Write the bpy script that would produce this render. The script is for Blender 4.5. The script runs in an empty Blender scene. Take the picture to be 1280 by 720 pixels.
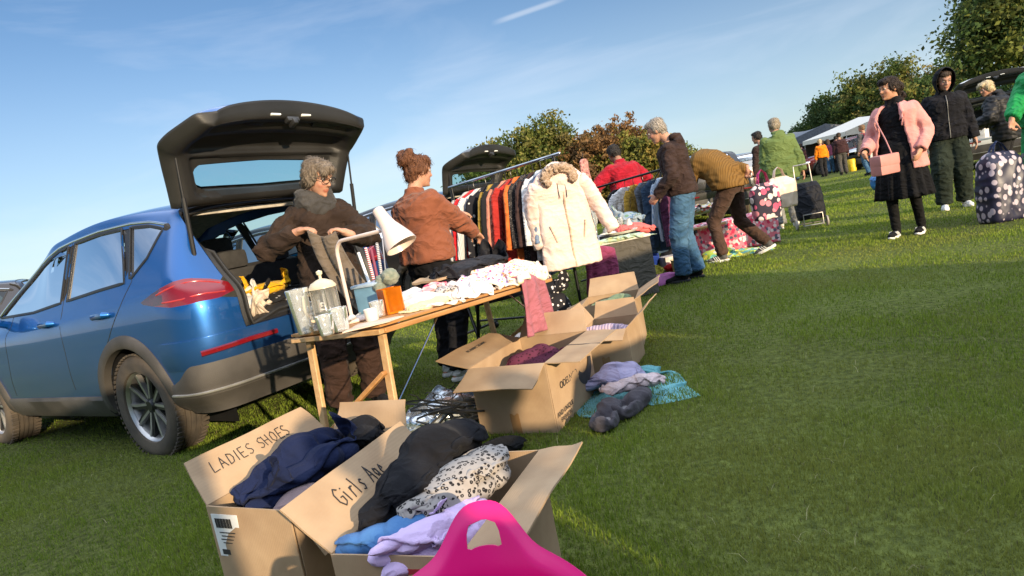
import bpy, bmesh, math, random
import numpy as np
from mathutils import Vector, Matrix, Quaternion, noise
from mathutils.bvhtree import BVHTree
random.seed(7)
RNG = np.random.default_rng(11)
PI = math.pi
SC = bpy.context.scene
COL = SC.collection
V = Vector

# ---------------------------------------------------------------- camera
FPX = 800.0
CH = 1.06
ROLL = math.radians(11.2)
TILT = math.atan(90 / FPX)
cr_, sr_ = math.cos(ROLL), math.sin(ROLL)
ct_, st_ = math.cos(TILT), math.sin(TILT)
cam = bpy.data.objects.new('camera', bpy.data.cameras.new('camera'))
COL.objects.link(cam)
Wu, Wp, Fw = V((1, 0, 0)), V((0, st_, ct_)), V((0, ct_, -st_))
ci = Wu * cr_ - Wp * sr_
cj = Wu * sr_ + Wp * cr_
mm = Matrix.Identity(4)
for r in range(3):
    mm[r][0] = ci[r]; mm[r][1] = cj[r]; mm[r][2] = -Fw[r]
mm[2][3] = CH
cam.matrix_world = mm
cam.data.sensor_width = 36
cam.data.lens = 36 * FPX / 1280
cam.data.clip_start = 0.05
cam.data.clip_end = 2000
SC.camera = cam

def ray(px, py):
    a = (px - 640) / FPX; b = -(py - 360) / FPX
    u = cr_ * a + sr_ * b; w = -sr_ * a + cr_ * b
    return V((u, ct_ + w * st_, -st_ + w * ct_))
def G(px, py, z=0.0):
    d = ray(px, py); t = (z - CH) / d.z
    return V((d.x * t, d.y * t, z))
def D(px, py, Y):
    d = ray(px, py); t = Y / d.y
    return V((d.x * t, Y, CH + d.z * t))

# ---------------------------------------------------------------- materials
def nodes_of(m):
    m.use_nodes = True
    nt = m.node_tree; nt.nodes.clear()
    return nt, nt.nodes, nt.links
def rgb(c): return (c[0], c[1], c[2], 1)
_mats = {}
def mat(name, c, rough=.6, metal=0., c2=None, scale=8., bump=0., bscale=None, coat=0., sheen=0., spec=.5, subsurf=0., stretch=(1, 1, 1), detail=4., contrast=.25, emit=None):
    """principled with noise colour variation and noise bump in object space"""
    if name in _mats: return _mats[name]
    m = bpy.data.materials.new(name); _mats[name] = m
    nt, N, L = nodes_of(m)
    out = N.new('ShaderNodeOutputMaterial'); p = N.new('ShaderNodeBsdfPrincipled')
    L.new(p.outputs[0], out.inputs[0])
    p.inputs['Roughness'].default_value = rough
    p.inputs['Metallic'].default_value = metal
    p.inputs['Coat Weight'].default_value = coat
    p.inputs['Coat Roughness'].default_value = .04
    p.inputs['Sheen Weight'].default_value = sheen
    p.inputs['Specular IOR Level'].default_value = spec
    if subsurf:
        p.inputs['Subsurface Weight'].default_value = subsurf
        p.inputs['Subsurface Scale'].default_value = .01
    tc = N.new('ShaderNodeTexCoord'); mp = N.new('ShaderNodeMapping')
    mp.inputs['Scale'].default_value = stretch
    L.new(tc.outputs['Object'], mp.inputs[0])
    nz = N.new('ShaderNodeTexNoise'); nz.inputs['Scale'].default_value = scale; nz.inputs['Detail'].default_value = detail
    L.new(mp.outputs[0], nz.inputs['Vector'])
    if c2 is None:
        c2 = tuple(min(1, x * (1 + contrast)) for x in c); c1 = tuple(x * (1 - contrast) for x in c)
    else: c1 = c
    rp = N.new('ShaderNodeValToRGB')
    rp.color_ramp.elements[0].position = .32; rp.color_ramp.elements[0].color = rgb(c1)
    rp.color_ramp.elements[1].position = .68; rp.color_ramp.elements[1].color = rgb(c2)
    L.new(nz.outputs['Fac'], rp.inputs[0]); L.new(rp.outputs[0], p.inputs['Base Color'])
    if bump:
        nb = N.new('ShaderNodeTexNoise'); nb.inputs['Scale'].default_value = bscale or scale * 6; nb.inputs['Detail'].default_value = 3
        L.new(mp.outputs[0], nb.inputs['Vector'])
        b = N.new('ShaderNodeBump'); b.inputs['Strength'].default_value = bump; b.inputs['Distance'].default_value = .01
        L.new(nb.outputs['Fac'], b.inputs['Height']); L.new(b.outputs[0], p.inputs['Normal'])
    if emit:
        p.inputs['Emission Color'].default_value = rgb(emit[:3]); p.inputs['Emission Strength'].default_value = emit[3]
    return m
def add_folds(m, scale=9., dist=.035, strength=.55):
    """creases: ridged, warped noise as a second bump under the fine weave"""
    nt = m.node_tree; N, L = nt.nodes, nt.links; p = next(n for n in N if n.type == 'BSDF_PRINCIPLED')
    tc = N.new('ShaderNodeTexCoord'); w = N.new('ShaderNodeTexNoise'); w.inputs['Scale'].default_value = scale * .5; w.inputs['Detail'].default_value = 1
    L.new(tc.outputs['Object'], w.inputs['Vector'])
    mx = N.new('ShaderNodeMix'); mx.data_type = 'VECTOR'; mx.inputs[0].default_value = .16; L.new(tc.outputs['Object'], mx.inputs[4]); L.new(w.outputs['Color'], mx.inputs[5])
    mp = N.new('ShaderNodeMapping'); mp.inputs['Scale'].default_value = (1, 1, 1.7); mp.inputs['Rotation'].default_value = (.5, .35, .2); L.new(mx.outputs[1], mp.inputs[0])
    n = N.new('ShaderNodeTexNoise'); n.inputs['Scale'].default_value = scale; n.inputs['Detail'].default_value = 2.5; n.inputs['Roughness'].default_value = .45; L.new(mp.outputs[0], n.inputs['Vector'])
    a = N.new('ShaderNodeMath'); a.operation = 'SUBTRACT'; a.inputs[1].default_value = .5; L.new(n.outputs['Fac'], a.inputs[0])
    b = N.new('ShaderNodeMath'); b.operation = 'ABSOLUTE'; L.new(a.outputs[0], b.inputs[0])
    r = N.new('ShaderNodeMapRange'); r.inputs[1].default_value = 0; r.inputs[2].default_value = .13; r.inputs[3].default_value = 1; r.inputs[4].default_value = 0; L.new(b.outputs[0], r.inputs[0])
    bp = N.new('ShaderNodeBump'); bp.inputs['Strength'].default_value = strength; bp.inputs['Distance'].default_value = dist; L.new(r.outputs[0], bp.inputs['Height'])
    old = p.inputs['Normal'].links
    if old:
        ob = old[0].from_node; L.new(bp.outputs[0], ob.inputs['Normal'])
    else: L.new(bp.outputs[0], p.inputs['Normal'])
    return m
def cloth(name, c, c2=None, scale=10, contrast=.22, rough=.92, folds=.4):
    if name in _mats: return _mats[name]
    m = mat(name, c, rough, c2=c2, scale=scale, bump=.22, bscale=110, sheen=.02 if max(c) < .05 else .08, spec=.12, contrast=contrast)
    if folds: add_folds(m, 8.5, .03, folds)
    return m
def vcol_mat(name, rough=.7, attr='Col', bump=.15, bscale=120, spec=.3, subsurf=0., mottling=.18, msc=60):
    if name in _mats: return _mats[name]
    m = bpy.data.materials.new(name); _mats[name] = m
    nt, N, L = nodes_of(m)
    out = N.new('ShaderNodeOutputMaterial'); p = N.new('ShaderNodeBsdfPrincipled'); L.new(p.outputs[0], out.inputs[0])
    p.inputs['Roughness'].default_value = rough; p.inputs['Specular IOR Level'].default_value = spec
    if subsurf:
        p.inputs['Subsurface Weight'].default_value = subsurf; p.inputs['Subsurface Scale'].default_value = .008
    at = N.new('ShaderNodeAttribute'); at.attribute_name = attr
    tc = N.new('ShaderNodeTexCoord'); nz = N.new('ShaderNodeTexNoise'); nz.inputs['Scale'].default_value = msc
    L.new(tc.outputs['Object'], nz.inputs['Vector'])
    mr = N.new('ShaderNodeMapRange'); mr.inputs[3].default_value = 1 - mottling; mr.inputs[4].default_value = 1 + mottling
    L.new(nz.outputs['Fac'], mr.inputs[0])
    mx = N.new('ShaderNodeVectorMath'); mx.operation = 'SCALE'
    L.new(at.outputs['Color'], mx.inputs[0]); L.new(mr.outputs[0], mx.inputs['Scale']); L.new(mx.outputs[0], p.inputs['Base Color'])
    if bump:
        nb = N.new('ShaderNodeTexNoise'); nb.inputs['Scale'].default_value = bscale
        L.new(tc.outputs['Object'], nb.inputs['Vector'])
        b = N.new('ShaderNodeBump'); b.inputs['Strength'].default_value = bump; b.inputs['Distance'].default_value = .004
        L.new(nb.outputs['Fac'], b.inputs['Height']); L.new(b.outputs[0], p.inputs['Normal'])
    return m
def glass_mat(name, tint=(.75, .85, .85), rough=.02, refl=1.0):
    if name in _mats: return _mats[name]
    m = bpy.data.materials.new(name); _mats[name] = m
    nt, N, L = nodes_of(m)
    out = N.new('ShaderNodeOutputMaterial'); t = N.new('ShaderNodeBsdfTransparent'); g = N.new('ShaderNodeBsdfGlossy')
    t.inputs[0].default_value = rgb(tint); g.inputs['Roughness'].default_value = rough; g.inputs[0].default_value = (refl, refl, refl, 1)
    f = N.new('ShaderNodeFresnel'); f.inputs[0].default_value = 1.5
    mx = N.new('ShaderNodeMixShader'); L.new(f.outputs[0], mx.inputs[0]); L.new(t.outputs[0], mx.inputs[1]); L.new(g.outputs[0], mx.inputs[2])
    L.new(mx.outputs[0], out.inputs[0])
    return m
def pattern_mat(name, kind, a, b, scale=40, rough=.85, c=None, thr=.45):
    """procedural printed fabric: spots / leopard / stripes / check / florals"""
    if name in _mats: return _mats[name]
    m = bpy.data.materials.new(name); _mats[name] = m
    nt, N, L = nodes_of(m)
    out = N.new('ShaderNodeOutputMaterial'); p = N.new('ShaderNodeBsdfPrincipled'); L.new(p.outputs[0], out.inputs[0])
    p.inputs['Roughness'].default_value = rough; p.inputs['Specular IOR Level'].default_value = .2
    tc = N.new('ShaderNodeTexCoord')
    mix = N.new('ShaderNodeMix'); mix.data_type = 'RGBA'
    mix.inputs[6].default_value = rgb(a); mix.inputs[7].default_value = rgb(b)
    if kind in ('spots', 'leopard', 'floral'):
        vo = N.new('ShaderNodeTexVoronoi'); vo.inputs['Scale'].default_value = scale
        L.new(tc.outputs['Object'], vo.inputs['Vector'])
        rp = N.new('ShaderNodeValToRGB'); e = rp.color_ramp.elements
        if kind == 'leopard':
            nz = N.new('ShaderNodeTexNoise'); nz.inputs['Scale'].default_value = scale * 1.5
            L.new(tc.outputs['Object'], nz.inputs['Vector'])
            add = N.new('ShaderNodeMath'); add.operation = 'MULTIPLY_ADD'; add.inputs[1].default_value = .5
            L.new(nz.outputs['Fac'], add.inputs[0]); L.new(vo.outputs['Distance'], add.inputs[2])
            e[0].position = .35; e[0].color = (0, 0, 0, 1); e[1].position = .44; e[1].color = (1, 1, 1, 1)
            x = e.new(.6); x.color = (1, 1, 1, 1); x = e.new(.68); x.color = (0, 0, 0, 1)
            L.new(add.outputs[0], rp.inputs[0])
        else:
            e[0].position = thr; e[0].color = (1, 1, 1, 1); e[1].position = thr + .04; e[1].color = (0, 0, 0, 1)
            L.new(vo.outputs['Distance'], rp.inputs[0])
        L.new(rp.outputs[0], mix.inputs[0])
        if kind == 'floral':
            rc = N.new('ShaderNodeValToRGB'); rc.color_ramp.interpolation = 'CONSTANT'
            cols = [b] + list(c or [])
            rc.color_ramp.elements[0].color = rgb(cols[0]); rc.color_ramp.elements[1].position = 1
            for i, cc in enumerate(cols[1:]):
                x = rc.color_ramp.elements.new((i + 1) / len(cols)); x.color = rgb(cc)
            sp = N.new('ShaderNodeSeparateColor'); L.new(vo.outputs['Color'], sp.inputs[0])
            L.new(sp.outputs[0], rc.inputs[0]); L.new(rc.outputs[0], mix.inputs[7])
    else:
        wv = N.new('ShaderNodeTexWave'); wv.inputs['Scale'].default_value = scale
        wv.bands_direction = {'stripesx': 'X', 'stripesy': 'Y', 'stripes': 'Z'}.get(kind, 'Z')
        wv.inputs['Distortion'].default_value = .6
        L.new(tc.outputs['Object'], wv.inputs['Vector'])
        rp = N.new('ShaderNodeValToRGB'); rp.color_ramp.elements[0].position = thr; rp.color_ramp.elements[1].position = thr + .12
        L.new(wv.outputs['Fac'], rp.inputs[0]); L.new(rp.outputs[0], mix.inputs[0])
    L.new(mix.outputs[2], p.inputs['Base Color'])
    return m

# ---------------------------------------------------------------- objects
def thing(name, label, cat, loc=(0, 0, 0), rot=0., group=None):
    o = bpy.data.objects.new(name, None); COL.objects.link(o)
    o.empty_display_size = .1
    o.location = loc
    o.rotation_euler = rot if hasattr(rot, '__len__') else (0, 0, rot)
    o['label'] = label; o['category'] = cat
    if group: o['group'] = group
    return o
def tag(o, label, cat, group=None, kind=None):
    if label: o['label'] = label
    if cat: o['category'] = cat
    if group: o['group'] = group
    if kind: o['kind'] = kind
    return o
def copy_tree(o, parent=None):
    c = o.copy(); COL.objects.link(c)
    if parent: c.parent = parent
    for ch in [x for x in bpy.data.objects if x.parent == o]:
        copy_tree(ch, c)
    return c
def kids(o):
    r = [o]
    for c in bpy.data.objects:
        if c.parent == o: r += kids(c)
    return r

class MB:
    def __init__(s): s.v = []; s.f = []; s.mi = []; s.cur = 0
    def add(s, vs, fs):
        n = len(s.v); s.v += [tuple(v) for v in vs]
        for f in fs: s.f.append([i + n for i in f]); s.mi.append(s.cur)
        return s
    def xf(s, M, start=0):
        for i in range(start, len(s.v)): s.v[i] = tuple(M @ V(s.v[i]))
        return s
    def box(s, c, d, M=None, bev=0.):
        x, y, z = d[0] / 2, d[1] / 2, d[2] / 2
        bm = bmesh.new(); bmesh.ops.create_cube(bm, size=1)
        for v in bm.verts: v.co = V((v.co.x * d[0], v.co.y * d[1], v.co.z * d[2]))
        if bev: bmesh.ops.bevel(bm, geom=bm.edges[:], offset=bev, segments=2, affect='EDGES', profile=.6)
        T = Matrix.Translation(c) @ (M.to_4x4() if M else Matrix.Identity(4))
        s.bm(bm, T); return s
    def bm(s, bm, T=Matrix.Identity(4)):
        bm.verts.index_update()
        s.add([T @ v.co for v in bm.verts], [[v.index for v in f.verts] for f in bm.faces]); bm.free()
    def rings(s, rings, closed=True, cap=True):
        """loft a list of equally long vertex rings"""
        n = len(rings[0]); vs = [p for r in rings for p in r]; fs = []
        m = n if closed else n - 1
        for i in range(len(rings) - 1):
            for j in range(m):
                k = (j + 1) % n
                fs.append([i * n + j, i * n + k, (i + 1) * n + k, (i + 1) * n + j])
        if cap and closed:
            fs.append(list(range(n - 1, -1, -1))); fs.append([(len(rings) - 1) * n + j for j in range(n)])
        return s.add(vs, fs)
    def tube(s, pts, rad, seg=8, round_ends=False, flat=None, cap=True):
        pts = [V(p) for p in pts]
        if not hasattr(rad, '__len__'): rad = [rad] * len(pts)
        P = list(pts); Rr = list(rad)
        if round_ends:
            d0 = (P[0] - P[1]).normalized(); d1 = (P[-1] - P[-2]).normalized()
            a = [(P[0] + d0 * Rr[0] * math.sin(t), Rr[0] * math.cos(t)) for t in (1.35, .9, .45)]
            b = [(P[-1] + d1 * Rr[-1] * math.sin(t), Rr[-1] * math.cos(t)) for t in (.45, .9, 1.35)]
            P = [x[0] for x in a] + P + [x[0] for x in b]; Rr = [x[1] for x in a] + Rr + [x[1] for x in b]
        n = len(P); rs = []; up = None
        for i in range(n):
            t = (P[min(i + 1, n - 1)] - P[max(i - 1, 0)])
            t = t.normalized() if t.length > 1e-9 else V((0, 0, 1))
            if up is None:
                up = V((0, 0, 1)) if abs(t.z) < .9 else V((1, 0, 0))
            x = t.cross(up)
            if x.length < 1e-6: x = t.orthogonal()
            x.normalize(); y = x.cross(t).normalized(); up = y
            fx, fy = flat or (1, 1)
            rs.append([P[i] + (x * math.cos(q) * fx + y * math.sin(q) * fy) * Rr[i] for q in (2 * PI * k / seg for k in range(seg))])
        return s.rings(rs, cap=cap)
    def ell(s, c, r, M=None, u=12, w=8):
        vs = []; fs = []; c = V(c)
        for i in range(w + 1):
            a = PI * i / w
            for j in range(u):
                b = 2 * PI * j / u
                p = V((r[0] * math.sin(a) * math.cos(b), r[1] * math.sin(a) * math.sin(b), r[2] * math.cos(a)))
                vs.append(c + (M @ p if M else p))
        for i in range(w):
            for j in range(u):
                k = (j + 1) % u
                fs.append([i * u + j, (i + 1) * u + j, (i + 1) * u + k, i * u + k])
        bm = bmesh.new(); bv = [bm.verts.new(v) for v in vs]
        for f in fs: bm.faces.new([bv[q] for q in f])
        bmesh.ops.remove_doubles(bm, verts=bm.verts[:], dist=1e-5)
        s.bm(bm); return s
    def lathe(s, prof, seg=24, c=(0, 0, 0), M=None, cap=False):
        c = V(c); rs = []
        for (r, z) in prof:
            ring = []
            for k in range(seg):
                a = 2 * PI * k / seg; p = V((r * math.cos(a), r * math.sin(a), z)); ring.append(c + (M @ p if M else p))
            rs.append(ring)
        return s.rings(rs, cap=cap)
    def grid(s, fn, nu, nv, closed_u=False):
        vs = [fn(i / nu, j / nv) for j in range(nv + 1) for i in range(nu + 1)]
        fs = [[j * (nu + 1) + i, j * (nu + 1) + i + 1, (j + 1) * (nu + 1) + i + 1, (j + 1) * (nu + 1) + i] for j in range(nv) for i in range(nu)]
        return s.add(vs, fs)
    def prism(s, poly, z0, z1, M=None):
        n = len(poly); vs = [V((p[0], p[1], z0)) for p in poly] + [V((p[0], p[1], z1)) for p in poly]
        if M: vs = [M @ v for v in vs]
        fs = [[i, (i + 1) % n, n + (i + 1) % n, n + i] for i in range(n)] + [list(range(n - 1, -1, -1)), list(range(n, 2 * n))]
        return s.add(vs, fs)
    def mesh(s, name, mats=None, smooth=True, angle=40):
        me = bpy.data.meshes.new(name); me.from_pydata(s.v, [], s.f)
        if mats is not None:
            for m in (mats if isinstance(mats, (list, tuple)) else [mats]): me.materials.append(m)
            if any(s.mi): me.polygons.foreach_set('material_index', s.mi)
        if smooth:
            me.shade_smooth()
            if angle < 180: me.set_sharp_from_angle(angle=math.radians(angle))
        me.update(); return me
    def build(s, name, mats, parent=None, loc=None, smooth=True, angle=40, solid=0., fixn=False):
        me = s.mesh(name, mats, smooth, angle)
        if fixn or solid:
            bm = bmesh.new(); bm.from_mesh(me); bmesh.ops.recalc_face_normals(bm, faces=bm.faces[:])
            if solid: bmesh.ops.solidify(bm, geom=bm.faces[:], thickness=solid)
            bm.to_mesh(me); bm.free()
            if smooth and angle < 180: me.set_sharp_from_angle(angle=math.radians(angle))
        return link(name, me, parent, loc)
def link(name, me, parent=None, loc=None):
    o = bpy.data.objects.new(name, me); COL.objects.link(o)
    if parent: o.parent = parent
    if loc is not None: o.location = loc
    return o
def remesh(mb, voxel=.012, smooth=3, name='m'):
    me = mb.mesh(name, None, False)
    o = bpy.data.objects.new(name, me); COL.objects.link(o)
    m = o.modifiers.new('r', 'REMESH'); m.mode = 'VOXEL'; m.voxel_size = voxel; m.adaptivity = 0
    if smooth:
        k = o.modifiers.new('s', 'SMOOTH'); k.factor = .5; k.iterations = smooth
    dg = bpy.context.evaluated_depsgraph_get(); dg.update()
    r = bpy.data.meshes.new_from_object(o.evaluated_get(dg))
    bpy.data.objects.remove(o); bpy.data.meshes.remove(me)
    r.name = name; r.shade_smooth()
    return r
def vcoords(me):
    a = np.empty(len(me.vertices) * 3, np.float32); me.vertices.foreach_get('co', a); return a.reshape(-1, 3)
def vnormals(me):
    a = np.empty(len(me.vertices) * 3, np.float32); me.vertices.foreach_get('normal', a); return a.reshape(-1, 3)
def set_coords(me, a): me.vertices.foreach_set('co', a.astype(np.float32).ravel()); me.update()
def wrinkle(me, amp=.006, f=(9, 9, 13), seed=0., ridge=True, mask=None):
    co = vcoords(me); no = vnormals(me); d = np.empty(len(co), np.float32)
    for i, c in enumerate(co):
        p = V((c[0] * f[0] + seed, c[1] * f[1], c[2] * f[2]))
        w = noise.noise(p * .45) * 1.2
        q = V((p.x + w, p.y - w, p.z + w))
        n = noise.noise(q)
        r2 = noise.noise(V((q.z * .8 + 5, q.x * 1.5, q.y * 1.5)))
        d[i] = ((1 - abs(n) * 2.6) if ridge else n) * .62 + (1 - abs(r2) * 3.2) * .25 + noise.noise(q * 2.3) * .22
    if mask is not None: d *= mask(co)
    set_coords(me, co + no * (d * amp)[:, None]); return me
def set_cols(me, fn, name='Col'):
    co = vcoords(me); a = np.ones((len(co), 4), np.float32); a[:, :3] = fn(co)
    at = me.color_attributes.new(name, 'FLOAT_COLOR', 'POINT'); at.data.foreach_set('color', a.ravel())
def text_mb(body, size, M, mb=None, thick=.0006, font_shear=0., align='CENTER', spacing=1.0):
    cu = bpy.data.curves.new('t', 'FONT'); cu.body = body; cu.size = size; cu.align_x = align; cu.align_y = 'CENTER'
    cu.shear = font_shear; cu.space_character = spacing; cu.extrude = thick; cu.resolution_u = 3
    o = bpy.data.objects.new('t', cu); COL.objects.link(o)
    dg = bpy.context.evaluated_depsgraph_get(); dg.update()
    me = bpy.data.meshes.new_from_object(o.evaluated_get(dg))
    mb = mb or MB()
    mb.add([M @ v.co for v in me.vertices], [list(p.vertices) for p in me.polygons])
    bpy.data.objects.remove(o); bpy.data.curves.remove(cu); bpy.data.meshes.remove(me)
    return mb
def frame(o, x, y):
    """matrix with origin o, x axis x, y axis toward y, z = x cross y"""
    x = V(x).normalized(); z = x.cross(V(y)).normalized(); y = z.cross(x)
    M = Matrix.Identity(4)
    for r in range(3): M[r][0], M[r][1], M[r][2], M[r][3] = x[r], y[r], z[r], o[r]
    return M
def smoothstep(a, b, x):
    t = min(1, max(0, (x - a) / (b - a))); return t * t * (3 - 2 * t)
def lerp(a, b, t): return a + (b - a) * t
def interp(x, xs, ys): return float(np.interp(x, xs, ys))
def crom(xs, ys, x):
    """smooth (Catmull-Rom / Hermite) interpolation"""
    n = len(xs)
    if x <= xs[0]: return ys[0]
    if x >= xs[-1]: return ys[-1]
    i = max(k for k in range(n - 1) if xs[k] <= x)
    def sl(k):
        if k == 0: return (ys[1] - ys[0]) / (xs[1] - xs[0])
        if k == n - 1: return (ys[-1] - ys[-2]) / (xs[-1] - xs[-2])
        return (ys[k + 1] - ys[k - 1]) / (xs[k + 1] - xs[k - 1])
    h = xs[i + 1] - xs[i]; t = (x - xs[i]) / h
    return ((2 * t ** 3 - 3 * t * t + 1) * ys[i] + (t ** 3 - 2 * t * t + t) * h * sl(i) + (-2 * t ** 3 + 3 * t * t) * ys[i + 1] + (t ** 3 - t * t) * h * sl(i + 1))
# ================================================================ sky, sun, ground
SUN_EL = math.radians(12.5)
TOSUN = V((.49, -.87, 0)).normalized() * math.cos(SUN_EL) + V((0, 0, math.sin(SUN_EL)))
w = bpy.data.worlds.new("World"); SC.world = w; w.use_nodes = True
nt = w.node_tree; nt.nodes.clear(); N = nt.nodes; L = nt.links
wo = N.new('ShaderNodeOutputWorld'); bg = N.new('ShaderNodeBackground'); sky = N.new('ShaderNodeTexSky')
sky.sky_type = 'NISHITA'; sky.sun_disc = False; sky.sun_elevation = SUN_EL
sky.sun_rotation = math.atan2(TOSUN.x, TOSUN.y)
sky.altitude = 50; sky.air_density = .9; sky.dust_density = .25; sky.ozone_density = 3.0
bg.inputs[1].default_value = .088
tc = N.new('ShaderNodeTexCoord')
mp = N.new('ShaderNodeMapping'); mp.inputs['Scale'].default_value = (1.2, 1.2, 5.5); mp.inputs['Rotation'].default_value = (0, .12, .3)
L.new(tc.outputs['Generated'], mp.inputs[0])
n1 = N.new('ShaderNodeTexNoise'); n1.inputs['Scale'].default_value = 1.6; n1.inputs['Detail'].default_value = 6; n1.inputs['Roughness'].default_value = .55; n1.inputs['Distortion'].default_value = .5
L.new(mp.outputs[0], n1.inputs['Vector'])
cr = N.new('ShaderNodeValToRGB'); cr.color_ramp.elements[0].position = .5; cr.color_ramp.elements[0].color = (0, 0, 0, 1); cr.color_ramp.elements[1].position = .85; cr.color_ramp.elements[1].color = (.42, .42, .42, 1)
L.new(n1.outputs['Fac'], cr.inputs[0])
sh_ = N.new('ShaderNodeSeparateXYZ'); L.new(tc.outputs['Generated'], sh_.inputs[0])
hz0 = N.new('ShaderNodeMapRange'); hz0.interpolation_type = 'SMOOTHSTEP'; hz0.inputs[1].default_value = .0; hz0.inputs[2].default_value = .36; hz0.inputs[3].default_value = .48; hz0.inputs[4].default_value = 0; L.new(sh_.outputs['Z'], hz0.inputs[0])
mh = N.new('ShaderNodeMix'); mh.data_type = 'RGBA'; L.new(hz0.outputs[0], mh.inputs[0]); L.new(sky.outputs[0], mh.inputs[6]); mh.inputs[7].default_value = (4.9, 5.6, 6.2, 1)
mx = N.new('ShaderNodeMix'); mx.data_type = 'RGBA'
L.new(cr.outputs[0], mx.inputs[0]); L.new(mh.outputs[2], mx.inputs[6]); mx.inputs[7].default_value = (6.6, 7.0, 7.8, 1)
# extra brightness added to the unseen sky overhead, to fill the shade
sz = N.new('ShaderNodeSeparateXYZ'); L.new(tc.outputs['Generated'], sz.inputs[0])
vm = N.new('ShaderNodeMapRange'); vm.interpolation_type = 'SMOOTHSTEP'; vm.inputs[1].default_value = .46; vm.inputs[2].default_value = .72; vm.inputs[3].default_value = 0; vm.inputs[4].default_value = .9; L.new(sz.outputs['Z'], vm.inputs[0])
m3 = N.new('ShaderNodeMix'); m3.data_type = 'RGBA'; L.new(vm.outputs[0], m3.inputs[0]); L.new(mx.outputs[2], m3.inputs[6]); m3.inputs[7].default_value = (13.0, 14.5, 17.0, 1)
# short bright vapour trail high in the sky
def dirdot(v):
    d = N.new('ShaderNodeVectorMath'); d.operation = 'DOT_PRODUCT'; L.new(nv.outputs[0], d.inputs[0]); d.inputs[1].default_value = v; return d.outputs['Value']
nv = N.new('ShaderNodeVectorMath'); nv.operation = 'NORMALIZE'; L.new(tc.outputs['Generated'], nv.inputs[0])
ta, tb = ray(628, 25).normalized(), ray(694, 2).normalized(); tn = ta.cross(tb).normalized()
ab = N.new('ShaderNodeMath'); ab.operation = 'ABSOLUTE'; L.new(dirdot(tn), ab.inputs[0])
r1 = N.new('ShaderNodeMapRange'); r1.interpolation_type = 'SMOOTHSTEP'; r1.inputs[1].default_value = .0008; r1.inputs[2].default_value = .0055; r1.inputs[3].default_value = 1; r1.inputs[4].default_value = 0; L.new(ab.outputs[0], r1.inputs[0])
r2 = N.new('ShaderNodeMapRange'); r2.interpolation_type = 'SMOOTHSTEP'; r2.inputs[1].default_value = math.cos(.062); r2.inputs[2].default_value = math.cos(.02); L.new(dirdot((ta + tb * 1.1).normalized()), r2.inputs[0])
pm = N.new('ShaderNodeMath'); pm.operation = 'MULTIPLY'; L.new(r1.outputs[0], pm.inputs[0]); L.new(r2.outputs[0], pm.inputs[1])
pm2 = N.new('ShaderNodeMath'); pm2.operation = 'MULTIPLY'; pm2.inputs[1].default_value = .33; L.new(pm.outputs[0], pm2.inputs[0])
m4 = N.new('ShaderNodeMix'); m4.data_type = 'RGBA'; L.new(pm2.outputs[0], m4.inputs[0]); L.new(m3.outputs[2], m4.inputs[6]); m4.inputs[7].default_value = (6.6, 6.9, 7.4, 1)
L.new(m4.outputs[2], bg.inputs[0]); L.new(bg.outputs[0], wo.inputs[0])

sl = bpy.data.lights.new('sun', 'SUN'); sl.energy = 4.4; sl.angle = math.radians(.5); sl.color = (1, .79, .53)
so = bpy.data.objects.new('sun', sl); COL.objects.link(so)
so.rotation_euler = TOSUN.to_track_quat('Z', 'Y').to_euler()
SC.view_settings.view_transform = 'Standard'; SC.view_settings.look = 'None'
SC.view_settings.exposure = .77; SC.view_settings.gamma = 1
SC.cycles.max_bounces = 8; SC.cycles.transparent_max_bounces = 16

def ground_mat():
    m = bpy.data.materials.new('meadow'); nt, N, L = nodes_of(m)
    out = N.new('ShaderNodeOutputMaterial'); p = N.new('ShaderNodeBsdfPrincipled'); L.new(p.outputs[0], out.inputs[0])
    p.inputs['Roughness'].default_value = .95; p.inputs['Specular IOR Level'].default_value = .1
    tc = N.new('ShaderNodeTexCoord')
    a = N.new('ShaderNodeTexNoise'); a.inputs['Scale'].default_value = .5; a.inputs['Detail'].default_value = 6
    b = N.new('ShaderNodeTexNoise'); b.inputs['Scale'].default_value = 28; b.inputs['Detail'].default_value = 4
    for q in (a, b): L.new(tc.outputs['Object'], q.inputs['Vector'])
    ra = N.new('ShaderNodeValToRGB'); ra.color_ramp.elements[0].position = .3; ra.color_ramp.elements[0].color = (.085, .10, .028, 1); ra.color_ramp.elements[1].position = .7; ra.color_ramp.elements[1].color = (.13, .165, .04, 1)
    rb = N.new('ShaderNodeValToRGB'); rb.color_ramp.elements[0].position = .3; rb.color_ramp.elements[0].color = (.5, .5, .5, 1); rb.color_ramp.elements[1].position = .72; rb.color_ramp.elements[1].color = (1.35, 1.3, 1.2, 1)
    L.new(a.outputs['Fac'], ra.inputs[0]); L.new(b.outputs['Fac'], rb.inputs[0])
    mx = N.new('ShaderNodeMix'); mx.data_type = 'RGBA'; mx.blend_type = 'MULTIPLY'; mx.inputs[0].default_value = 1
    L.new(ra.outputs[0], mx.inputs[6]); L.new(rb.outputs[0], mx.inputs[7]); L.new(mx.outputs[2], p.inputs['Base Color'])
    bp = N.new('ShaderNodeBump'); bp.inputs['Strength'].default_value = .9; bp.inputs['Distance'].default_value = .05
    L.new(b.outputs['Fac'], bp.inputs['Height']); L.new(bp.outputs[0], p.inputs['Normal'])
    return m
g = MB().grid(lambda u, v: V((lerp(-500, 500, u), lerp(-300, 700, v), 0)), 20, 20).build('ground', ground_mat())
g['kind'] = 'structure'

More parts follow.
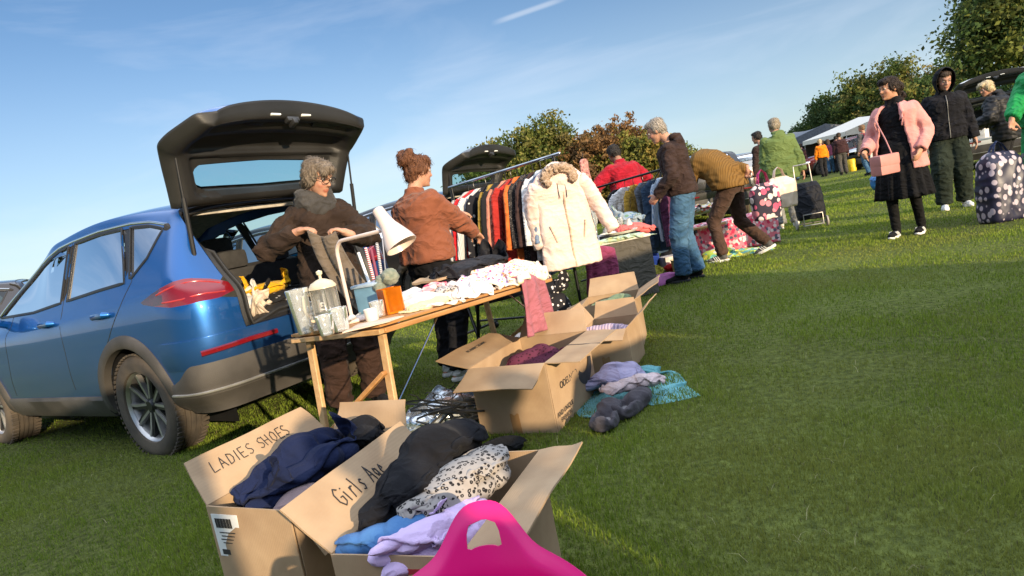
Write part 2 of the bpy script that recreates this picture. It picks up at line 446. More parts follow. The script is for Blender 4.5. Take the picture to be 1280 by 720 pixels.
def blades(name, P, hgt, wid, col, lean=.75, le0=None):
    n = len(P); ang = RNG.uniform(0, 2 * PI, n); la = RNG.uniform(0, 2 * PI, n); le = np.abs(RNG.normal(0, lean, n)).clip(0, 1.3)
    if le0 is not None: le = np.where(le0 > 0, le0, le)
    dx, dy = np.cos(ang) * wid / 2, np.sin(ang) * wid / 2
    lx, ly = np.cos(la) * np.sin(le), np.sin(la) * np.sin(le); lz = np.cos(le)
    v = np.zeros((n, 5, 3), np.float32)
    v[:, 0, 0] = P[:, 0] - dx; v[:, 0, 1] = P[:, 1] - dy; v[:, 1, 0] = P[:, 0] + dx; v[:, 1, 1] = P[:, 1] + dy
    mid = .55
    for k, sgn in ((2, 1), (3, -1)):
        v[:, k, 0] = P[:, 0] + lx * hgt * mid * .7 + sgn * dx * .75; v[:, k, 1] = P[:, 1] + ly * hgt * mid * .7 + sgn * dy * .75; v[:, k, 2] = hgt * mid * (lz * .5 + .5)
    v[:, 4, 0] = P[:, 0] + lx * hgt; v[:, 4, 1] = P[:, 1] + ly * hgt; v[:, 4, 2] = hgt * lz + .004
    v[:, :2, 2] = -.004
    me = bpy.data.meshes.new(name); me.vertices.add(n * 5); me.vertices.foreach_set('co', v.ravel())
    base = (np.arange(n) * 5)[:, None]
    idx = np.concatenate([base + np.array([[0, 1, 2, 3]]), base + np.array([[3, 2, 4]])], 1).astype(np.int32).ravel()
    me.loops.add(n * 7); me.loops.foreach_set('vertex_index', idx)
    me.polygons.add(n * 2)
    st = np.stack([np.arange(n) * 7, np.arange(n) * 7 + 4], 1).ravel().astype(np.int32)
    me.polygons.foreach_set('loop_start', st)
    me.update(calc_edges=True)
    c = np.ones((n, 5, 4), np.float32); c[:, :, :3] = col[:, None, :]
    at = me.color_attributes.new('Col', 'FLOAT_COLOR', 'POINT'); at.data.foreach_set('color', c.ravel())
    return me
def grass_mat():
    m = bpy.data.materials.new('grass blade'); nt, N, L = nodes_of(m)
    out = N.new('ShaderNodeOutputMaterial'); at = N.new('ShaderNodeAttribute'); at.attribute_name = 'Col'
    d = N.new('ShaderNodeBsdfPrincipled'); d.inputs['Roughness'].default_value = .7; d.inputs['Specular IOR Level'].default_value = .12; t = N.new('ShaderNodeBsdfTranslucent'); mx = N.new('ShaderNodeMixShader'); mx.inputs[0].default_value = .35
    L.new(at.outputs['Color'], d.inputs['Base Color']); L.new(at.outputs['Color'], t.inputs[0])
    L.new(d.outputs[0], mx.inputs[1]); L.new(t.outputs[0], mx.inputs[2]); L.new(mx.outputs[0], out.inputs[0])
    return m
def make_grass(scale=1.0):
    n = int(2300000 * scale)
    Y = 1.25 * np.exp(RNG.uniform(0, 1, n) * math.log(26 / 1.25))
    X = RNG.uniform(-.95, .95, n) * Y
    keep = (np.abs(X) < .95 * Y)
    # uneven tufts
    f = np.array([noise.noise(V((x * 1.1, y * 1.1, 0))) + .6 * noise.noise(V((x * 5, y * 5, 3))) for x, y in zip(X[::1], Y)])
    keep &= RNG.uniform(0, 1, n) < np.clip(.62 + .7 * f, .12, 1) * .34 * np.clip(.5 + Y * .2, .5, 1)
    X, Y, f = X[keep], Y[keep], f[keep]
    n = len(X)
    h = RNG.uniform(.010, .026, n) * (1 + .6 * f) * np.clip(Y / 6, 1.0, 1.5)
    wd = RNG.uniform(.0022, .0042, n) * np.clip(Y / 2.6, 1, 6)
    a = np.array([.110, .175, .020]); b = np.array([.275, .345, .046]); cst = np.array([.30, .27, .12])
    t = np.clip(RNG.uniform(0, 1, n) * .8 + .35 * f, 0, 1)[:, None]
    col = a * (1 - t) + b * t
    g2 = np.array([noise.noise(V((x * .55 + 9, y * .55, 7))) + .5 * noise.noise(V((x * 2.2, y * 2.2, 1))) for x, y in zip(X, Y)])
    wear = np.clip(g2 * 1.6, 0, 1)[:, None]; col = col * (1 - .55 * wear) + np.array([.26, .25, .07]) * .55 * wear
    h = h * (1 - .35 * wear[:, 0])
    dry = RNG.uniform(0, 1, n) < .05
    col[dry] = cst * RNG.uniform(.5, 1.1, (dry.sum(), 1)) * np.array([.8, .85, .8])
    straw = RNG.uniform(0, 1, n) < .0022
    col[straw] = np.array([.38, .35, .19]); h = np.where(straw, RNG.uniform(.03, .07, n), h); wd = np.where(straw, wd * .6, wd)
    me = blades('grass', np.stack([X, Y], 1), h, wd, col, le0=np.where(straw, 1.25, -1)); me.materials.append(GM)
    o = link('grass', me); tag(o, 'short mown green grass covering the field', 'grass', kind='stuff')
    print('grass blades', n)
GM = grass_mat()
# ================================================================ cars
def paint(name, c, metal=.65):
    if name in _mats: return _mats[name]
    m = bpy.data.materials.new(name); _mats[name] = m
    nt, N, L = nodes_of(m); out = N.new('ShaderNodeOutputMaterial'); p = N.new('ShaderNodeBsdfPrincipled'); L.new(p.outputs[0], out.inputs[0])
    p.inputs['Metallic'].default_value = metal; p.inputs['Roughness'].default_value = .38; p.inputs['Coat Weight'].default_value = 1; p.inputs['Coat Roughness'].default_value = .03
    tc = N.new('ShaderNodeTexCoord'); a = N.new('ShaderNodeTexNoise'); a.inputs['Scale'].default_value = 3.5; a.inputs['Detail'].default_value = 8; L.new(tc.outputs['Object'], a.inputs['Vector'])
    r = N.new('ShaderNodeMapRange'); r.inputs[3].default_value = .30; r.inputs[4].default_value = .46; L.new(a.outputs['Fac'], r.inputs[0]); L.new(r.outputs[0], p.inputs['Roughness'])
    r2 = N.new('ShaderNodeMapRange'); r2.inputs[1].default_value = .35; r2.inputs[2].default_value = .75; r2.inputs[3].default_value = .015; r2.inputs[4].default_value = .09; L.new(a.outputs['Fac'], r2.inputs[0]); L.new(r2.outputs[0], p.inputs['Coat Roughness'])
    # road dust film, thicker low down on the body
    sx = N.new('ShaderNodeSeparateXYZ'); L.new(tc.outputs['Object'], sx.inputs[0])
    mr = N.new('ShaderNodeMapRange'); mr.inputs[1].default_value = .95; mr.inputs[2].default_value = .3; mr.inputs[3].default_value = 0; mr.inputs[4].default_value = .35; L.new(sx.outputs['Z'], mr.inputs[0])
    mu = N.new('ShaderNodeMath'); mu.operation = 'MULTIPLY'; L.new(mr.outputs[0], mu.inputs[0]); L.new(a.outputs['Fac'], mu.inputs[1])
    mx = N.new('ShaderNodeMix'); mx.data_type = 'RGBA'; mx.inputs[6].default_value = rgb(c); mx.inputs[7].default_value = (.22, .19, .15, 1)
    L.new(mu.outputs[0], mx.inputs[0]); L.new(mx.outputs[2], p.inputs['Base Color'])
    return m
M_BLUE = paint('blue car paint', (.003, .085, .30))
M_BLACKP = paint('black car paint', (.006, .007, .010), .2)
M_GREYP = paint('grey car paint', (.10, .10, .11), .5)
M_WHITEP = paint('white car paint', (.72, .72, .70), 0)
M_CLAD = mat('cladding plastic', (.052, .047, .042), .62, scale=4, contrast=.35, bump=.2, bscale=300)
M_TRIM = mat('black trim', (.012, .012, .013), .45, scale=5)
M_INNER = mat('tailgate trim plastic', (.017, .0165, .016), .5, scale=3, contrast=.3, bump=.15, bscale=250)
M_CARPET = mat('boot carpet', (.022, .022, .024), .95, scale=30, bump=.4, bscale=300)
M_HEAD = mat('roof lining fabric', (.42, .38, .32), .9, scale=20)
M_CHROME = mat('chrome strip', (.75, .75, .76), .14, 1., contrast=.05)
M_ALLOY = mat('alloy wheel silver', (.42, .41, .40), .35, .8, scale=6, contrast=.3)
M_RIMBLK = mat('alloy wheel black', (.012, .012, .013), .35, .1)
M_TYRE = mat('tyre rubber', (.040, .034, .028), .85, c2=(.11, .085, .06), scale=5, bump=.3, bscale=90)
M_GLASS = glass_mat('car window glass', (.62, .74, .74))
M_GLASSD = glass_mat('privacy glass', (.10, .13, .14))
M_RED = mat('tail lamp red', (.15, .005, .009), .10, coat=1, scale=30, contrast=.06)
M_REDD = mat('tail lamp smoked red', (.040, .004, .008), .10, coat=1, scale=20)
M_SILV = mat('skid plate silver', (.5, .49, .47), .35, .7)
M_SEAT = mat('seat fabric', (.030, .029, .028), .85, scale=20, bump=.3)

WB = 2.45
_rows_y0 = [.80, .872, .903, .905, .895, .850, .66, .585, .32, 0.]
_XS = [-.85, -.5, 0, .6, 1.2, 1.6, 2.0, 2.5, 2.9, 3.2, 3.33]
_ROWZ = [
    [.34, .30, .27, .25, .25, .25, .25, .27, .30, .30, .32],
    [.42, .38, .36, .34, .34, .34, .34, .36, .38, .38, .40],
    [.60, .58, .56, .54, .54, .54, .54, .55, .56, .55, .55],
    [.80, .79, .78, .76, .75, .75, .74, .74, .73, .68, .66],
    [.96, .96, .95, .93, .91, .90, .89, .87, .83, .76, .72],
    [1.115, 1.115, 1.09, 1.05, 1.02, 1.00, .985, .95, .90, .82, .77]]
def roofz(x, k):
    """heights of rows 6..9: rail, roof edge, mid roof, centre"""
    base = crom([-.85, -.47, 0, .5, 1.0, 1.25, 2.02, 2.15, 2.5, 2.9, 3.2, 3.33],
                [1.44, 1.475, 1.52, 1.535, 1.50, 1.455, 1.055, 1.02, .985, .94, .86, .80], x)
    up = [0, .045, .075, .085]; hd = [.02, .04, .06, .065]
    t = smoothstep(1.3, 2.1, x)
    return base + lerp(up[k - 6], hd[k - 6], t)
def rowpt(k, t):
    """t in 0..1 from tail to nose; the last stretch at the tail wraps round the corner"""
    xr, TR = -.52, .14
    if k <= 5:
        yf = _rows_y0[k]
        if t < TR:
            a = (1 - t / TR) * (PI / 2)
            ye = (.52, .52, .54, .57, .57, .60)[k]
            xe = (-.74, -.80, -.835, -.845, -.83, -.74)[k]
            n = .72
            x = xr + (xe - xr) * abs(math.sin(a)) ** n
            yfull = yf - .012
            y = ye + (yfull - ye) * abs(math.cos(a)) ** n
        else:
            x = lerp(xr, 3.33, (t - TR) / (1 - TR)); y = yf
            y -= .012 * smoothstep(.25, -.52, x)
            y -= (.30 if k > 0 else .25) * smoothstep(2.55, 3.36, x) ** 1.6
            y -= .05 * smoothstep(1.2, 2.6, x) * (k == 5)
        z = crom(_XS, _ROWZ[k], x)
        return V((x, y, z))
    xe = (None, None, None, None, None, None, -.535, -.49, -.465, -.455)[k]
    if t < TR: x = lerp(xe, -.30, t / TR) if False else lerp(xe, xr + .10, t / TR)
    else: x = lerp(xr + .10, 3.33, (t - TR) / (1 - TR))
    y = _rows_y0[k]
    f = smoothstep(1.25, 2.1, x)
    y = lerp(y, (.0, 0, 0, 0, 0, 0, .79, .66, .36, 0)[k], f)
    y -= (y / .85) * .26 * smoothstep(2.55, 3.36, x) ** 1.6
    y -= .03 * (k in (6, 7)) * smoothstep(.2, -.5, x)
    return V((x, y, roofz(x, k)))
_kv = list(range(10))
def surf(t, v):
    P = [rowpt(k, t) for k in _kv]
    if v >= 9: return P[9]
    i = int(v); f = v - i
    p = []
    for c in range(3):
        y0, y1 = P[i][c], P[i + 1][c]
        m0 = (P[i + 1][c] - P[max(i - 1, 0)][c]) / (2 if i > 0 else 1)
        m1 = (P[min(i + 2, 9)][c] - P[i][c]) / (2 if i < 8 else 1)
        # stiffer tangents near the belt line / roof rail for crisp edges
        if i in (5,): m0 *= .75; m1 *= .5
        if i in (6,): m0 *= .5
        p.append((2 * f ** 3 - 3 * f * f + 1) * y0 + (f ** 3 - 2 * f * f + f) * m0 + (-2 * f ** 3 + 3 * f * f) * y1 + (f ** 3 - f * f) * m1)
    return V(p)
NT, NV = 150, 63
_ts = [i / NT for i in range(NT + 1)]; _vs = [9 * j / NV for j in range(NV + 1)]
_S = [[surf(t, v) for t in _ts] for v in _vs]
_SA = np.array([[tuple(p) for p in r] for r in _S])
def inv3(p, wy=1.0):
    """surface parameter (t,v) of the point nearest to p, refined by local search"""
    d = ((_SA - np.array(p)) ** 2 * np.array([1, wy, 1])).sum(2)
    j, i = np.unravel_index(np.argmin(d), d.shape)
    t, v = _ts[i], _vs[j]; st, sv = 1 / NT, 9 / NV; best = 1e9
    for it in range(7):
        st *= .5; sv *= .5; b = None
        for a in (-1, 0, 1):
            for c in (-1, 0, 1):
                tt, vv = min(1, max(0, t + a * st)), min(9, max(0, v + c * sv))
                q = surf(tt, vv); e = (q.x - p[0]) ** 2 + wy * (q.y - p[1]) ** 2 + (q.z - p[2]) ** 2
                if b is None or e < b[0]: b = (e, tt, vv)
        t, v = b[1], b[2]
    return t, v
def side(x, z): return inv3((x, .86, z), .02)
def densify(poly, n=6):
    r = []
    for i in range(len(poly)):
        a, b = poly[i], poly[(i + 1) % len(poly)]
        r += [tuple(lerp(a[c], b[c], k / n) for c in range(len(a))) for k in range(n)]
    return r
def inpoly(p, poly):
    x, y = p; c = False; n = len(poly); j = n - 1
    for i in range(n):
        xi, yi = poly[i]; xj, yj = poly[j]
        if (yi > y) != (yj > y) and x < (xj - xi) * (y - yi) / (yj - yi) + xi: c = not c
        j = i
    return c
def nearest_on(p, poly):
    b = (1e9, p)
    for i in range(len(poly)):
        ax, ay = poly[i]; bx, by = poly[(i + 1) % len(poly)]
        dx, dy = bx - ax, by - ay; L = dx * dx + dy * dy + 1e-12
        t = min(1, max(0, ((p[0] - ax) * dx + (p[1] - ay) * dy) / L)); q = (ax + t * dx, ay + t * dy)
        d = (q[0] - p[0]) ** 2 + (q[1] - p[1]) ** 2
        if d < b[0]: b = (d, q)
    return b[1]
def cut_grid(quads, par, poly):
    """quads: list of vertex index quads; par: vertex -> (t,v). Returns quads inside, outside; snaps the border to poly"""
    ins, out = [], []
    xs = [p[0] for p in poly]; ys = [p[1] for p in poly]; bb = (min(xs) - .02, max(xs) + .02, min(ys) - .3, max(ys) + .3)
    for q in quads:
        cx = sum(par[i][0] for i in q) / len(q); cy = sum(par[i][1] for i in q) / len(q)
        if bb[0] < cx < bb[1] and bb[2] < cy < bb[3] and inpoly((cx, cy), poly): ins.append(q)
        else: out.append(q)
    bi = {i for q in ins for i in q} & {i for q in out for i in q}
    for i in bi: par[i] = nearest_on(par[i], poly)
    return ins, out
def mirror(vs, fs):
    n = len(vs); return list(vs) + [V((v[0], -v[1], v[2])) for v in vs], list(fs) + [[i + n for i in reversed(f)] for f in fs]
def sub(quads, P, off=0., two=True):
    ids = sorted({i for q in quads for i in q}); mp = {k: n for n, k in enumerate(ids)}
    vs = [P[i] for i in ids]; fs = [[mp[i] for i in q] for q in quads]
    return mirror(vs, fs) if two else (vs, fs)
def strip(pts, w, h, closed=False, mb=None, out=V((0, 1, 0))):
    """thin raised strip along 3-D points, for trims and panel gaps"""
    mb = mb or MB(); rs = []
    n = len(pts)
    for i, p in enumerate(pts):
        a = pts[(i - 1) % n] if closed or i > 0 else p; b = pts[(i + 1) % n] if closed or i < n - 1 else p
        t = (b - a).normalized(); s = t.cross(out)
        s = s.normalized() if s.length > 1e-6 else V((0, 0, 1)); o = s.cross(t).normalized()
        if o.dot(out) < 0: o = -o
        rs.append([p - s * w / 2 - o * .004, p - s * w / 2 + o * h * .7, p - s * w * .3 + o * h, p + s * w * .3 + o * h, p + s * w / 2 + o * h * .7, p + s * w / 2 - o * .004])
    if closed: rs.append(rs[0])
    mb.rings(rs, cap=not closed); return mb
def both(mb):
    v, f = mirror([V(q) for q in mb.v], mb.f); m = MB(); m.add(v, f); return m

def wheel_parts(root, x, y, z=.335, r=.345, sgn=1, steer=0):
    w = bpy.data.objects.new('wheel', None); COL.objects.link(w); w.parent = root; w.location = (x, y, z); w.rotation_euler = (0, 0, steer)
    w.empty_display_size = .1
    if 'tyre' not in _whl:
        M = Matrix.Rotation(-PI / 2, 3, 'X')   # local z -> +y (outside)
        hw = .112
        prof = [(.225, -hw + .03), (.235, -hw + .005), (.29, -hw - .006), (.325, -hw + .008), (r - .004, -hw + .03), (r, -hw + .045)]
        for g_ in (-.05, -.017, .017, .05):
            prof += [(r, g_ - .006), (r - .010, g_ - .005), (r - .010, g_ + .005), (r, g_ + .006)]
        prof += [(r, hw - .045), (r - .004, hw - .03), (.325, hw - .008), (.29, hw + .006), (.235, hw - .005), (.225, hw - .03)]
        mb = MB().lathe(prof, 72, M=M)
        for k in range(60):   # shoulder tread blocks
            a = 2 * PI * k / 60
            for sd in (-1, 1):
                mb.box(M @ V(((r + .001) * math.cos(a), (r + .001) * math.sin(a), sd * .082)), (.012, .018, .045), M @ Matrix.Rotation(a, 3, 'Z'))
        _whl['tyre'] = mb.mesh('tyre', M_TYRE, angle=35)
        mb = MB(); mb.lathe([(.228, -.08), (.215, -.07), (.205, .03), (.218, .07), (.236, .082), (.24, .09), (.232, .096), (.222, .088), (.214, .075)], 60, M=M)
        mb.cur = 1
        mb.lathe([(.0, .02), (.19, .0), (.205, .0)], 40, M=M)
        mb.lathe([(.0, .075), (.03, .075), (.036, .068), (.06, .055), (.062, .02)], 30, M=M)
        for k in range(5):
            a = 2 * PI * k / 5 + .3
            for s2 in (-1, 1):
                d = V((math.cos(a), math.sin(a), 0)); e = V((-math.sin(a), math.cos(a), 0)) * s2
                p0 = d * .045 + e * .018; p1 = d * .15 + e * .045; p2 = d * .222 + e * .075
                for (mi, ww, off, zz) in ((0, .017, .004, .078), (1, .019, -.017, .070)):
                    mb.cur = mi; rs = []
                    for p, zt in ((p0, zz - .012), (p1, zz - .004), (p2, zz + .004)):
                        c = p + e * off + V((0, 0, zt)); rs.append([M @ (c + e * ww * .6 - V((0, 0, .03))), M @ (c + e * ww * .5), M @ (c - e * ww * .5), M @ (c - e * ww * .6 - V((0, 0, .03)))])
                    mb.rings(rs)
            mb.cur = 0
        mb.cur = 1
        for k in range(5):
            a = 2 * PI * k / 5 + .9; mb.lathe([(.0, .066), (.009, .066), (.010, .05)], 8, c=M @ V((.045 * math.cos(a), .045 * math.sin(a), 0)), M=M)
        _whl['rim'] = mb.mesh('rim', [M_ALLOY, M_RIMBLK], angle=30)
    for nm in ('tyre', 'rim'):
        o = link(nm, _whl[nm], w)
        if sgn < 0: o.rotation_euler = (0, 0, PI)
    return w
_whl = {}

def blob_box(mb, c, d, bev=.04, M=None): mb.box(c, d, M, bev)

def make_car(label, pnt, gate_open=True, name='parked_car', boot=True):
    R = thing(name, label, 'car')
    par = {}; quads = []
    for j in range(NV + 1):
        for i in range(NT + 1): par[j * (NT + 1) + i] = (_ts[i], _vs[j])
    for j in range(NV):
        for i in range(NT): a = j * (NT + 1) + i; quads.append([a, a + 1, a + NT + 2, a + NT + 1])
    # side windows (x, z)
    W1 = [(1.98, 1.06), (1.62, 1.245), (1.34, 1.375), (1.02, 1.452), (.86, 1.468), (.84, 1.085), (1.3, 1.055)]
    W2 = [(.75, 1.475), (.40, 1.487), (.10, 1.478), (-.06, 1.13), (.30, 1.115), (.745, 1.09)]
    W3 = [(.0, 1.472), (-.22, 1.452), (-.40, 1.41), (-.30, 1.25), (-.155, 1.155), (-.12, 1.155)]
    WB1 = [(.845, 1.462), (.765, 1.47), (.76, 1.10), (.825, 1.095)]; WB2 = [(.085, 1.472), (.015, 1.468), (-.105, 1.165), (-.062, 1.15)]
    def side_poly(P, n=6): return [side(x, z) for x, z in densify(P, n)]
    gl = []
    for P, m in ((W1, M_GLASS), (W2, M_GLASS), (W3, M_GLASSD), (WB1, M_TRIM), (WB2, M_TRIM)):
        pp = side_poly(P); ins, quads = cut_grid(quads, par, pp); gl.append((ins, m, [surf(*q) for q in pp]))
    # windscreen
    ws = [(1.30, .60), (1.38, .3), (1.40, 0.), (2.06, 0.), (2.04, .4), (1.98, .68), (1.6, .64)]
    def toppt(x, y):
        b = None
        for j in range(NV + 1):
            if _vs[j] < 6: continue
        t, v = inv3((x, y, roofz(x, 9)), 1.0); return t, v
    wp = [toppt(*q) for q in densify([(1.31, .56), (1.36, .3), (1.37, 0), (2.05, 0), (2.04, .35), (1.99, .66)], 5)]
    wp = [(t, min(v, 9.0)) if not y0 else (t, 9.5) for (t, v), y0 in zip(wp, [False] * len(wp))]
    wp = [(t, 9.2 if v > 8.97 else v) for t, v in wp]
    wins, quads = cut_grid(quads, par, wp)
    for i in par: par[i] = (par[i][0], min(par[i][1], 9.0))
    # wheel arches
    arch = []
    for cx in (0, WB):
        c = [side(cx + .395 * math.cos(a), .345 + .395 * math.sin(a)) for a in np.linspace(-.25, PI + .25, 40)]
        c = [(t, v) for t, v in c]; c = [(c[0][0], -.5)] + c + [(c[-1][0], -.5)]
        _, quads = cut_grid(quads, par, c)
    for i in par: par[i] = (par[i][0], max(0, par[i][1]))
    # tail lamp
    tl = [(-.28, .868, .985), (-.44, .86, 1.03), (-.60, .82, 1.055), (-.74, .70, 1.05), (-.82, .585, 1.035), (-.84, .585, .945), (-.80, .70, .930), (-.68, .80, .922), (-.52, .86, .945)]
    tp = [inv3(q) for q in densify(tl, 4)]
    tins, quads = cut_grid(quads, par, tp)
    tl2 = [(-.55, .84, 1.045), (-.72, .72, 1.05), (-.825, .585, 1.03), (-.84, .585, .95), (-.76, .75, .935), (-.60, .84, .945)]
    P = [surf(*par[i]) for i in range(len(par))]
    vs, fs = sub(quads, P)
    mb = MB(); mb.add(vs, fs)
    me = mb.mesh('body', pnt, True, 180)
    bm = bmesh.new(); bm.from_mesh(me); bmesh.ops.remove_doubles(bm, verts=bm.verts[:], dist=.0008); bmesh.ops.recalc_face_normals(bm, faces=bm.faces[:])
    bmesh.ops.solidify(bm, geom=bm.faces[:], thickness=.008); bm.to_mesh(me); bm.free()
    me.shade_smooth(); me.set_sharp_from_angle(angle=math.radians(38))
    link('body', me, R)
    for ins, m, loop in gl:
        vs, fs = sub(ins, P); n = len(vs) // 2
        for s, (a, b) in ((1, (0, n)), (-1, (n, 2 * n))):
            vv = [V((v.x, v.y - .006 * s, v.z)) for v in vs[a:b]]; ff = [[i - a for i in f] for f in fs if f[0] >= a and f[0] < b]
            k = MB(); k.add(vv, ff); k.build('pillar_cover' if m == M_TRIM else 'window', m, R, angle=180)
            if m == M_TRIM: continue
            seal = strip([V((p.x, p.y * s, p.z)) for p in loop], .020, .006, True, out=V((0, s, .3)))
            seal.build('window_trim', M_TRIM, R, fixn=True)
    vs, fs = sub(wins, P); k = MB(); k.add([v - V((0, 0, .005)) for v in vs], fs); k.build('windscreen', M_GLASS, R, angle=180)
    # lamps
    vs, fs = sub(tins, P); n = len(vs) // 2
    in2 = [inv3(q) for q in densify(tl2, 4)]
    for s in (0, 1):
        k = MB()
        for f in fs:
            if (f[0] >= n) != bool(s): continue
            c = sum((vs[i] for i in f), V()) / len(f); t, v = inv3((c.x, abs(c.y), c.z)) if False else (0, 0)
            k.cur = 0
            k.f.append([i - n * s for i in f])
            k.mi.append(1 if (c.x < -.56 + .25 * (c.z - .97) and c.z > .90 + .03 * (c.x + .8)) else 0)
        k.v = [tuple(v) for v in vs[n * s:n * s + n]]
        tlo = k.build('tail_lamp', [M_REDD, M_RED], R, angle=180)
        sg_ = 1 if s == 0 else -1
        for pts in (((-.50, .85, 1.015), (-.64, .80, 1.030), (-.76, .69, 1.028), (-.825, .60, 1.02)), ((-.56, .84, .965), (-.68, .78, .955), (-.78, .68, .958), (-.83, .60, .965))):
            P3 = [surf(*inv3([lerp(a[c], b[c], q) for c in range(3)])) for a, b in zip(pts[:-1], pts[1:]) for q in (0, .33, .66)]
            k = strip([V((p.x, p.y * sg_, p.z)) for p in P3], .009, .003, out=V((-1, sg_, 0)).normalized()); k.build('lamp_highlight_bar', mat('lamp highlight bar', (.40, .03, .03), .2, coat=1), tlo, fixn=True)  # lighter bars: the lamp's lit highlight put into their colour
    # chrome line over the windows, belt crease line
    top = [(2.02, 1.07), (1.62, 1.272), (1.34, 1.402), (1.02, 1.478), (.80, 1.494), (.40, 1.508), (.0, 1.497), (-.22, 1.475), (-.43, 1.43)]
    tp3 = [surf(*side(x, z)) for x, z in [tuple(lerp(a[c], b[c], k / 5) for c in (0, 1)) for a, b in zip(top[:-1], top[1:]) for k in range(5)] + [top[-1]]]
    both(strip(tp3, .017, .008)).build('chrome_trim', M_CHROME, R, fixn=True)
    bl = [(-.36, 1.075), (-.1, 1.065), (.4, 1.04), (.8, 1.02), (1.3, .99), (1.9, .965), (2.3, .94)]
    b3 = [surf(*side(lerp(a[0], b[0], k / 4), lerp(a[1], b[1], k / 4))) for a, b in zip(bl[:-1], bl[1:]) for k in range(4)]
    # door gaps
    for ln in ([(.80, 1.49), (.80, 1.1), (.80, .75), (.82, .42)], [(-.02, 1.48), (-.16, 1.13), (-.05, 1.0), (.23, .74), (.40, .56), (.47, .40)],
               [(1.72, 1.05), (1.74, .9), (1.78, .7), (1.82, .55), (1.84, .42)]):
        pts = [surf(*side(lerp(a[0], b[0], k / 6), lerp(a[1], b[1], k / 6))) for a, b in zip(ln[:-1], ln[1:]) for k in range(6)]
        gp = strip([p + V((0, -.001, 0)) for p in pts], .007, .0022); gp.build('panel_gap', M_TRIM, R, fixn=True)
        gm_ = MB(); gm_.add([(v[0], -v[1], v[2]) for v in gp.v], gp.f); gm_.build('panel_gap', M_TRIM, R, fixn=True)
    # dark cladding: flares and sills
    cl = MB()
    for cx in (0, WB):
        rs = []
        for a in np.linspace(-.12, PI + .12, 40):
            ring = []
            for rr, o in ((.385, -.03), (.388, .016), (.40, .022), (.455, .018), (.47, .004), (.47, -.01)):
                x, z = cx + rr * math.cos(a), .345 + rr * math.sin(a)
                p = surf(*side(x, max(z, .29))); ring.append(V((x, p.y + o, z)))
            rs.append(ring)
        cl.rings(rs)
    rs = []
    for x in np.linspace(.46, WB - .46, 24):
        ring = []
        for z, o in ((.255, -.05), (.26, .012), (.30, .022), (.395, .018), (.42, .004), (.42, -.01)):
            p = surf(*side(x, max(z, .28))); ring.append(V((x, p.y + o, z)))
        rs.append(ring)
    cl.rings(rs)
    both(cl).build('cladding', M_CLAD, R, fixn=True)
    # rear bumper: lofted round the corner to the middle
    def bump(z0f, z1f, o0, o1, nm, m, tmin=0.0, xs=None):
        k = MB(); rs = []
        path = [(t / 40) * .155 for t in range(40, -1, -1)]
        base = []
        for t in path: base.append((t, None))
        cols = []
        for t in path: cols.append(lambda z, t=t: surf(t, zv(z, t)))
        for y in np.linspace(.52, 0, 9)[1:]:
            cols.append(lambda z, y=y: V((surf(0, zv(z, 0)).x - .022 * (1 - (y / .56) ** 2), y, z)))
        for n_, c in enumerate(cols):
            f = n_ / (len(cols) - 1); ring = []
            z0, z1 = z0f(f), z1f(f)
            for (z, o) in ((z0, -.05), (z0 + .004, o0), (lerp(z0, z1, .33), lerp(o0, o1, .5) + .006), (lerp(z0, z1, .7), lerp(o0, o1, .7) + .006), (z1 - .004, o1), (z1, -.03)):
                p = c(z); q = c(z + .001); e = V((p.x, p.y, 0))
                # outward direction from the plan outline
                cc = cols[max(0, n_ - 1)](z); dd = cols[min(len(cols) - 1, n_ + 1)](z); tg = (dd - cc); out = V((tg.y, -tg.x, 0)).normalized()
                if out.dot(V((-1, .4, 0))) < 0: out = -out
                p = p + out * o; p.z = z; ring.append(p)
            rs.append(ring)
        k.rings(rs); return both(k).build(nm, m, R, fixn=True)
    _zc = {}
    def zv(z, t):
        key = (round(z, 3), round(t, 4))
        if key not in _zc:
            lo, hi = 0., 6.
            for _ in range(22):
                mid = (lo + hi) / 2
                if surf(t, mid).z < z: lo = mid
                else: hi = mid
            _zc[key] = lo
        return _zc[key]
    bump(lambda f: .385, lambda f: lerp(.48, .585, smoothstep(0, .3, f)), .03, .012, 'rear_bumper', M_CLAD)
    bump(lambda f: .265, lambda f: .40, .008, .028, 'bumper_valance', M_CLAD)
    bump(lambda f: .40, lambda f: .425, .034, .034, 'skid_trim', M_SILV)
    bump(lambda f: .555, lambda f: .735, .004, .018, 'bumper_cover', pnt)
    k = MB()
    rs = [[V((-.82 - .01 * 0 + .0, y, 0)) for _ in range(1)] for y in (0,)]
    # red reflector strips set into the bumper
    for s in (1, -1):
        k = MB(); rs = []
        for q in np.linspace(0, 1, 14):
            t = lerp(.075, .0, q); p = surf(t, zv(.640, t)); n_ = V((-1, .35 + .6 * (1 - q), 0)).normalized()
            p = p + n_ * .020; rs.append([V((p.x, s * p.y, .625 + .012 * q)), V((p.x - .014, s * p.y * 1.006, .632 + .012 * q)), V((p.x - .014, s * p.y * 1.006, .652 + .012 * q)), V((p.x, s * p.y, .660 + .012 * q))])
        p = rs[-1]
        rs.append([V((v.x - .012, v.y - s * .18, v.z)) for v in p])
        k.rings(rs); k.build('reflector', M_RED, R, fixn=True)
    # underside, arch liners
    k = MB(); k.box((1.25, 0, .30), (3.9, 1.35, .06)); k.box((-.35, 0, .36), (.8, 1.2, .12), bev=.03)
    for cx in (0, WB):
        for s in (1, -1):
            k.grid(lambda u, v: V((cx + (.40 - .01 * v) * math.cos(u * PI), s * lerp(.86, .50, v), .345 + .40 * math.sin(u * PI))), 20, 2)
            k.add([(cx - .4, s * .5, .1), (cx + .4, s * .5, .1), (cx + .4, s * .5, .76), (cx - .4, s * .5, .76)], [[0, 1, 2, 3]])
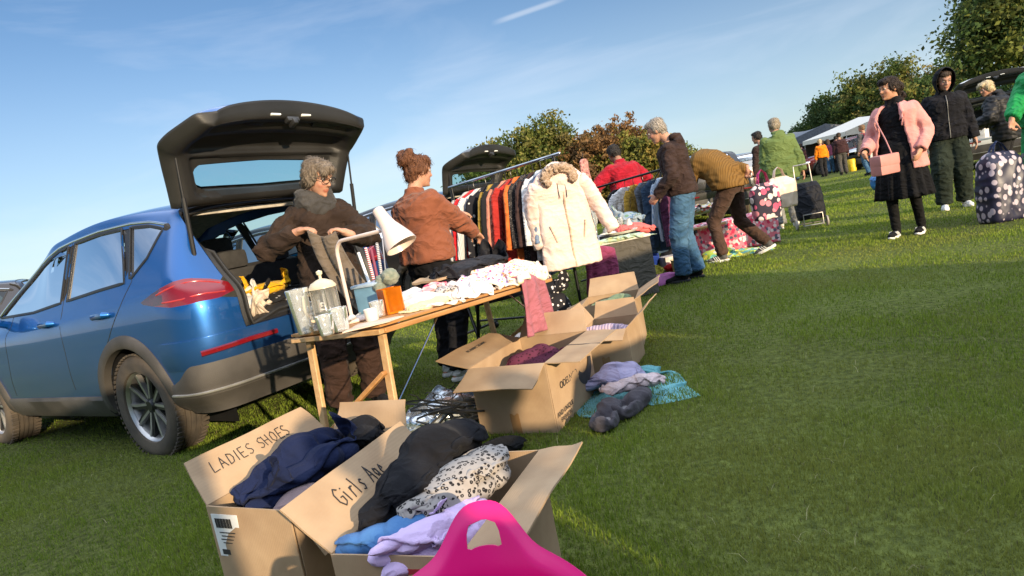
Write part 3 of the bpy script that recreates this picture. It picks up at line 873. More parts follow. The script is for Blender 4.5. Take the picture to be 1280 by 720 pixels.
    k.build('underbody', M_TRIM, R, smooth=False)
    # interior: floor, seats, dash, linings, boot well
    k = MB(); k.box((1.1, 0, .42), (2.0, 1.5, .05))
    k.box((1.93, 0, .90), (.32, 1.45, .22), bev=.06)
    for y in (.36, -.36):
        k.box((1.05, y, .62), (.52, .50, .16), bev=.06); k.box((.82, y, .92), (.16, .48, .62), Matrix.Rotation(-.25, 3, 'Y'), .06); k.box((.73, y, 1.28), (.10, .26, .17), bev=.04)
    k.box((.42, 0, .60), (.48, 1.30, .15), bev=.05); k.box((.14, 0, .86), (.14, 1.20, .50), Matrix.Rotation(-.2, 3, 'Y'), .05)
    for y in (.38, 0, -.38): k.box((.05, y, 1.155), (.09, .24, .14), bev=.04)
    k.build('seats', M_SEAT, R)
    k = MB(); M_ = Matrix.Rotation(math.radians(68), 3, 'Y')
    k.tube([V((1.52, .36, .98)) + M_ @ V((.18 * math.cos(a), .18 * math.sin(a), 0)) for a in np.linspace(0, 2 * PI, 25)], .014, 8); k.build('steering_wheel', M_TRIM, R)
    # boot
    k = MB(); k.box((-.31, 0, .690), (.92, 1.12, .03))
    for s in (1, -1):
        k.grid(lambda u, v: V((lerp(-.80 + .28 * max(0, v - .35) * 1.3, .14 + .10 * 0, u), s * lerp(.60, .60 + .10 * (1 - abs(2 * min(1, v / .55) - 1)) * smoothstep(0, .3, u), 1), lerp(.69, 1.09, v))), 10, 8)
        k.box((-.36, s * .66, 1.25), (.07, .05, .40), Matrix.Rotation(-.5, 3, 'Y'), .02)
    k.build('boot_lining', M_CARPET, R)
    k = MB(); k.grid(lambda u, v: V((lerp(-.45, 1.33, u), lerp(-.6, .6, v), roofz(lerp(-.45, 1.33, u), 6) + .055 - .05 * (2 * v - 1) ** 2)), 10, 10); k.build('headlining', M_HEAD, R)
    # jamb round the opening with the rubber seal
    def edge():
        e = [surf(0, v) for v in np.linspace(zv(.735, 0), 9, 30)]
        e = [V((e[0].x, 0, e[0].z)), V((e[0].x, .3, e[0].z))] + e
        return e
    e = edge(); k = MB(); rs = []
    for p in e:
        inw = V((0, -1, 0)) if p.z < 1.3 else V((0, -.4, -1))
        if p.y < .45: inw = V((0, 0, 1)) if p.z < 1. else V((0, 0, -1))
        inw.normalize(); a = p + V((-.004, 0, 0)); rs.append([a, p + inw * .022 + V((-.010, 0, 0)), p + inw * .05 + V((.012, 0, 0)), p + inw * .075 + V((.07, 0, 0)), p + inw * .08 + V((.13, 0, 0))])
    k.rings(rs, closed=False, cap=False); both(k).build('boot_jamb', M_INNER, R)
    k = MB(); k.tube([p + (V((0, -.055, 0)) if p.z < 1.3 and p.y > .45 else V((0, 0, .05 if p.z < 1 else -.05))) + V((.006, 0, 0)) for p in e], .011, 8)
    both(k).build('boot_seal', mat('boot seal rubber', (.018, .018, .018), .6), R)
    k = MB(); k.box((-.47 + .06, 0, 1.475), (.05, .98, .03), bev=.01); k.build('roof_edge_lining', M_HEAD, R)
    # handles and mirror
    for s in (1, -1):
        for x in (.20, 1.0):
            p = surf(*side(x, .955)); k = MB(); k.tube([V((x - .10, s * (p.y + .004), .955)), V((x - .08, s * (p.y + .032), .960)), V((x + .05, s * (p.y + .034), .956)), V((x + .09, s * (p.y + .004), .95))], [.012, .017, .017, .012], 8, True, flat=(.8, 1.2))
            k.build('door_handle', pnt, R)
        k = MB(); k.ell((1.80, s * .99, 1.075), (.075, .125, .075)); k.tube([(1.86, s * .82, 1.0), (1.82, s * .92, 1.04)], .03, 8); k.build('wing_mirror', pnt, R)
        k = MB(); k.ell((3.10, s * .72, .74), (.20, .13, .07)); k.build('headlight', M_CHROME, R)
    k = MB(); k.box((3.30, 0, .42), (.10, 1.25, .26), bev=.04); k.build('front_bumper', M_CLAD, R)
    k = MB(); k.box((3.335, 0, .66), (.03, .9, .14), bev=.02); k.build('grille', M_TRIM, R)
    for (x, y, s) in ((0, .775, 1), (WB, .775, 1), (0, -.775, -1), (WB, -.775, -1)): wheel_parts(R, x, y, sgn=s, steer=0)
    make_gate(R, pnt, gate_open)
    for o in kids(R):       # short rear overhang
        if o.type == 'MESH' and o.name.split('.')[0] not in ('tyre', 'rim'):
            c_ = vcoords(o.data); c_[:, 0] = np.where(c_[:, 0] < 0, c_[:, 0] * .90, c_[:, 0]); set_coords(o.data, c_)
    return R

def make_gate(R, pnt, opened):
    # profile (side view) of the raised tailgate from hinge to lower lip, outer skin; inner side is underneath
    if opened: pr = [(-.435, 1.525), (-.475, 1.64), (-.515, 1.75), (-.56, 1.855), (-.62, 1.92), (-.72, 1.972), (-.83, 2.015), (-.92, 2.052), (-.975, 2.068)]
    else: pr = [(-.46, 1.555), (-.58, 1.50), (-.68, 1.36), (-.77, 1.20), (-.835, 1.10), (-.862, 1.0), (-.868, .90), (-.865, .80), (-.84, .735)]
    ss = np.linspace(0, 1, len(pr)); nx, ny = 44, 60
    def prof(s): return V((crom(list(ss), [p[0] for p in pr], s), 0, crom(list(ss), [p[1] for p in pr], s)))
    def nrm(s):
        d = prof(min(1, s + .01)) - prof(max(0, s - .01)); n = V((-d.z, 0, d.x)).normalized()
        return n if opened else (n if n.x < 0 or n.z > .5 else -n)
    sg = 1
    def out(s):
        d = (prof(min(1, s + .01)) - prof(max(0, s - .01))).normalized(); n = V((d.z, 0, -d.x))   # rotate
        ref = V((1, 0, .6)) if opened else V((-1, 0, .3))
        return n if n.dot(ref) > 0 else -n
    def hw(s): return crom([0, .12, .35, .5, .62, .8, .92, 1], [.64, .66, .70, .715, .70, .645, .60, .52], s)
    def P(s, y, off):
        p = prof(s); w = hw(s); yy = y * w; o = out(s)
        crown = -.075 * (y * y) * (.4 + .6 * s)    # plan-form curvature
        edge = -.02 * abs(y) ** 8
        return V((p.x, yy, p.z)) + o * (off + crown + edge)
    def shell(off, poly_hole=None):
        par = {}; quads = []
        for j in range(ny + 1):
            for i in range(nx + 1): par[j * (nx + 1) + i] = (i / nx, 2 * j / ny - 1)
        for j in range(ny):
            for i in range(nx): a = j * (nx + 1) + i; quads.append([a, a + 1, a + nx + 2, a + nx + 1])
        ins = []
        if poly_hole: ins, quads = cut_grid2(quads, par, poly_hole)
        return par, quads, ins
    def cut_grid2(quads, par, poly): return cut_grid(quads, par, poly)
    hole = densify([(.10, -.66), (.09, 0), (.10, .66), (.13, .75), (.24, .75), (.275, .68), (.29, 0), (.275, -.68), (.24, -.75), (.13, -.75)], 5)
    par, quads, ins = shell(0, hole)
    th = .055
    ids = len(par); A = [P(*par[i], 0) for i in range(ids)]
    g = bpy.data.objects.new('tailgate', None); COL.objects.link(g); g.parent = R; g.empty_display_size = .1
    if opened: g.scale = (1.0, 1.06, 1.0); g.location = (-.06, 0, 0)
    mb = MB(); vs, fs = sub(quads, A, two=False); mb.add(vs, fs)
    me = mb.mesh('panel', pnt, True, 180); bm = bmesh.new(); bm.from_mesh(me); bmesh.ops.recalc_face_normals(bm, faces=bm.faces[:])
    bm.to_mesh(me); bm.free(); link('panel', me, g)
    # inner trim: raised rim border and recessed middle
    def dep(s, y):
        e = min(1 - abs(y), (1 - s) * 1.1, s * 2.0 + .02)
        rim = smoothstep(.0, .05, e) * .075 + smoothstep(.05, .10, e) * .020 - smoothstep(.17, .24, e) * .022
        if .36 < s < .66: rim -= .032 * smoothstep(.36, .42, s) * smoothstep(.66, .60, s) * smoothstep(.84, .70, abs(y))
        rim += .016 * math.exp(-((s - .72) / .03) ** 2) * smoothstep(.9, .7, abs(y))
        if .08 < s < .34 and abs(y) < .80: rim = min(rim, .045)
        return .012 + rim
    B = [P(*par[i], -dep(*par[i])) for i in range(ids)]
    mb = MB(); vs, fs = sub(quads, B, two=False); mb.add(vs, fs)
    # close outer border and window reveal
    n0 = nx + 1
    bl = [j * n0 for j in range(ny + 1)]; br = [j * n0 + nx for j in range(ny + 1)]; bb = list(range(n0)); bt = [ny * n0 + i for i in range(n0)]
    for L_ in (bl, br, bb, bt):
        mb.add([A[i] for i in L_] + [B[i] for i in L_], [[q, q + 1, len(L_) + q + 1, len(L_) + q] for q in range(len(L_) - 1)])
    H = [P(s, y, 0) for s, y in hole] ; H2 = [P(s, y, -dep(s, y)) for s, y in hole]
    mb.add(H + H2, [[q, (q + 1) % len(hole), len(hole) + (q + 1) % len(hole), len(hole) + q] for q in range(len(hole))])
    mb.build('inner_trim', M_INNER, g, angle=60)
    vs, fs = sub(ins, [a for a in [P(*par[i], -.006) for i in range(ids)]], two=False); k = MB(); k.add(vs, fs); k.build('rear_window', glass_mat('rear window glass', (.42, .62, .66)), g, angle=180)
    k = MB(); strip([P(s, y, -.002) for s, y in hole], .03, .004, True, k, out=V((1, 0, .3))); k.build('window_seal', M_TRIM, g, fixn=True)
    if opened:
        for y in (-.42, .36): # grab recesses
            k = MB()
            s = .79; c = P(s, y, -dep(s, y) - .001); t = (P(s + .02, y, -dep(s, y)) - P(s - .02, y, -dep(s, y))).normalized(); o = out(s)
            M = Matrix((t, V((0, 1, 0)), o)).transposed(); k.box(c, (.055, .14, .012), M, .005); k.build('grab_recess', M_TRIM, g)
        s = .88; k = MB(); c = P(s, 0, -dep(s, 0) - .01); t = (P(s + .02, 0, 0) - P(s - .02, 0, 0)).normalized(); o = out(s); M = Matrix((t, V((0, 1, 0)), o)).transposed()
        k.box(c, (.05, .09, .03), M, .008); k.box(c - o * .02, (.07, .035, .035), M, .008); k.build('latch', mat('latch metal', (.06, .06, .06), .4, .6), g)
        for y in (-.18, .22):
            c = P(.955, y, -dep(.955, y) - .004); k = MB(); k.box(c, (.02, .07, .012), M, .004); k.build('courtesy_lamp', mat('lamp lens', (.8, .8, .75), .2), g)
        for s_ in (1, -1):
            a = V((-.60, s_ * .635, 1.20)); b = P(.50, s_ * .90, -.06); k = MB(); k.tube([a, a.lerp(b, .55)], .014, 8); k.tube([a.lerp(b, .5), b], .007, 8); k.build('gas_strut', M_TRIM, g)
    return g

CAR_ROT = math.atan2(.545, -.839)
blue = make_car('blue hatchback with its tailgate raised and boot full of bags beside the trestle table', M_BLUE)
blue.location = (-1.953, 4.738, -.02); blue.rotation_euler = (0, 0, CAR_ROT)
# ================================================================ people
M_SKIN = vcol_mat('skin', .55, bump=.08, bscale=200, spec=.35, subsurf=.12, mottling=.08, msc=30)
M_EYE = mat('eye white', (.34, .30, .27), .25, contrast=.05); M_IRIS = mat('eye iris', (.02, .014, .01), .15)
M_HAIR_ = {}
def hair_mat(name, c, c2):
    return mat(name, c, .55, c2=c2, scale=60, bump=.6, bscale=160, stretch=(3, 3, .6), spec=.3)
def ik(a, b, l1, l2, hint):
    a, b, hint = V(a), V(b), V(hint); d = b - a; L = d.length
    if L > (l1 + l2) * .999: b = a + d * ((l1 + l2) * .999 / L); d = b - a; L = d.length
    x = (l1 * l1 - l2 * l2 + L * L) / (2 * L); h = math.sqrt(max(0, l1 * l1 - x * x))
    u = d.normalized(); n = hint - u * hint.dot(u)
    n = n.normalized() if n.length > 1e-6 else u.orthogonal().normalized()
    return a + u * x + n * h, b
class Skel: pass
def skel(H=1.7, pelvis=(0, 0, None), lean=(0, 0), mid=None, twist=0., feet=None, knees=((.1, 1, 0), (-.1, 1, 0)), hands=None, elbows=None, head=(0, 0, 0), neckfwd=.03, width=1.0, toes=None):
    s = H / 1.7; K = Skel(); K.s = s; K.w = width
    px, py, pz = pelvis; pz = .945 * s if pz is None else pz
    K.P = V((px, py, pz))
    le, sd = lean       # forward lean and sideways lean, radians
    R = Matrix.Rotation(-le, 3, 'X') @ Matrix.Rotation(sd, 3, 'Y')
    K.N = K.P + R @ V((0, 0, .50 * s))
    K.Mid = K.P + (R @ V((0, 0, .27 * s))) + (V(mid) if mid else V((0, -.0, 0)))
    K.tw = twist
    tN = (K.N - K.Mid).normalized()
    K.R = R
    x = V((math.cos(twist), math.sin(twist), 0)); x = (x - tN * x.dot(tN)).normalized(); K.X = x; K.F = tN.cross(x).normalized(); K.T = tN
    K.sh = [K.N + x * (sg * .160 * s * width) - tN * .078 * s for sg in (1, -1)]
    K.hip = [K.P + V((sg * .088 * s * width, 0, -.03 * s)) for sg in (1, -1)]
    feet = feet or ((.12, 0, .085), (-.12, 0, .085))
    K.toe = toes or ((.15, 1, 0), (-.15, 1, 0))
    K.knee, K.ank = [], []
    for i in (0, 1):
        k, a = ik(K.hip[i], V(feet[i]), .428 * s, .415 * s, knees[i]); K.knee.append(k); K.ank.append(a)
    hands = hands or ((.27, .05, .80 * s), (-.27, .05, .80 * s)); elbows = elbows or ((.4, -1, 0), (-.4, -1, 0))
    K.elb, K.wr = [], []
    for i in (0, 1):
        k, a = ik(K.sh[i], V(hands[i]), .285 * s, .255 * s, elbows[i]); K.elb.append(k); K.wr.append(a)
    yaw, pit, rol = head
    K.HR = Matrix.Rotation(yaw, 3, 'Z') @ Matrix.Rotation(pit, 3, 'X') @ Matrix.Rotation(rol, 3, 'Y')
    K.Hc = K.N + tN * .085 * s + V((0, 0, 1)) * .0 + K.F * neckfwd * s + K.HR @ V((0, .02 * s, .085 * s))
    return K
def spine(K, u):
    """u: 0 pelvis .. 1 neck base; negative goes straight down"""
    if u < 0: 
        return K.P + V((0, 0, u * .53 * K.s)), V((0, 0, 1)), V((1, 0, 0)), V((0, 1, 0))
    P, M, N_ = K.P, K.Mid, K.N
    B = M * 2 - (P + N_) * .5
    c = P * (1 - u) ** 2 + B * 2 * u * (1 - u) + N_ * u * u
    t = ((B - P) * (1 - u) + (N_ - B) * u).normalized()
    if u < .12: t = t.lerp(V((0, 0, 1)), 1 - u / .12).normalized()
    a = K.tw * u; x = V((math.cos(a), math.sin(a), 0)); x = (x - t * x.dot(t)).normalized()
    return c, t, x, t.cross(x)
_BODY = [(-.16, .150, .105), (0, .168, .118), (.2, .160, .112), (.4, .145, .105), (.62, .155, .115), (.78, .166, .112), (.88, .152, .098), (.95, .105, .080), (1.0, .068, .062)]
def torso_ring(K, u, rx, ry, n=24, dy=0., p=1.0):
    c, t, x, f = spine(K, u); s = K.s
    r = []
    for k in range(n):
        a = 2 * PI * k / n; ca, sa = math.cos(a), math.sin(a)
        e = 2 / 2.5
        r.append(c + f * dy + x * rx * s * K.w * math.copysign(abs(ca) ** e, ca) + f * ry * s * math.copysign(abs(sa) ** e, sa))
    return r
def hand(mb, W, d, n, side_, curl=.6, spread=.012, thumb=.5, s=1.0):
    """palm + four unequal bent fingers + thumb.  d: direction, n: palm normal, side_: +1 when thumb lies toward n x d"""
    d = V(d).normalized(); n = V(n); n = (n - d * n.dot(d)).normalized(); l = n.cross(d) * side_
    M = Matrix((l, d, n)).transposed()
    mb.ell(V(W) + d * .045 * s, (.040 * s, .052 * s, .017 * s), M, 14, 10)
    mb.tube([V(W) - d * .02, V(W) + d * .03 * s], [.026 * s, .027 * s], 10, True, flat=(1, 1))
    for i, (off, ln) in enumerate(((.030, .070), (.010, .080), (-.010, .074), (-.029, .058))):
        p = V(W) + d * (.082 - .006 * abs(i - 1.2)) * s + l * off * s; q = d.copy() + l * off * 3.5 * spread / .012 * .25; pts = [p - d * .03 * s]; ang = 0
        q.normalize()
        for k, fr in enumerate((.44, .32, .24)):
            pts.append(p.copy()); ang = curl * (.7 + .35 * k); q = (Matrix.Rotation(ang * .9, 3, d.cross(n)) @ q) if k else (Matrix.Rotation(curl * .55, 3, d.cross(n)) @ q)
            p = p + q * ln * fr * s
        pts.append(p)
        mb.tube(pts, [.0095 * s, .0095 * s, .009 * s, .0085 * s, .0075 * s], 8, True)
    b = V(W) + d * .022 * s + l * .028 * s; t1 = (l * .75 + d * .65 + n * thumb * .6).normalized(); t2 = (l * .3 + d * .85 + n * thumb).normalized()
    mb.tube([b - l * .012, b, b + t1 * .038 * s, b + t1 * .038 * s + t2 * .032 * s, b + t1 * .038 * s + t2 * .054 * s], [.013 * s, .014 * s, .011 * s, .0095 * s, .008 * s], 8, True)
def person(label, loc, face, K, skin=(.47, .25, .165), voxel=.010, hands_pose=None, hair=None, clothes=(), group=None, shoes=None, eyes=True, cat='person', chest=1.0, glasses=False, headhide=False):
    """face: world direction the pelvis faces"""
    R = thing('person', label, cat, loc, math.atan2(-face[0], face[1]), group); s = K.s
    mb = MB()
    mb.rings([torso_ring(K, u, rx * .93, ry * .93) for u, rx, ry in _BODY])
    for i, sg in enumerate((1, -1)):
        mb.tube([K.hip[i], K.hip[i].lerp(K.knee[i], .5), K.knee[i], K.knee[i].lerp(K.ank[i], .35), K.ank[i]], [r * s for r in (.082, .070, .050, .052, .035)], 14, True)
        mb.tube([K.sh[i], K.sh[i].lerp(K.elb[i], .6), K.elb[i], K.elb[i].lerp(K.wr[i], .3), K.wr[i]], [r * s for r in (.050, .043, .036, .036, .025)], 12, True)
        t = V(K.toe[i]).normalized(); mb.tube([K.ank[i] - t * .03 - V((0, 0, .045)), K.ank[i] + t * .12 - V((0, 0, .055))], [.024 * s, .022 * s], 10, True)
        hp = (hands_pose or {}).get(i, {})
        d = V(hp.get('d', (K.wr[i] - K.elb[i]))); n = V(hp.get('n', (-sg, 0, 0)))
        hand(mb, K.wr[i], d, n, hp.get('side', sg if True else 1), hp.get('curl', .45), thumb=hp.get('thumb', .5), s=s)
    hs = s * 1.0; hM = K.HR; c = K.Hc
    def E(p, r): mb.ell(c + hM @ (V(p) * hs), tuple(q * hs for q in r), hM, 16, 12)
    mb.tube([K.N - K.T * .04, K.N + K.T * .03 * s, c + hM @ V((0, -.02, -.05)) * hs], [.062 * s, .056 * s, .054 * s], 14, True)
    E((0, -.012, .025), (.074, .092, .086)); E((0, .022, -.030), (.061, .068, .082)); E((0, .040, -.080), (.040, .044, .034))
    E((.030, .055, -.025), (.026, .026, .026)); E((-.030, .055, -.025), (.026, .026, .026))
    E((0, .096, -.020), (.0135, .018, .013)); E((0, .088, -.004), (.009, .016, .024)); E((0, .080, .033), (.046, .014, .012))
    E((0, .083, -.058), (.022, .010, .007)); E((0, .082, -.068), (.018, .010, .007)); E((0, .078, -.095), (.018, .014, .014))
    for q in (1, -1): E((q * .075, -.008, -.010), (.010, .022, .032))
    me = remesh(mb, voxel, 2 if voxel > .008 else 3, 'body')
    Hi = hM.inverted(); base = np.array(skin)
    HiA = np.array(Hi); cA = np.array(c)
    def colf(co):
        q = (co - cA) @ HiA.T / hs; a = np.tile(base, (len(co), 1))
        lip = (np.abs(q[:, 0]) < .024) & (np.abs(q[:, 2] + .062) < .010) & (q[:, 1] > .075); a[lip] = base * np.array([.8, .52, .5])
        brow = (np.abs(np.abs(q[:, 0]) - .032) < .019) & (np.abs(q[:, 2] - .036 + .1 * np.abs(np.abs(q[:, 0]) - .03)) < .006) & (q[:, 1] > .06); a[brow] = base * .35
        red = (np.exp(-((np.abs(q[:, 0]) - .04) / .02) ** 2 - ((q[:, 2] + .03) / .02) ** 2) * (q[:, 1] > .03))[:, None]; a = a * (1 - red * np.array([0, .18, .15]))
        return a
    set_cols(me, colf); me.materials.append(M_SKIN); link('body', me, R)
    if eyes:
        for q in (1, -1):
            k = MB(); p = c + hM @ V((q * .031, .0735, .010)) * hs; k.ell(p, (.0118 * hs,) * 3, None, 12, 8); k.cur = 1; k.ell(p + hM @ V((0, .0070, 0)) * hs, (.0068 * hs,) * 3, None, 10, 6)
            k.build('eye', [M_EYE, M_IRIS], R)
    if glasses:
        k = MB()
        for q in (1, -1):
            pc = V((q * .034, .100, .010)); k.tube([c + hM @ (pc + V((.025 * math.cos(a), -.006 * math.cos(a) * q, .018 * math.sin(a)))) * hs for a in np.linspace(0, 2 * PI, 17)], .0024, 6)
            k.tube([c + hM @ V((q * .058, .094, .014)) * hs, c + hM @ V((q * .078, .05, .016)) * hs, c + hM @ V((q * .078, -.01, .010)) * hs], .002, 6)
        k.tube([c + hM @ V((-.010, .103, .014)) * hs, c + hM @ V((.010, .103, .014)) * hs], .002, 6)
        k.build('glasses', mat('spectacle frame', (.02, .015, .012), .3), R)
    if hair: make_hair(K, R, *hair)
    for f in clothes: f(K, R)
    if shoes: shoes(K, R)
    return R
def make_hair(K, R, style, m, vox=.009):
    mb = MB(); hs = K.s; hM = K.HR; c = K.Hc
    def E(p, r): mb.ell(c + hM @ (V(p) * hs), tuple(q * hs for q in r), hM, 14, 10)
    E((0, -.030, .055), (.080, .085, .066)); E((0, -.058, .005), (.074, .052, .078)); E((0, .030, .088), (.060, .050, .030))
    amp = .008
    if style == 'short':
        for q in (1, -1): E((q * .066, -.025, .020), (.018, .050, .055))
        E((0, -.05, -.04), (.06, .04, .05)); amp = .006
    elif style == 'bob':     # chin-less layered short women's cut with fringe
        for q in (1, -1): E((q * .068, -.015, .015), (.024, .060, .070))
        E((0, .062, .078), (.058, .038, .030)); E((.03, .078, .062), (.034, .020, .026)); E((0, -.065, -.045), (.068, .045, .055)); amp = .012
    elif style == 'bun':
        for q in (1, -1): E((q * .068, -.010, .020), (.016, .055, .050))
        E((0, -.06, -.04), (.058, .042, .05)); E((0, .055, .072), (.055, .035, .028))
        rr = random.Random(5)
        for _ in range(16): E((rr.uniform(-.05, .05), -.11 + rr.uniform(-.035, .03), .085 + rr.uniform(-.035, .045)), (.026,) * 3)
        amp = .016
    elif style == 'long':
        for q in (1, -1): E((q * .070, -.02, .0), (.026, .062, .085)); E((q * .062, -.055, -.09), (.034, .045, .08))
        E((0, -.080, -.09), (.075, .045, .11)); E((0, .05, .085), (.06, .045, .03)); E((0, -.085, -.17), (.055, .035, .05)); amp = .014
    elif style == 'ponytail':
        for q in (1, -1): E((q * .068, -.015, .018), (.018, .055, .056))
        E((0, .058, .080), (.056, .036, .028)); rr = random.Random(3)
        for z in np.linspace(.0, -.17, 9):
            for _ in range(2): E((rr.uniform(-.035, .035), -.115 + rr.uniform(-.02, .015) + .02 * z, z + .02), (.036, .032, .03))
        amp = .015
    elif style == 'cap': amp = .002
    me = remesh(mb, vox, 1, 'hair'); wrinkle(me, amp, (46, 46, 18), 3.1)
    # loose strands lying on the cap
    rr = random.Random(len(me.vertices)); co = vcoords(me); no = vnormals(me); vs, fs = [], []
    ns = 900 if vox < .012 else 350; dn = hM @ V((0, -.25, -1)); wdt = .0022 if vox < .012 else .003
    for _ in range(ns):
        i = rr.randrange(len(co)); p = V(co[i].tolist()); n = V(no[i].tolist()); q = V(((rr.random() - .5), (rr.random() - .5), (rr.random() - .5)))
        t = (dn + q * (.7 if style != 'bun' else 2.2)); t = (t - n * t.dot(n))
        if t.length < 1e-4: continue
        t.normalize(); L_ = rr.uniform(.02, .055); s = n.cross(t).normalized() * wdt; b = len(vs); ph = rr.uniform(-1, 1) * (.5 if style != 'bun' else 1.6)
        for k in range(4):
            u = k / 3; c_ = p + n * (.001 + .010 * math.sin(u * PI) * rr.uniform(.2, 1) + .004 * u * rr.random()) + t * L_ * u + s.normalized() * ph * L_ * u * u * .5 - n * .012 * u * u
            w_ = 1 - .75 * u; vs += [tuple(c_ - s * w_), tuple(c_ + s * w_)]
        for k in range(3): fs.append([b + 2 * k, b + 2 * k + 1, b + 2 * k + 3, b + 2 * k + 2])
    bm = bmesh.new(); bm.from_mesh(me); t = bpy.data.meshes.new('t'); t.from_pydata(vs, [], fs); bm.from_mesh(t); bm.to_mesh(me); bm.free(); bpy.data.meshes.remove(t); me.shade_smooth()
    me.materials.append(m); link('hair', me, R)
def jacket(m, hem=-.12, ease=.03, sleeve=(.080, .066, .052), sl=.98, hood=None, collar=.0, amp=.011, vox=.0115, wsc=(9, 9, 14), belly=0., name='jacket', flare=0., neckr=.085, hoodm=None):
    def f(K, R):
        s = K.s; mb = MB(); us = [hem, hem + .05] + [u for u in (0, .2, .4, .6, .78, .88, .95) if u > hem + .08] + [1.0]
        rs = []
        for u in us:
            rx = crom([b[0] for b in _BODY], [b[1] for b in _BODY], u) if u > -.16 else .158; ry = crom([b[0] for b in _BODY], [b[2] for b in _BODY], u) if u > -.16 else .118
            fl = flare * max(0, .3 - u); e = ease
            if u >= 1: rx = ry = neckr - e; rx *= .95
            elif u > .85: e = ease * (.75 if u < .9 else .45)
            bl = belly * math.exp(-((u - .25) / .25) ** 2)
            rs.append(torso_ring(K, u, rx + e + fl, ry + e + fl * .8 + bl * .5, dy=bl * .5 * s))
        mb.rings(rs)
        if collar:
            c, t, x, fw = spine(K, .98); mb.tube([c - t * .01, c + t * (.03 + collar) * s], [neckr * s * .98, (neckr - .012) * s], 18, False)
        for i in (0, 1):
            w = K.elb[i].lerp(K.wr[i], sl)
            inn = K.N.lerp(K.sh[i], .55) - K.T * .05
            mb.tube([inn, K.sh[i], K.sh[i].lerp(K.elb[i], .5), K.elb[i], K.elb[i].lerp(w, .5), w], [sleeve[0] * s * .8, sleeve[0] * s * .84, sleeve[0] * s * .88, sleeve[1] * s, (sleeve[1] + sleeve[2]) / 2 * s, sleeve[2] * s], 14, False)
            mb.ell(K.sh[i], (sleeve[0] * s * .86,) * 3)
        if hood == 'down':
            c = K.N - K.F * .095 * s + K.T * .0; M = Matrix((K.X, K.F, K.T)).transposed()
            mb.ell(c - K.T * .03, (.115 * s, .055 * s, .085 * s), M); mb.ell(c + K.T * .045 + K.F * .03, (.10 * s, .07 * s, .035 * s), M)
        elif hood == 'up':
            pass
        amp_ = max(amp, .010) * 1.25; me = remesh(mb, vox, 2, name)
        js = [(K.elb[i], .12 * s) for i in (0, 1)] + [(K.sh[i], .12 * s) for i in (0, 1)]
        def mask(co):
            a = np.full(len(co), .65)
            for p, r in js: a += 1.1 * np.exp(-((co - np.array(p)) ** 2).sum(1) / (r * r))
            c, t, x, fw = spine(K, .15); a += .6 * np.exp(-((co - np.array(c)) @ np.array(t)) ** 2 / (.10 ** 2))
            return a
        wrinkle(me, amp_, wsc, K.P.x + 11 * s + K.tw, mask=mask); me.materials.append(m); link(name, me, R)
        if hood == 'up':
            k = MB(); hM = K.HR; c = K.Hc
            # shell around the head with a face opening
            def g(u, v):
                a = lerp(-.66 * PI, .66 * PI, u) ; b = lerp(-.62 * PI, .5 * PI, v)
                x = math.sin(a) * math.cos(b * .98); z = math.sin(b); y = -math.cos(a) * math.cos(b * .98)
                r = V((.120, .140, .158)); q = V((x * r.x, y * r.y - .010 + .03 * max(0, z), z * r.z + .008))
                if z < -.3: q = q + V((0, .02, -.03)) * (-(z) - .3)
                return c + hM @ (q * s)
            k.grid(g, 30, 22); k.build('hood', hoodm or m, R, solid=.006, angle=180)
    return f
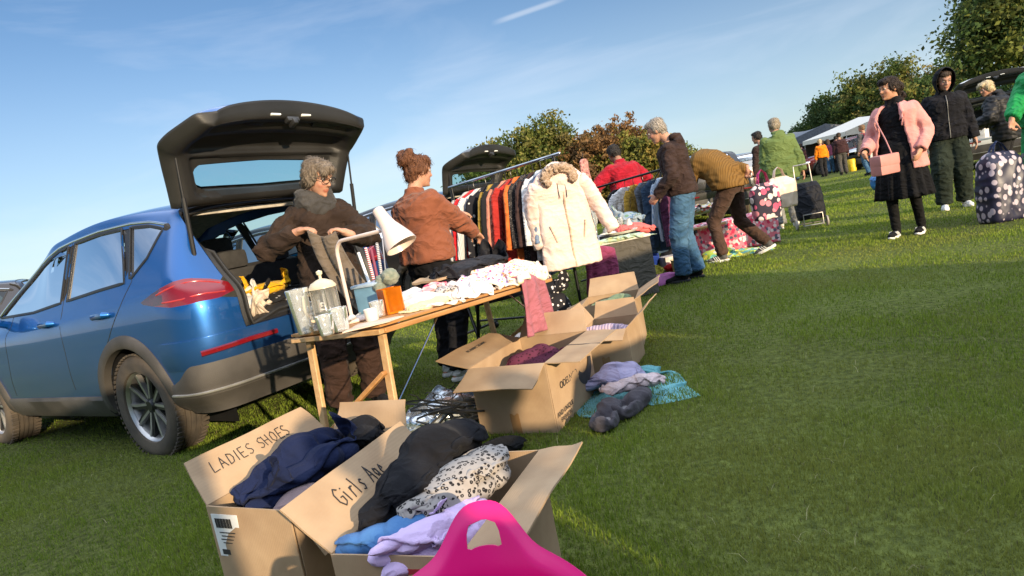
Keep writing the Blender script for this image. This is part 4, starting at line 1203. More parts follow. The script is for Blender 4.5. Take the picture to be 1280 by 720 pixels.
def opencoat(m, hem=-.75, ease=.055, gap=(.35, .8), sleeve=(.082, .07, .056), amp=.006, lapel=None, sl=.97, flare=.03, name='coat'):
    """coat worn open: the front arc between the two edges is missing"""
    def f(K, R):
        s = K.s; mb = MB(); us = [hem, hem * .6, hem * .25, 0, .2, .4, .6, .78, .92, 1.0]; n = 30
        outer, inner = [], []
        for u in us:
            uu = max(u, -.16); rx = crom([b[0] for b in _BODY], [b[1] for b in _BODY], uu); ry = crom([b[0] for b in _BODY], [b[2] for b in _BODY], uu)
            if u >= 1: rx, ry = .085 - ease, .08 - ease
            fl = flare * max(0, .4 - u); c, t, x, fw = spine(K, u); g = lerp(gap[0], gap[1], min(1, max(0, (1 - u)))) * (1 if u < .99 else 1.1)
            o, i_ = [], []
            for k in range(n + 1):
                a = PI / 2 + g + (2 * PI - 2 * g) * k / n; ca, sa = math.cos(a), math.sin(a); e = .82
                for lst, d in ((o, ease + fl), (i_, ease + fl - .018)):
                    lst.append(c + x * (rx + d) * s * K.w * math.copysign(abs(ca) ** e, ca) + fw * (ry + d) * s * math.copysign(abs(sa) ** e, sa))
            outer.append(o); inner.append(i_)
        mb.rings([o + i_[::-1] for o, i_ in zip(outer, inner)])
        for i in (0, 1):
            w = K.elb[i].lerp(K.wr[i], sl); inn = K.N.lerp(K.sh[i], .6) - K.T * .03
            mb.tube([inn, K.sh[i], K.sh[i].lerp(K.elb[i], .5), K.elb[i], w], [sleeve[0] * s * .8, sleeve[0] * s * .86, sleeve[0] * s * .9, sleeve[1] * s, sleeve[2] * s], 14)
            mb.ell(K.sh[i], (sleeve[0] * s * .84,) * 3)
        # turned down collar running into the lapels
        for sg in (1, -1):
            rs = []
            for u, fx, fy, w in ((.97, .0, -.088, .045), (.985, .062, -.062, .045), (.97, .092, .0, .042), (.92, .090, .075, .042), (.78, .100, .125, .05), (.62, .105, .145, .045), (.48, .105, .150, .015)):
                c, t, x, fw = spine(K, u); o = c + x * sg * fx * s * (1 + ease) + fw * (fy + (ease * .75 if fy > .05 else 0)) * s
                d = (x * sg * (fx + .02) + fw * (fy if fy < .05 else .05)).normalized()
                rs.append([o + t * .030 * s, o + d * w * s - t * .012 * s, o + d * w * s * .9 - t * .030 * s - fw * .01, o - d * .012 * s - t * .012 * s])
            mb.rings(rs)
        me = remesh(mb, .0115, 3, name)
        js = [(K.elb[i], .13 * s) for i in (0, 1)]
        def mask(co):
            a = np.full(len(co), .7)
            for p, r in js: a += 1.2 * np.exp(-((co - np.array(p)) ** 2).sum(1) / (r * r))
            return a
        wrinkle(me, amp, (10, 10, 5), 4.2, mask=mask); me.materials.append(m); link(name, me, R)
    return f
def trousers(m, r=(.105, .082, .070), amp=.011, top=.14, vox=.0125, name='trousers', wsc=(10, 10, 16), bunch=True, ankle=1.0):
    def f(K, R):
        s = K.s; mb = MB()
        mb.rings([torso_ring(K, u, rx, ry) for u, rx, ry in ((-.20, .135, .11), (-.1, .175, .128), (0, .180, .130), (top, .170, .124))])
        for i in (0, 1):
            a = K.knee[i].lerp(K.ank[i], ankle); h = K.hip[i] + V((0, 0, -.02))
            mb.tube([h, h.lerp(K.knee[i], .35), h.lerp(K.knee[i], .75), K.knee[i], K.knee[i].lerp(a, .4), a], [r[0] * s, r[0] * .97 * s, r[1] * 1.08 * s, r[1] * s, (r[1] + r[2]) / 2 * s, r[2] * s], 14)
        me = remesh(mb, vox, 3, name)
        pts = [(K.knee[i], .13) for i in (0, 1)] + [(K.ank[i], .14) for i in (0, 1)]
        def mask(co):
            q = np.full(len(co), .55)
            for p, rr in pts: q += 1.2 * np.exp(-((co - np.array(p)) ** 2).sum(1) / (rr * rr))
            return q
        wrinkle(me, amp, wsc, 7.7 + s * 5, mask=mask); me.materials.append(m); link(name, me, R)
    return f
def skirt(m, length=.62, r0=.17, r1=.27, pleats=15, name='skirt', depth=.02):
    def f(K, R):
        s = K.s; mb = MB(); rs = []
        for v in np.linspace(0, 1, 16):
            ring = []
            for k in range(150):
                a = 2 * PI * k / 150; rr = lerp(r0, r1, v ** .8) + depth * v * math.sin(a * pleats + .5 * math.sin(3 * a)) + .012 * v * math.sin(3 * a + 1)
                ring.append(K.P + V((rr * math.cos(a) * s * K.w, rr * math.sin(a) * s * .92, (.08 - v * length) * s)))
            rs.append(ring)
        mb.rings(rs); mb.build(name, m, R, angle=180)
    return f
def shoes(m, sole, sz=1.0, chunky=1.0, stripes=None):
    def f(K, R):
        s = K.s * sz
        for i, sg in enumerate((1, -1)):
            t = V(K.toe[i]).normalized(); a = K.ank[i]; up = V((0, 0, 1)); up = (up - t * up.dot(t)).normalized(); x = t.cross(up)
            o = a - up * .085 * s; M = Matrix((x, t, up)).transposed()
            mb = MB()
            def E(p, r): mb.ell(o + M @ (V(p) * s), tuple(q * s for q in r), M, 14, 10)
            E((0, .0, .055), (.038, .055, .045)); E((0, .075, .045), (.040, .075, .036)); E((0, .145, .036), (.040, .050, .028)); mb.tube([o + M @ V((0, -.008, .05)) * s, o + M @ V((0, -.004, .105)) * s], [.042 * s, .040 * s], 12, False)
            me = remesh(mb, .0085, 2, 'shoe'); wrinkle(me, .002, (40, 40, 40), 2); me.materials.append(m); sh = link('shoe', me, R)
            pl = []
            for k in range(28):
                q = 2 * PI * k / 28; w = .046 if math.sin(q) > 0 else .040
                pl.append((w * math.cos(q) * (1 - .12 * (math.sin(q) < 0)), .065 + .135 * math.sin(q)))
            k = MB(); T = Matrix.Translation(o) @ M.to_4x4() @ Matrix.Scale(s, 4)
            k.rings([[T @ V((p[0] * q, .065 + (p[1] - .065) * q, z + .012 * max(0, p[1] - .15) / .05 * (z < .02))) for p in pl] for q, z in ((.94, -.004), (1, .004), (1.02, .020 * chunky), (.96, .030 * chunky))])
            k.build('sole', sole, sh)
            if stripes:
                for sd in (1, -1):
                    k = MB()
                    for y in (.045, .070, .095):
                        k.tube([T @ V((sd * .043, y - .015, .022)), T @ V((sd * .0415, y, .05)), T @ V((sd * .030, y + .014, .074))], .0045, 6)
                    k.build('stripes', stripes, sh)
    return f
def scarf(m):
    def f(K, R):
        mb = MB(); s = K.s; c, t, x, fw = spine(K, .97)
        for z, r, ph in ((.0, .098, 0), (.030, .090, .4), (.058, .083, 1.0)):
            mb.tube([c + t * (z + .018 * math.sin(2 * a + ph)) * s + x * (r * 1.08 * math.cos(a)) * s + fw * (.012 + r * math.sin(a)) * s for a in np.linspace(0, 2 * PI, 25)], .036 * s, 10)
        mb.ell(c + fw * .10 * s - t * .03 * s, (.085 * s, .045 * s, .05 * s))
        me = remesh(mb, .010, 2, 'scarf'); wrinkle(me, .008, (18, 18, 26), 1.4); me.materials.append(m); link('scarf', me, R)
    return f
def toL(face, loc, p):
    """world point to the local frame of a person"""
    a = math.atan2(-face[0], face[1]); return Matrix.Rotation(-a, 3, 'Z') @ (V(p) - V(loc))
M_WHITE_RUB = mat('white rubber', (.72, .71, .68), .6, contrast=.1)
M_SHOE_B = cloth('black shoe fabric', (.012, .012, .013)); M_SHOE_W = cloth('white trainer leather', (.62, .62, .60)); M_SHOE_G = cloth('grey trainer', (.10, .10, .10))
M_BLKCL = cloth('black knit fabric', (.010, .010, .012)); M_JEANS = cloth('blue denim', (.026, .070, .135), c2=(.075, .155, .25), scale=5); M_DGREY = cloth('charcoal trouser cloth', (.020, .020, .022))

# --- 1 woman with the grey scarf, behind the trestle table
F1 = V((.50, -.86, 0)); L1 = V((-1.13, 4.12, 0))
def l1(px, py, Y): return tuple(toL(F1, L1, D(px, py, Y)))
K1 = skel(1.615, lean=(.05, 0), hands=(l1(371, 290, 3.88), l1(436, 292, 3.86)), elbows=((1, -.25, -.7), (-1, -.25, -.7)), head=(.55, -.48, 0), neckfwd=.055, width=.97)
h1 = toL(F1, L1, D(402, 280, 3.84))
P1 = person('grey-haired woman in glasses and dark grey scarf standing between table and open car boot', L1, F1, K1, voxel=.0075, glasses=True,
    hands_pose={0: dict(d=h1 - K1.wr[0], n=(0, 0, -1), side=-1, curl=.75, thumb=.4), 1: dict(d=h1 - K1.wr[1], n=(0, 0, -1), side=1, curl=.75, thumb=.4)},
    hair=('bob', hair_mat('greying brown hair', (.075, .055, .038), (.26, .21, .16))),
    clothes=(jacket(cloth('dark brown wool coat', (.026, .017, .013), c2=(.045, .030, .023)), hem=-.55, ease=.028, sleeve=(.082, .070, .058), sl=.93, flare=.03, amp=.013, collar=.02),
             trousers(cloth('brown cord trousers', (.040, .022, .016)), r=(.11, .09, .085)), scarf(cloth('dark grey scarf', (.055, .052, .050)))), shoes=shoes(M_SHOE_B, M_TRIM))
# --- 2 woman in the brown jumper
F2 = V((.78, .62, 0)); L2 = V((-.54, 4.46, 0))
def l2(px, py, Y): return tuple(toL(F2, L2, D(px, py, Y)))
K2 = skel(1.56, lean=(.03, 0), hands=(l2(606, 300, 4.78), l2(586, 268, 5.02)), elbows=((1, -.5, -.6), (-1, -.3, -.6)), head=(-.12, -.22, 0), width=1.12, feet=((.10, .0, .085), (-.11, .05, .085)))
P2 = person('woman with curly brown bun in rust brown jumper sorting clothes on the rail', L2, F2, K2, voxel=.008,
    hands_pose={0: dict(n=(0, 0, -1), side=-1, curl=.8), 1: dict(n=(0, 0, -1), side=1, curl=.8)},
    hair=('bun', hair_mat('auburn curly hair', (.055, .020, .010), (.20, .085, .04))),
    clothes=(jacket(cloth('rust brown jumper', (.20, .068, .036), c2=(.235, .082, .044), scale=4), hem=-.02, ease=.050, sleeve=(.100, .082, .058), amp=.008, collar=.025, sl=.95, belly=.02, wsc=(7, 7, 11)),
             trousers(M_BLKCL, r=(.115, .082, .062), top=.12)), shoes=shoes(M_SHOE_W, M_WHITE_RUB))
# --- 3 man in the red jacket
F3 = V((-.35, .93, 0)); L3 = V((1.80, 8.7, 0))
P3 = person('man in bright red jacket seen from behind at the far clothes rail', L3, F3, skel(1.72, lean=(.20, 0), hands=((.34, .30, 1.02), (-.36, .30, 1.02)), elbows=((1, -.3, -.2), (-1, -.3, -.2)), head=(0, -.5, 0), width=1.12), voxel=.011,
    hair=('short', hair_mat('dark cropped hair', (.012, .010, .009), (.045, .038, .032))), skin=(.30, .15, .095),
    clothes=(jacket(cloth('red fleece', (.30, .010, .022)), hem=-.14, ease=.045, sleeve=(.095, .08, .06), amp=.009, collar=.03), trousers(M_DGREY)), shoes=shoes(M_SHOE_B, M_TRIM))
# --- 4 man in dark hoodie and jeans
F4 = V((-.90, .44, 0)); L4 = V((1.95, 6.82, 0))
K4 = skel(1.74, pelvis=(0, -.02, None), lean=(.10, 0), hands=((.20, .24, .98), (-.22, .20, .96)), elbows=((.7, -1, -.2), (-.7, -1, -.2)), head=(.05, -.42, 0), neckfwd=.05, feet=((.09, -.03, .085), (-.10, .09, .085)))
P4 = person('grey-haired man in dark brown hooded jacket and blue jeans browsing the stall', L4, F4, K4, voxel=.008,
    hair=('short', hair_mat('short grey hair', (.20, .17, .14), (.48, .43, .37))),
    hands_pose={0: dict(n=(-1, 0, 0), side=1, curl=.7), 1: dict(n=(1, 0, 0), side=1, curl=.7)},
    clothes=(jacket(cloth('dark brown jacket', (.028, .017, .015), c2=(.045, .028, .024)), hem=-.08, ease=.036, hood='down', amp=.008), trousers(M_JEANS, r=(.108, .088, .082), amp=.010)), shoes=shoes(M_SHOE_B, M_TRIM))
# --- 5 person bending over in mustard jumper
F5 = V((-.72, .69, 0)); L5 = V((2.86, 7.80, 0))
def l5(p): return toL(F5, L5, p)
fr = l5(G(905, 327) + V((0, 0, .085))); bk = l5(G(962, 316) + V((0, .02, .13)))
K5 = skel(1.72, pelvis=(0, .02, .90), lean=(.92, 0), mid=(0, -.05, .10), feet=(bk, fr), knees=((0, 1, -.1), (0, 1, .1)), toes=((-.2, .93, -.38), (-.2, 1, -.02)),
          hands=(tuple(l5(D(946, 212, 7.66))), (-.24, .62, .50)), elbows=((.6, .3, .8), (-1, -.3, -.3)), head=(0, -1.35, 0), width=1.2)
P5 = person('person bending right over in ribbed mustard jumper and brown trousers with shopping bags', L5, F5, K5, voxel=.009,
    hair=('short', hair_mat('dark brown hair', (.03, .02, .014), (.09, .06, .04))), hands_pose={0: dict(d=(0, 0, -1), n=(-1, 0, 0), side=1, curl=1.1)},
    clothes=(jacket(pattern_mat('ribbed mustard knit', 'stripesy', (.115, .060, .014), (.175, .094, .024), 15, thr=.3), hem=-.05, ease=.065, sleeve=(.085, .068, .050), amp=.007, sl=.95), trousers(cloth('brown chinos', (.062, .036, .026)), r=(.105, .078, .066))), shoes=shoes(M_SHOE_G, M_WHITE_RUB, stripes=M_WHITE_RUB))
# --- 6 dark person behind
F6 = V((-.5, .85, 0))
P6 = person('person in dark brown jacket partly hidden behind the green coat', (5.55, 13.2, 0), F6, skel(1.72, head=(.2, -.2, 0)), voxel=.013, hair=('short', hair_mat('dark cropped hair', (0, 0, 0), (0, 0, 0))),
    clothes=(jacket(cloth('dark brown jacket', (0, 0, 0)), hem=-.1, ease=.04), trousers(M_DGREY)), shoes=shoes(M_SHOE_B, M_TRIM))
# --- 7 man in the green coat with the trolley
F7 = V((.15, .98, 0)); L7 = V((4.55, 10.2, 0))
K7 = skel(1.72, lean=(.06, .03), hands=((.30, -.12, .76), (-.26, .05, .78)), elbows=((.6, -1, 0), (-.6, -1, 0)), head=(.25, -.12, 0), width=1.16)
P7 = person('man in olive green raincoat seen from behind pulling a black shopping trolley', L7, F7, K7, voxel=.010, hair=('short', hair_mat('grey fair hair', (.22, .18, .13), (.45, .38, .28))),
    clothes=(jacket(cloth('olive green raincoat', (.085, .125, .035), c2=(.115, .165, .050), scale=4, rough=.6), hem=-.34, ease=.055, sleeve=(.098, .082, .070), hood='down', amp=.012, flare=.03, wsc=(6, 6, 8)), trousers(cloth('pale grey trousers', (.20, .20, .19)), r=(.105, .088, .085))), shoes=shoes(M_SHOE_W, M_WHITE_RUB))
# --- 8-10 far walkers
M_ORANGE = cloth('orange fleece', (.75, .20, .008))
def far(label, px, py, Y0, H, face, jm, tm, hr, hem=-.1, **kw):
    p = G(px, py)
    return person(label, p, V(face), skel(H, head=kw.pop('head', (0, -.1, 0)), feet=((.13, .12, .085), (-.10, -.14, .10))), voxel=.016, hair=hr, clothes=(jacket(jm, hem=hem, ease=.05, vox=.018, sleeve=(.095, .08, .065), hood=kw.get('hood')), trousers(tm, vox=.018)), shoes=shoes(M_SHOE_B, M_TRIM), eyes=False)
P8 = far('walker in bright orange fleece with fair hair in the far crowd', 1031, 221, 29, 1.66, (.1, 1, 0), M_ORANGE, M_DGREY, ('bob', hair_mat('blond hair', (.40, .30, .16), (.7, .58, .38))))
P9 = far('stout man in plum brown jumper and grey trousers walking in the far crowd', 1055, 218, 27, 1.74, (.3, 1, 0), cloth('plum jumper', (.045, .022, .024)), cloth('grey slacks', (.07, .065, .06)), ('short', hair_mat('dark brown hair', (0, 0, 0), (0, 0, 0))))
P10 = far('walker in grey top and jeans with a red backpack in the far crowd', 1086, 219, 23, 1.72, (-.25, .96, 0), cloth('grey sweatshirt', (.10, .09, .09)), M_JEANS, ('short', hair_mat('light brown hair', (.18, .10, .05), (.32, .20, .11))), head=(.6, 0, 0))
k = MB(); k.box((0, -.21, 1.22), (.30, .17, .42), Matrix.Rotation(.08, 3, 'X'), .06); k.box((0, -.31, 1.12), (.22, .06, .20), bev=.025)
for q in (1, -1): k.tube([(q * .10, -.13, 1.42), (q * .12, .02, 1.46), (q * .12, .14, 1.32), (q * .13, .05, 1.12), (q * .12, -.15, 1.05)], .018, 8)
bpk = k.build('backpack', cloth('red backpack nylon', (.50, .012, .03))); bpk.location = P10.location; bpk.rotation_euler = P10.rotation_euler
tag(bpk, 'red backpack worn by the walker in the grey top', 'backpack')
P11b = far('walker in purple top and blue jeans beside the plum jumper', 1040, 217, 30, 1.64, (.3, .9, 0), cloth('purple top', (.055, .016, .045)), M_JEANS, ('long', hair_mat('dark brown hair', (0, 0, 0), (0, 0, 0))))
# --- 11 woman in the pink coat
F11 = V((-.80, -.60, 0)); L11 = V((4.40, 6.95, 0))
K11 = skel(1.68, lean=(.0, 0), hands=((.24, .26, .98), (-.24, .12, .90)), elbows=((.35, -1, -.2), (-.5, -1, -.1)), head=(-.45, -.10, 0), feet=((.09, .10, .085), (-.09, -.09, .085)), twist=.0, toes=((.0, 1, 0), (-.1, 1, 0)), width=1.05)
P11 = person('dark-haired woman in open pink coat, black top and black pleated skirt walking past', L11, F11, K11, voxel=.0085, skin=(.46, .24, .15), hair=('ponytail', hair_mat('dark brown wavy hair', (.008, .005, .004), (.04, .024, .017))),
    hands_pose={0: dict(n=(-1, 0, 0), curl=.8), 1: dict(n=(1, 0, 0), curl=.7)},
    clothes=(jacket(M_BLKCL, hem=-.05, ease=.018, sleeve=(.06, .052, .04), collar=.05, name='top', amp=.004), skirt(cloth('black pleated skirt', (.008, .008, .009)), .60), opencoat(cloth('pink wool coat', (.55, .235, .215), c2=(.62, .28, .255), scale=4, folds=.16), hem=-.42, gap=(.42, .68), ease=.058, sleeve=(.086, .074, .062), flare=.045, amp=.011), trousers(cloth('black tights', (.010, .010, .010)), r=(.094, .064, .047), amp=.001, name='tights')),
    shoes=shoes(M_SHOE_B, M_WHITE_RUB, stripes=M_WHITE_RUB))
# --- 12 hooded man
F12 = V((-.42, -.90, 0)); L12 = V((6.05, 8.52, 0))
K12 = skel(1.78, lean=(.07, 0), hands=((.28, .06, .86), (-.28, .06, .86)), head=(.12, -.38, 0), feet=((.13, .05, .085), (-.12, -.04, .085)), neckfwd=.05)
P12 = person('young man in black zipped hoodie with the hood up and white trainers', L12, F12, K12, voxel=.009, skin=(.44, .24, .17), hair=('short', hair_mat('dark brown hair', (0, 0, 0), (0, 0, 0))),
    clothes=(jacket(cloth('black hoodie', (.012, .012, .015)), hem=-.12, ease=.05, sleeve=(.092, .08, .062), hood='up', amp=.010, collar=.04), trousers(cloth('dark green cargo trousers', (.020, .027, .020)), r=(.125, .115, .085), amp=.014)), shoes=shoes(M_SHOE_W, M_WHITE_RUB, chunky=1.3))
k = MB(); pts = []
for u in np.linspace(-.1, .95, 14):
    c, t, x, fw = spine(K12, u); ry = crom([b[0] for b in _BODY], [b[2] for b in _BODY], max(-.1, u)); pts.append(c + fw * (ry + .056 * (1 if u < .85 else .8)) * K12.s)
k.tube(pts, .005, 6); k.build('zip', mat('zip metal', (.16, .16, .16), .5, .5), P12)
# --- 13 person in black padded coat, fair hair
P13 = person('fair-haired person in black padded coat standing by the white car boot', (7.95, 9.9, 0), V((-.5, .6, 0)), skel(1.66, lean=(.25, 0), hands=((.3, .35, 1.0), (-.3, .35, 1.0)), head=(.9, -.3, 0), width=1.15), voxel=.012, hair=('bob', hair_mat('blond hair', (0, 0, 0), (0, 0, 0))),
    clothes=(jacket(pattern_mat('black padded nylon', 'stripes', (.010, .010, .011), (.018, .018, .020), 5, rough=.5), hem=-.4, ease=.07, sleeve=(.11, .10, .075), amp=.012, hood='down'), trousers(M_DGREY)), shoes=shoes(M_SHOE_B, M_TRIM))
# --- 14 person in green hoodie at the right edge
F14 = V((-.92, -.15, 0)); L14 = V((5.83, 6.75, 0))
K14 = skel(1.74, lean=(-.04, 0), hands=(tuple(toL(F14, L14, D(1253, 181, 6.62))), (-.26, .1, .82)), elbows=((.7, -1, -.1), (-.7, -1, 0)), head=(0, -.2, 0))
P14 = person('person in bright green hoodie and jogging bottoms holding a tall patterned bag', L14, F14, K14, voxel=.010, hands_pose={0: dict(d=(0, .2, -1), n=(-1, 0, 0), curl=1.0)}, hair=('short', hair_mat('dark brown hair', (0, 0, 0), (0, 0, 0))),
    clothes=(jacket(cloth('bright green sweatshirt', (.010, .23, .060), scale=4, rough=.6), hem=-.10, ease=.055, sleeve=(.10, .088, .062), hood='down', amp=.010, sl=.92), trousers(cloth('green jogging bottoms', (.015, .20, .06)), r=(.12, .10, .08), amp=.012)), shoes=shoes(M_SHOE_W, M_WHITE_RUB))
# ================================================================ small position based cloth solver for crumpled fabrics
def finish(me, mats, thick=.004, sub_=1, name='cloth'):
    o = bpy.data.objects.new('tmp', me); COL.objects.link(o)
    if thick:
        m = o.modifiers.new('t', 'SOLIDIFY'); m.thickness = thick; m.offset = 0
    if sub_:
        m = o.modifiers.new('u', 'SUBSURF'); m.levels = sub_; m.render_levels = sub_
    dg = bpy.context.evaluated_depsgraph_get(); dg.update()
    r = bpy.data.meshes.new_from_object(o.evaluated_get(dg)); bpy.data.objects.remove(o); bpy.data.meshes.remove(me)
    r.materials.clear()
    for q in (mats if isinstance(mats, (list, tuple)) else [mats]): r.materials.append(q)
    r.name = name; r.shade_smooth(); return r
def solve(p, ru, rv, collide, steps=45, its=6, g=.0016, bend=.12, pin=None, damp=.93, fric=.55):
    """p: (n,m,3) start, ru/rv rest lengths"""
    q = p.copy(); pin0 = p.copy()
    def con(A, B, rest, k):
        d = B - A; L = np.sqrt((d * d).sum(-1, keepdims=True)) + 1e-9; c = d * (k * .5 * (L - rest) / L); A += c; B -= c
    dg = math.hypot(ru, rv)
    for s in range(steps):
        v = (p - q) * damp; q = p.copy(); p = p + v; p[..., 2] -= g
        for it in range(its):
            for o in (0, 1):
                n = (p.shape[0] - o) // 2 * 2; con(p[o:o + n:2], p[o + 1:o + n:2], ru, 1)
                n = (p.shape[1] - o) // 2 * 2; con(p[:, o:o + n:2], p[:, o + 1:o + n:2], rv, 1)
            con(p[:-1, :-1], p[1:, 1:], dg, .25); con(p[1:, :-1], p[:-1, 1:], dg, .25)
            if bend:
                A, B = p[:-2], p[2:]; con(A, B, 2 * ru, bend * .5); A, B = p[:, :-2], p[:, 2:]; con(A, B, 2 * rv, bend * .5)
            p, hit = collide(p)
            if pin is not None: p[pin] = pin0[pin]
        q = np.where(hit[..., None], q + (p - q) * fric, q)
    return p
def collider(ells, floor=0., box=None, slab=None):
    E = []
    for c, r, a in ells: E.append((np.array(c, float), np.array(r, float), math.cos(a), math.sin(a)))
    def f(p):
        hit = p[..., 2] < floor + .002; p[..., 2] = np.maximum(p[..., 2], floor + .002)
        for c, r, ca, sa in E:
            d = p - c; x = d[..., 0] * ca + d[..., 1] * sa; y = -d[..., 0] * sa + d[..., 1] * ca
            k = np.sqrt((x / r[0]) ** 2 + (y / r[1]) ** 2 + (d[..., 2] / r[2]) ** 2) + 1e-9; ins = k < 1
            if ins.any():
                # push mostly upward out of the lump
                up = r[2] * np.sqrt(np.maximum(0, 1 - (x / r[0]) ** 2 - (y / r[1]) ** 2)) - d[..., 2]
                p[..., 2] = np.where(ins, p[..., 2] + np.minimum(up, .03) * .9, p[..., 2]); hit = hit | ins
        if box is not None:
            w, dd, h = box; low = p[..., 2] < h + .004
            over = (np.abs(p[..., 0]) > w) | (np.abs(p[..., 1]) > dd)
            ox = np.abs(p[..., 0]) - w; oy = np.abs(p[..., 1]) - dd
            near = low & over
            p[..., 0] = np.where(near & (ox > 0), np.sign(p[..., 0]) * w, p[..., 0]); p[..., 1] = np.where(near & (oy > 0), np.sign(p[..., 1]) * dd, p[..., 1])
            hit = hit | near
        if slab is not None:   # table top: xmin,xmax,ymin,ymax,z
            a, b, c, d, z = slab; on = (p[..., 0] > a) & (p[..., 0] < b) & (p[..., 1] > c) & (p[..., 1] < d) & (p[..., 2] < z + .003) & (p[..., 2] > z - .05)
            p[..., 2] = np.where(on, z + .003, p[..., 2]); hit = hit | on
        return p, hit
    return f
def heap(name, m, pts, vox=.010, amp=.014, f=(14, 14, 14), seed=0, parent=None, loc=None, rot=None, smooth=2, box=None, floor=0., slack=1.45, n=38, slab=None, ell=None, steps=42, grow=1.12, fill=.90):
    """crumpled cloth: a slack sheet dropped over lumps (pts: ellipsoids / rolls)"""
    E = []
    for p in pts:
        if isinstance(p[0], list):
            P = [V(x) for x in p[0]]; Rr = p[1] if hasattr(p[1], '__len__') else [p[1]] * len(P); fx, fy = p[2]
            for i in range(len(P) - 1):
                for t in (0, .5): c = P[i].lerp(P[i + 1], t); r = lerp(Rr[i], Rr[i + 1], t); a = math.atan2(P[i + 1].y - P[i].y, P[i + 1].x - P[i].x); E.append((tuple(c), (max(r, (P[i + 1] - P[i]).length * .5), r * fx, r * fy), a))
        else: E.append((tuple(p[0]), tuple(p[1]), p[2] if len(p) > 2 else 0.))
    lo = [1e9, 1e9]; hi = [-1e9, -1e9]; zt = -1e9
    for c, r, a in E:
        ex = math.hypot(r[0] * math.cos(a), r[1] * math.sin(a)); ey = math.hypot(r[0] * math.sin(a), r[1] * math.cos(a))
        lo = [min(lo[0], c[0] - ex), min(lo[1], c[1] - ey)]; hi = [max(hi[0], c[0] + ex), max(hi[1], c[1] + ey)]; zt = max(zt, c[2] + r[2])
    cx, cy = (lo[0] + hi[0]) / 2, (lo[1] + hi[1]) / 2; wx, wy = (hi[0] - lo[0]) * grow, (hi[1] - lo[1]) * grow
    rg = np.random.default_rng(int(seed) + 1); U, W = np.meshgrid(np.linspace(-.5, .5, n), np.linspace(-.5, .5, n), indexing='ij')
    co = np.zeros((n, n, 3)); an = rg.uniform(-.5, .5)
    # rounded, uneven outline
    k = 1 - .22 * np.maximum(np.abs(U), np.abs(W)) * np.minimum(np.abs(U), np.abs(W)) * 4
    co[..., 0] = U * wx * k; co[..., 1] = W * wy * k
    ph = rg.uniform(0, 6, 8); q1 = U * math.cos(an) + W * math.sin(an); q2 = -U * math.sin(an) + W * math.cos(an)
    z = .028 * np.sin(q1 * 24 + 3 * np.sin(q2 * 5 + ph[0]) + ph[1]) + .02 * np.sin(q2 * 17 + 2.5 * np.sin(q1 * 7 + ph[2])) + .008 * rg.normal(0, 1, (n, n))
    co[..., 0] += cx + .03 * np.sin(W * 9 + ph[3]) * wx; co[..., 1] += cy + .03 * np.sin(U * 8 + ph[4]) * wy; co[..., 2] = zt + .035 + z * min(1, max(.4, wx / .3))
    col = collider(E, floor, box, slab)
    co = solve(co, wx / (n - 1) * slack, wy / (n - 1) * slack, col, steps=steps)
    me = bpy.data.meshes.new(name); idx = np.arange(n * n).reshape(n, n)
    me.from_pydata(co.reshape(-1, 3).tolist(), [], [[int(idx[i, j]), int(idx[i + 1, j]), int(idx[i + 1, j + 1]), int(idx[i, j + 1])] for i in range(n - 1) for j in range(n - 1)])
    r = finish(me, m, .0045, 1, name)
    # stuffing: the rest of the crumpled cloth under the visible layer
    bm = bmesh.new(); bm.from_mesh(r)
    for c, rr, a in E:
        k = MB(); k.ell(c, tuple(x * fill for x in rr), Matrix.Rotation(a, 3, 'Z'), 14, 8); t = k.mesh('t'); bm.from_mesh(t); bpy.data.meshes.remove(t)
    bm.to_mesh(r); bm.free(); r.shade_smooth()
    o = link(name, r, parent, loc)
    if rot is not None: o.rotation_euler = rot
    return o
# ================================================================ boxes, tables, clothes
def card_mat():
    m = bpy.data.materials.new('corrugated cardboard'); nt, N, L = nodes_of(m)
    out = N.new('ShaderNodeOutputMaterial'); p = N.new('ShaderNodeBsdfPrincipled'); L.new(p.outputs[0], out.inputs[0]); p.inputs['Roughness'].default_value = .82; p.inputs['Specular IOR Level'].default_value = .2
    tc = N.new('ShaderNodeTexCoord'); a = N.new('ShaderNodeTexNoise'); a.inputs['Scale'].default_value = 7; a.inputs['Detail'].default_value = 8; L.new(tc.outputs['Object'], a.inputs['Vector'])
    r = N.new('ShaderNodeValToRGB'); r.color_ramp.elements[0].position = .3; r.color_ramp.elements[0].color = (.33, .22, .13, 1); r.color_ramp.elements[1].position = .7; r.color_ramp.elements[1].color = (.42, .295, .18, 1)
    L.new(a.outputs['Fac'], r.inputs[0]); L.new(r.outputs[0], p.inputs['Base Color'])
    w = N.new('ShaderNodeTexWave'); w.inputs['Scale'].default_value = 45; w.inputs['Distortion'].default_value = .4; L.new(tc.outputs['Object'], w.inputs['Vector'])
    ad = N.new('ShaderNodeMath'); ad.operation = 'MULTIPLY_ADD'; ad.inputs[1].default_value = .05; L.new(w.outputs['Fac'], ad.inputs[0]); L.new(a.outputs['Fac'], ad.inputs[2])
    b = N.new('ShaderNodeBump'); b.inputs['Strength'].default_value = .35; b.inputs['Distance'].default_value = .012; L.new(ad.outputs[0], b.inputs['Height']); L.new(b.outputs[0], p.inputs['Normal'])
    return m
M_CARD = card_mat()
M_INK = mat('black marker ink', (.015, .015, .018), .6)
M_PAPER = mat('paper label', (.70, .70, .68), .7, contrast=.06, scale=20)
M_PRINT = mat('dark print', (.03, .028, .028), .7)
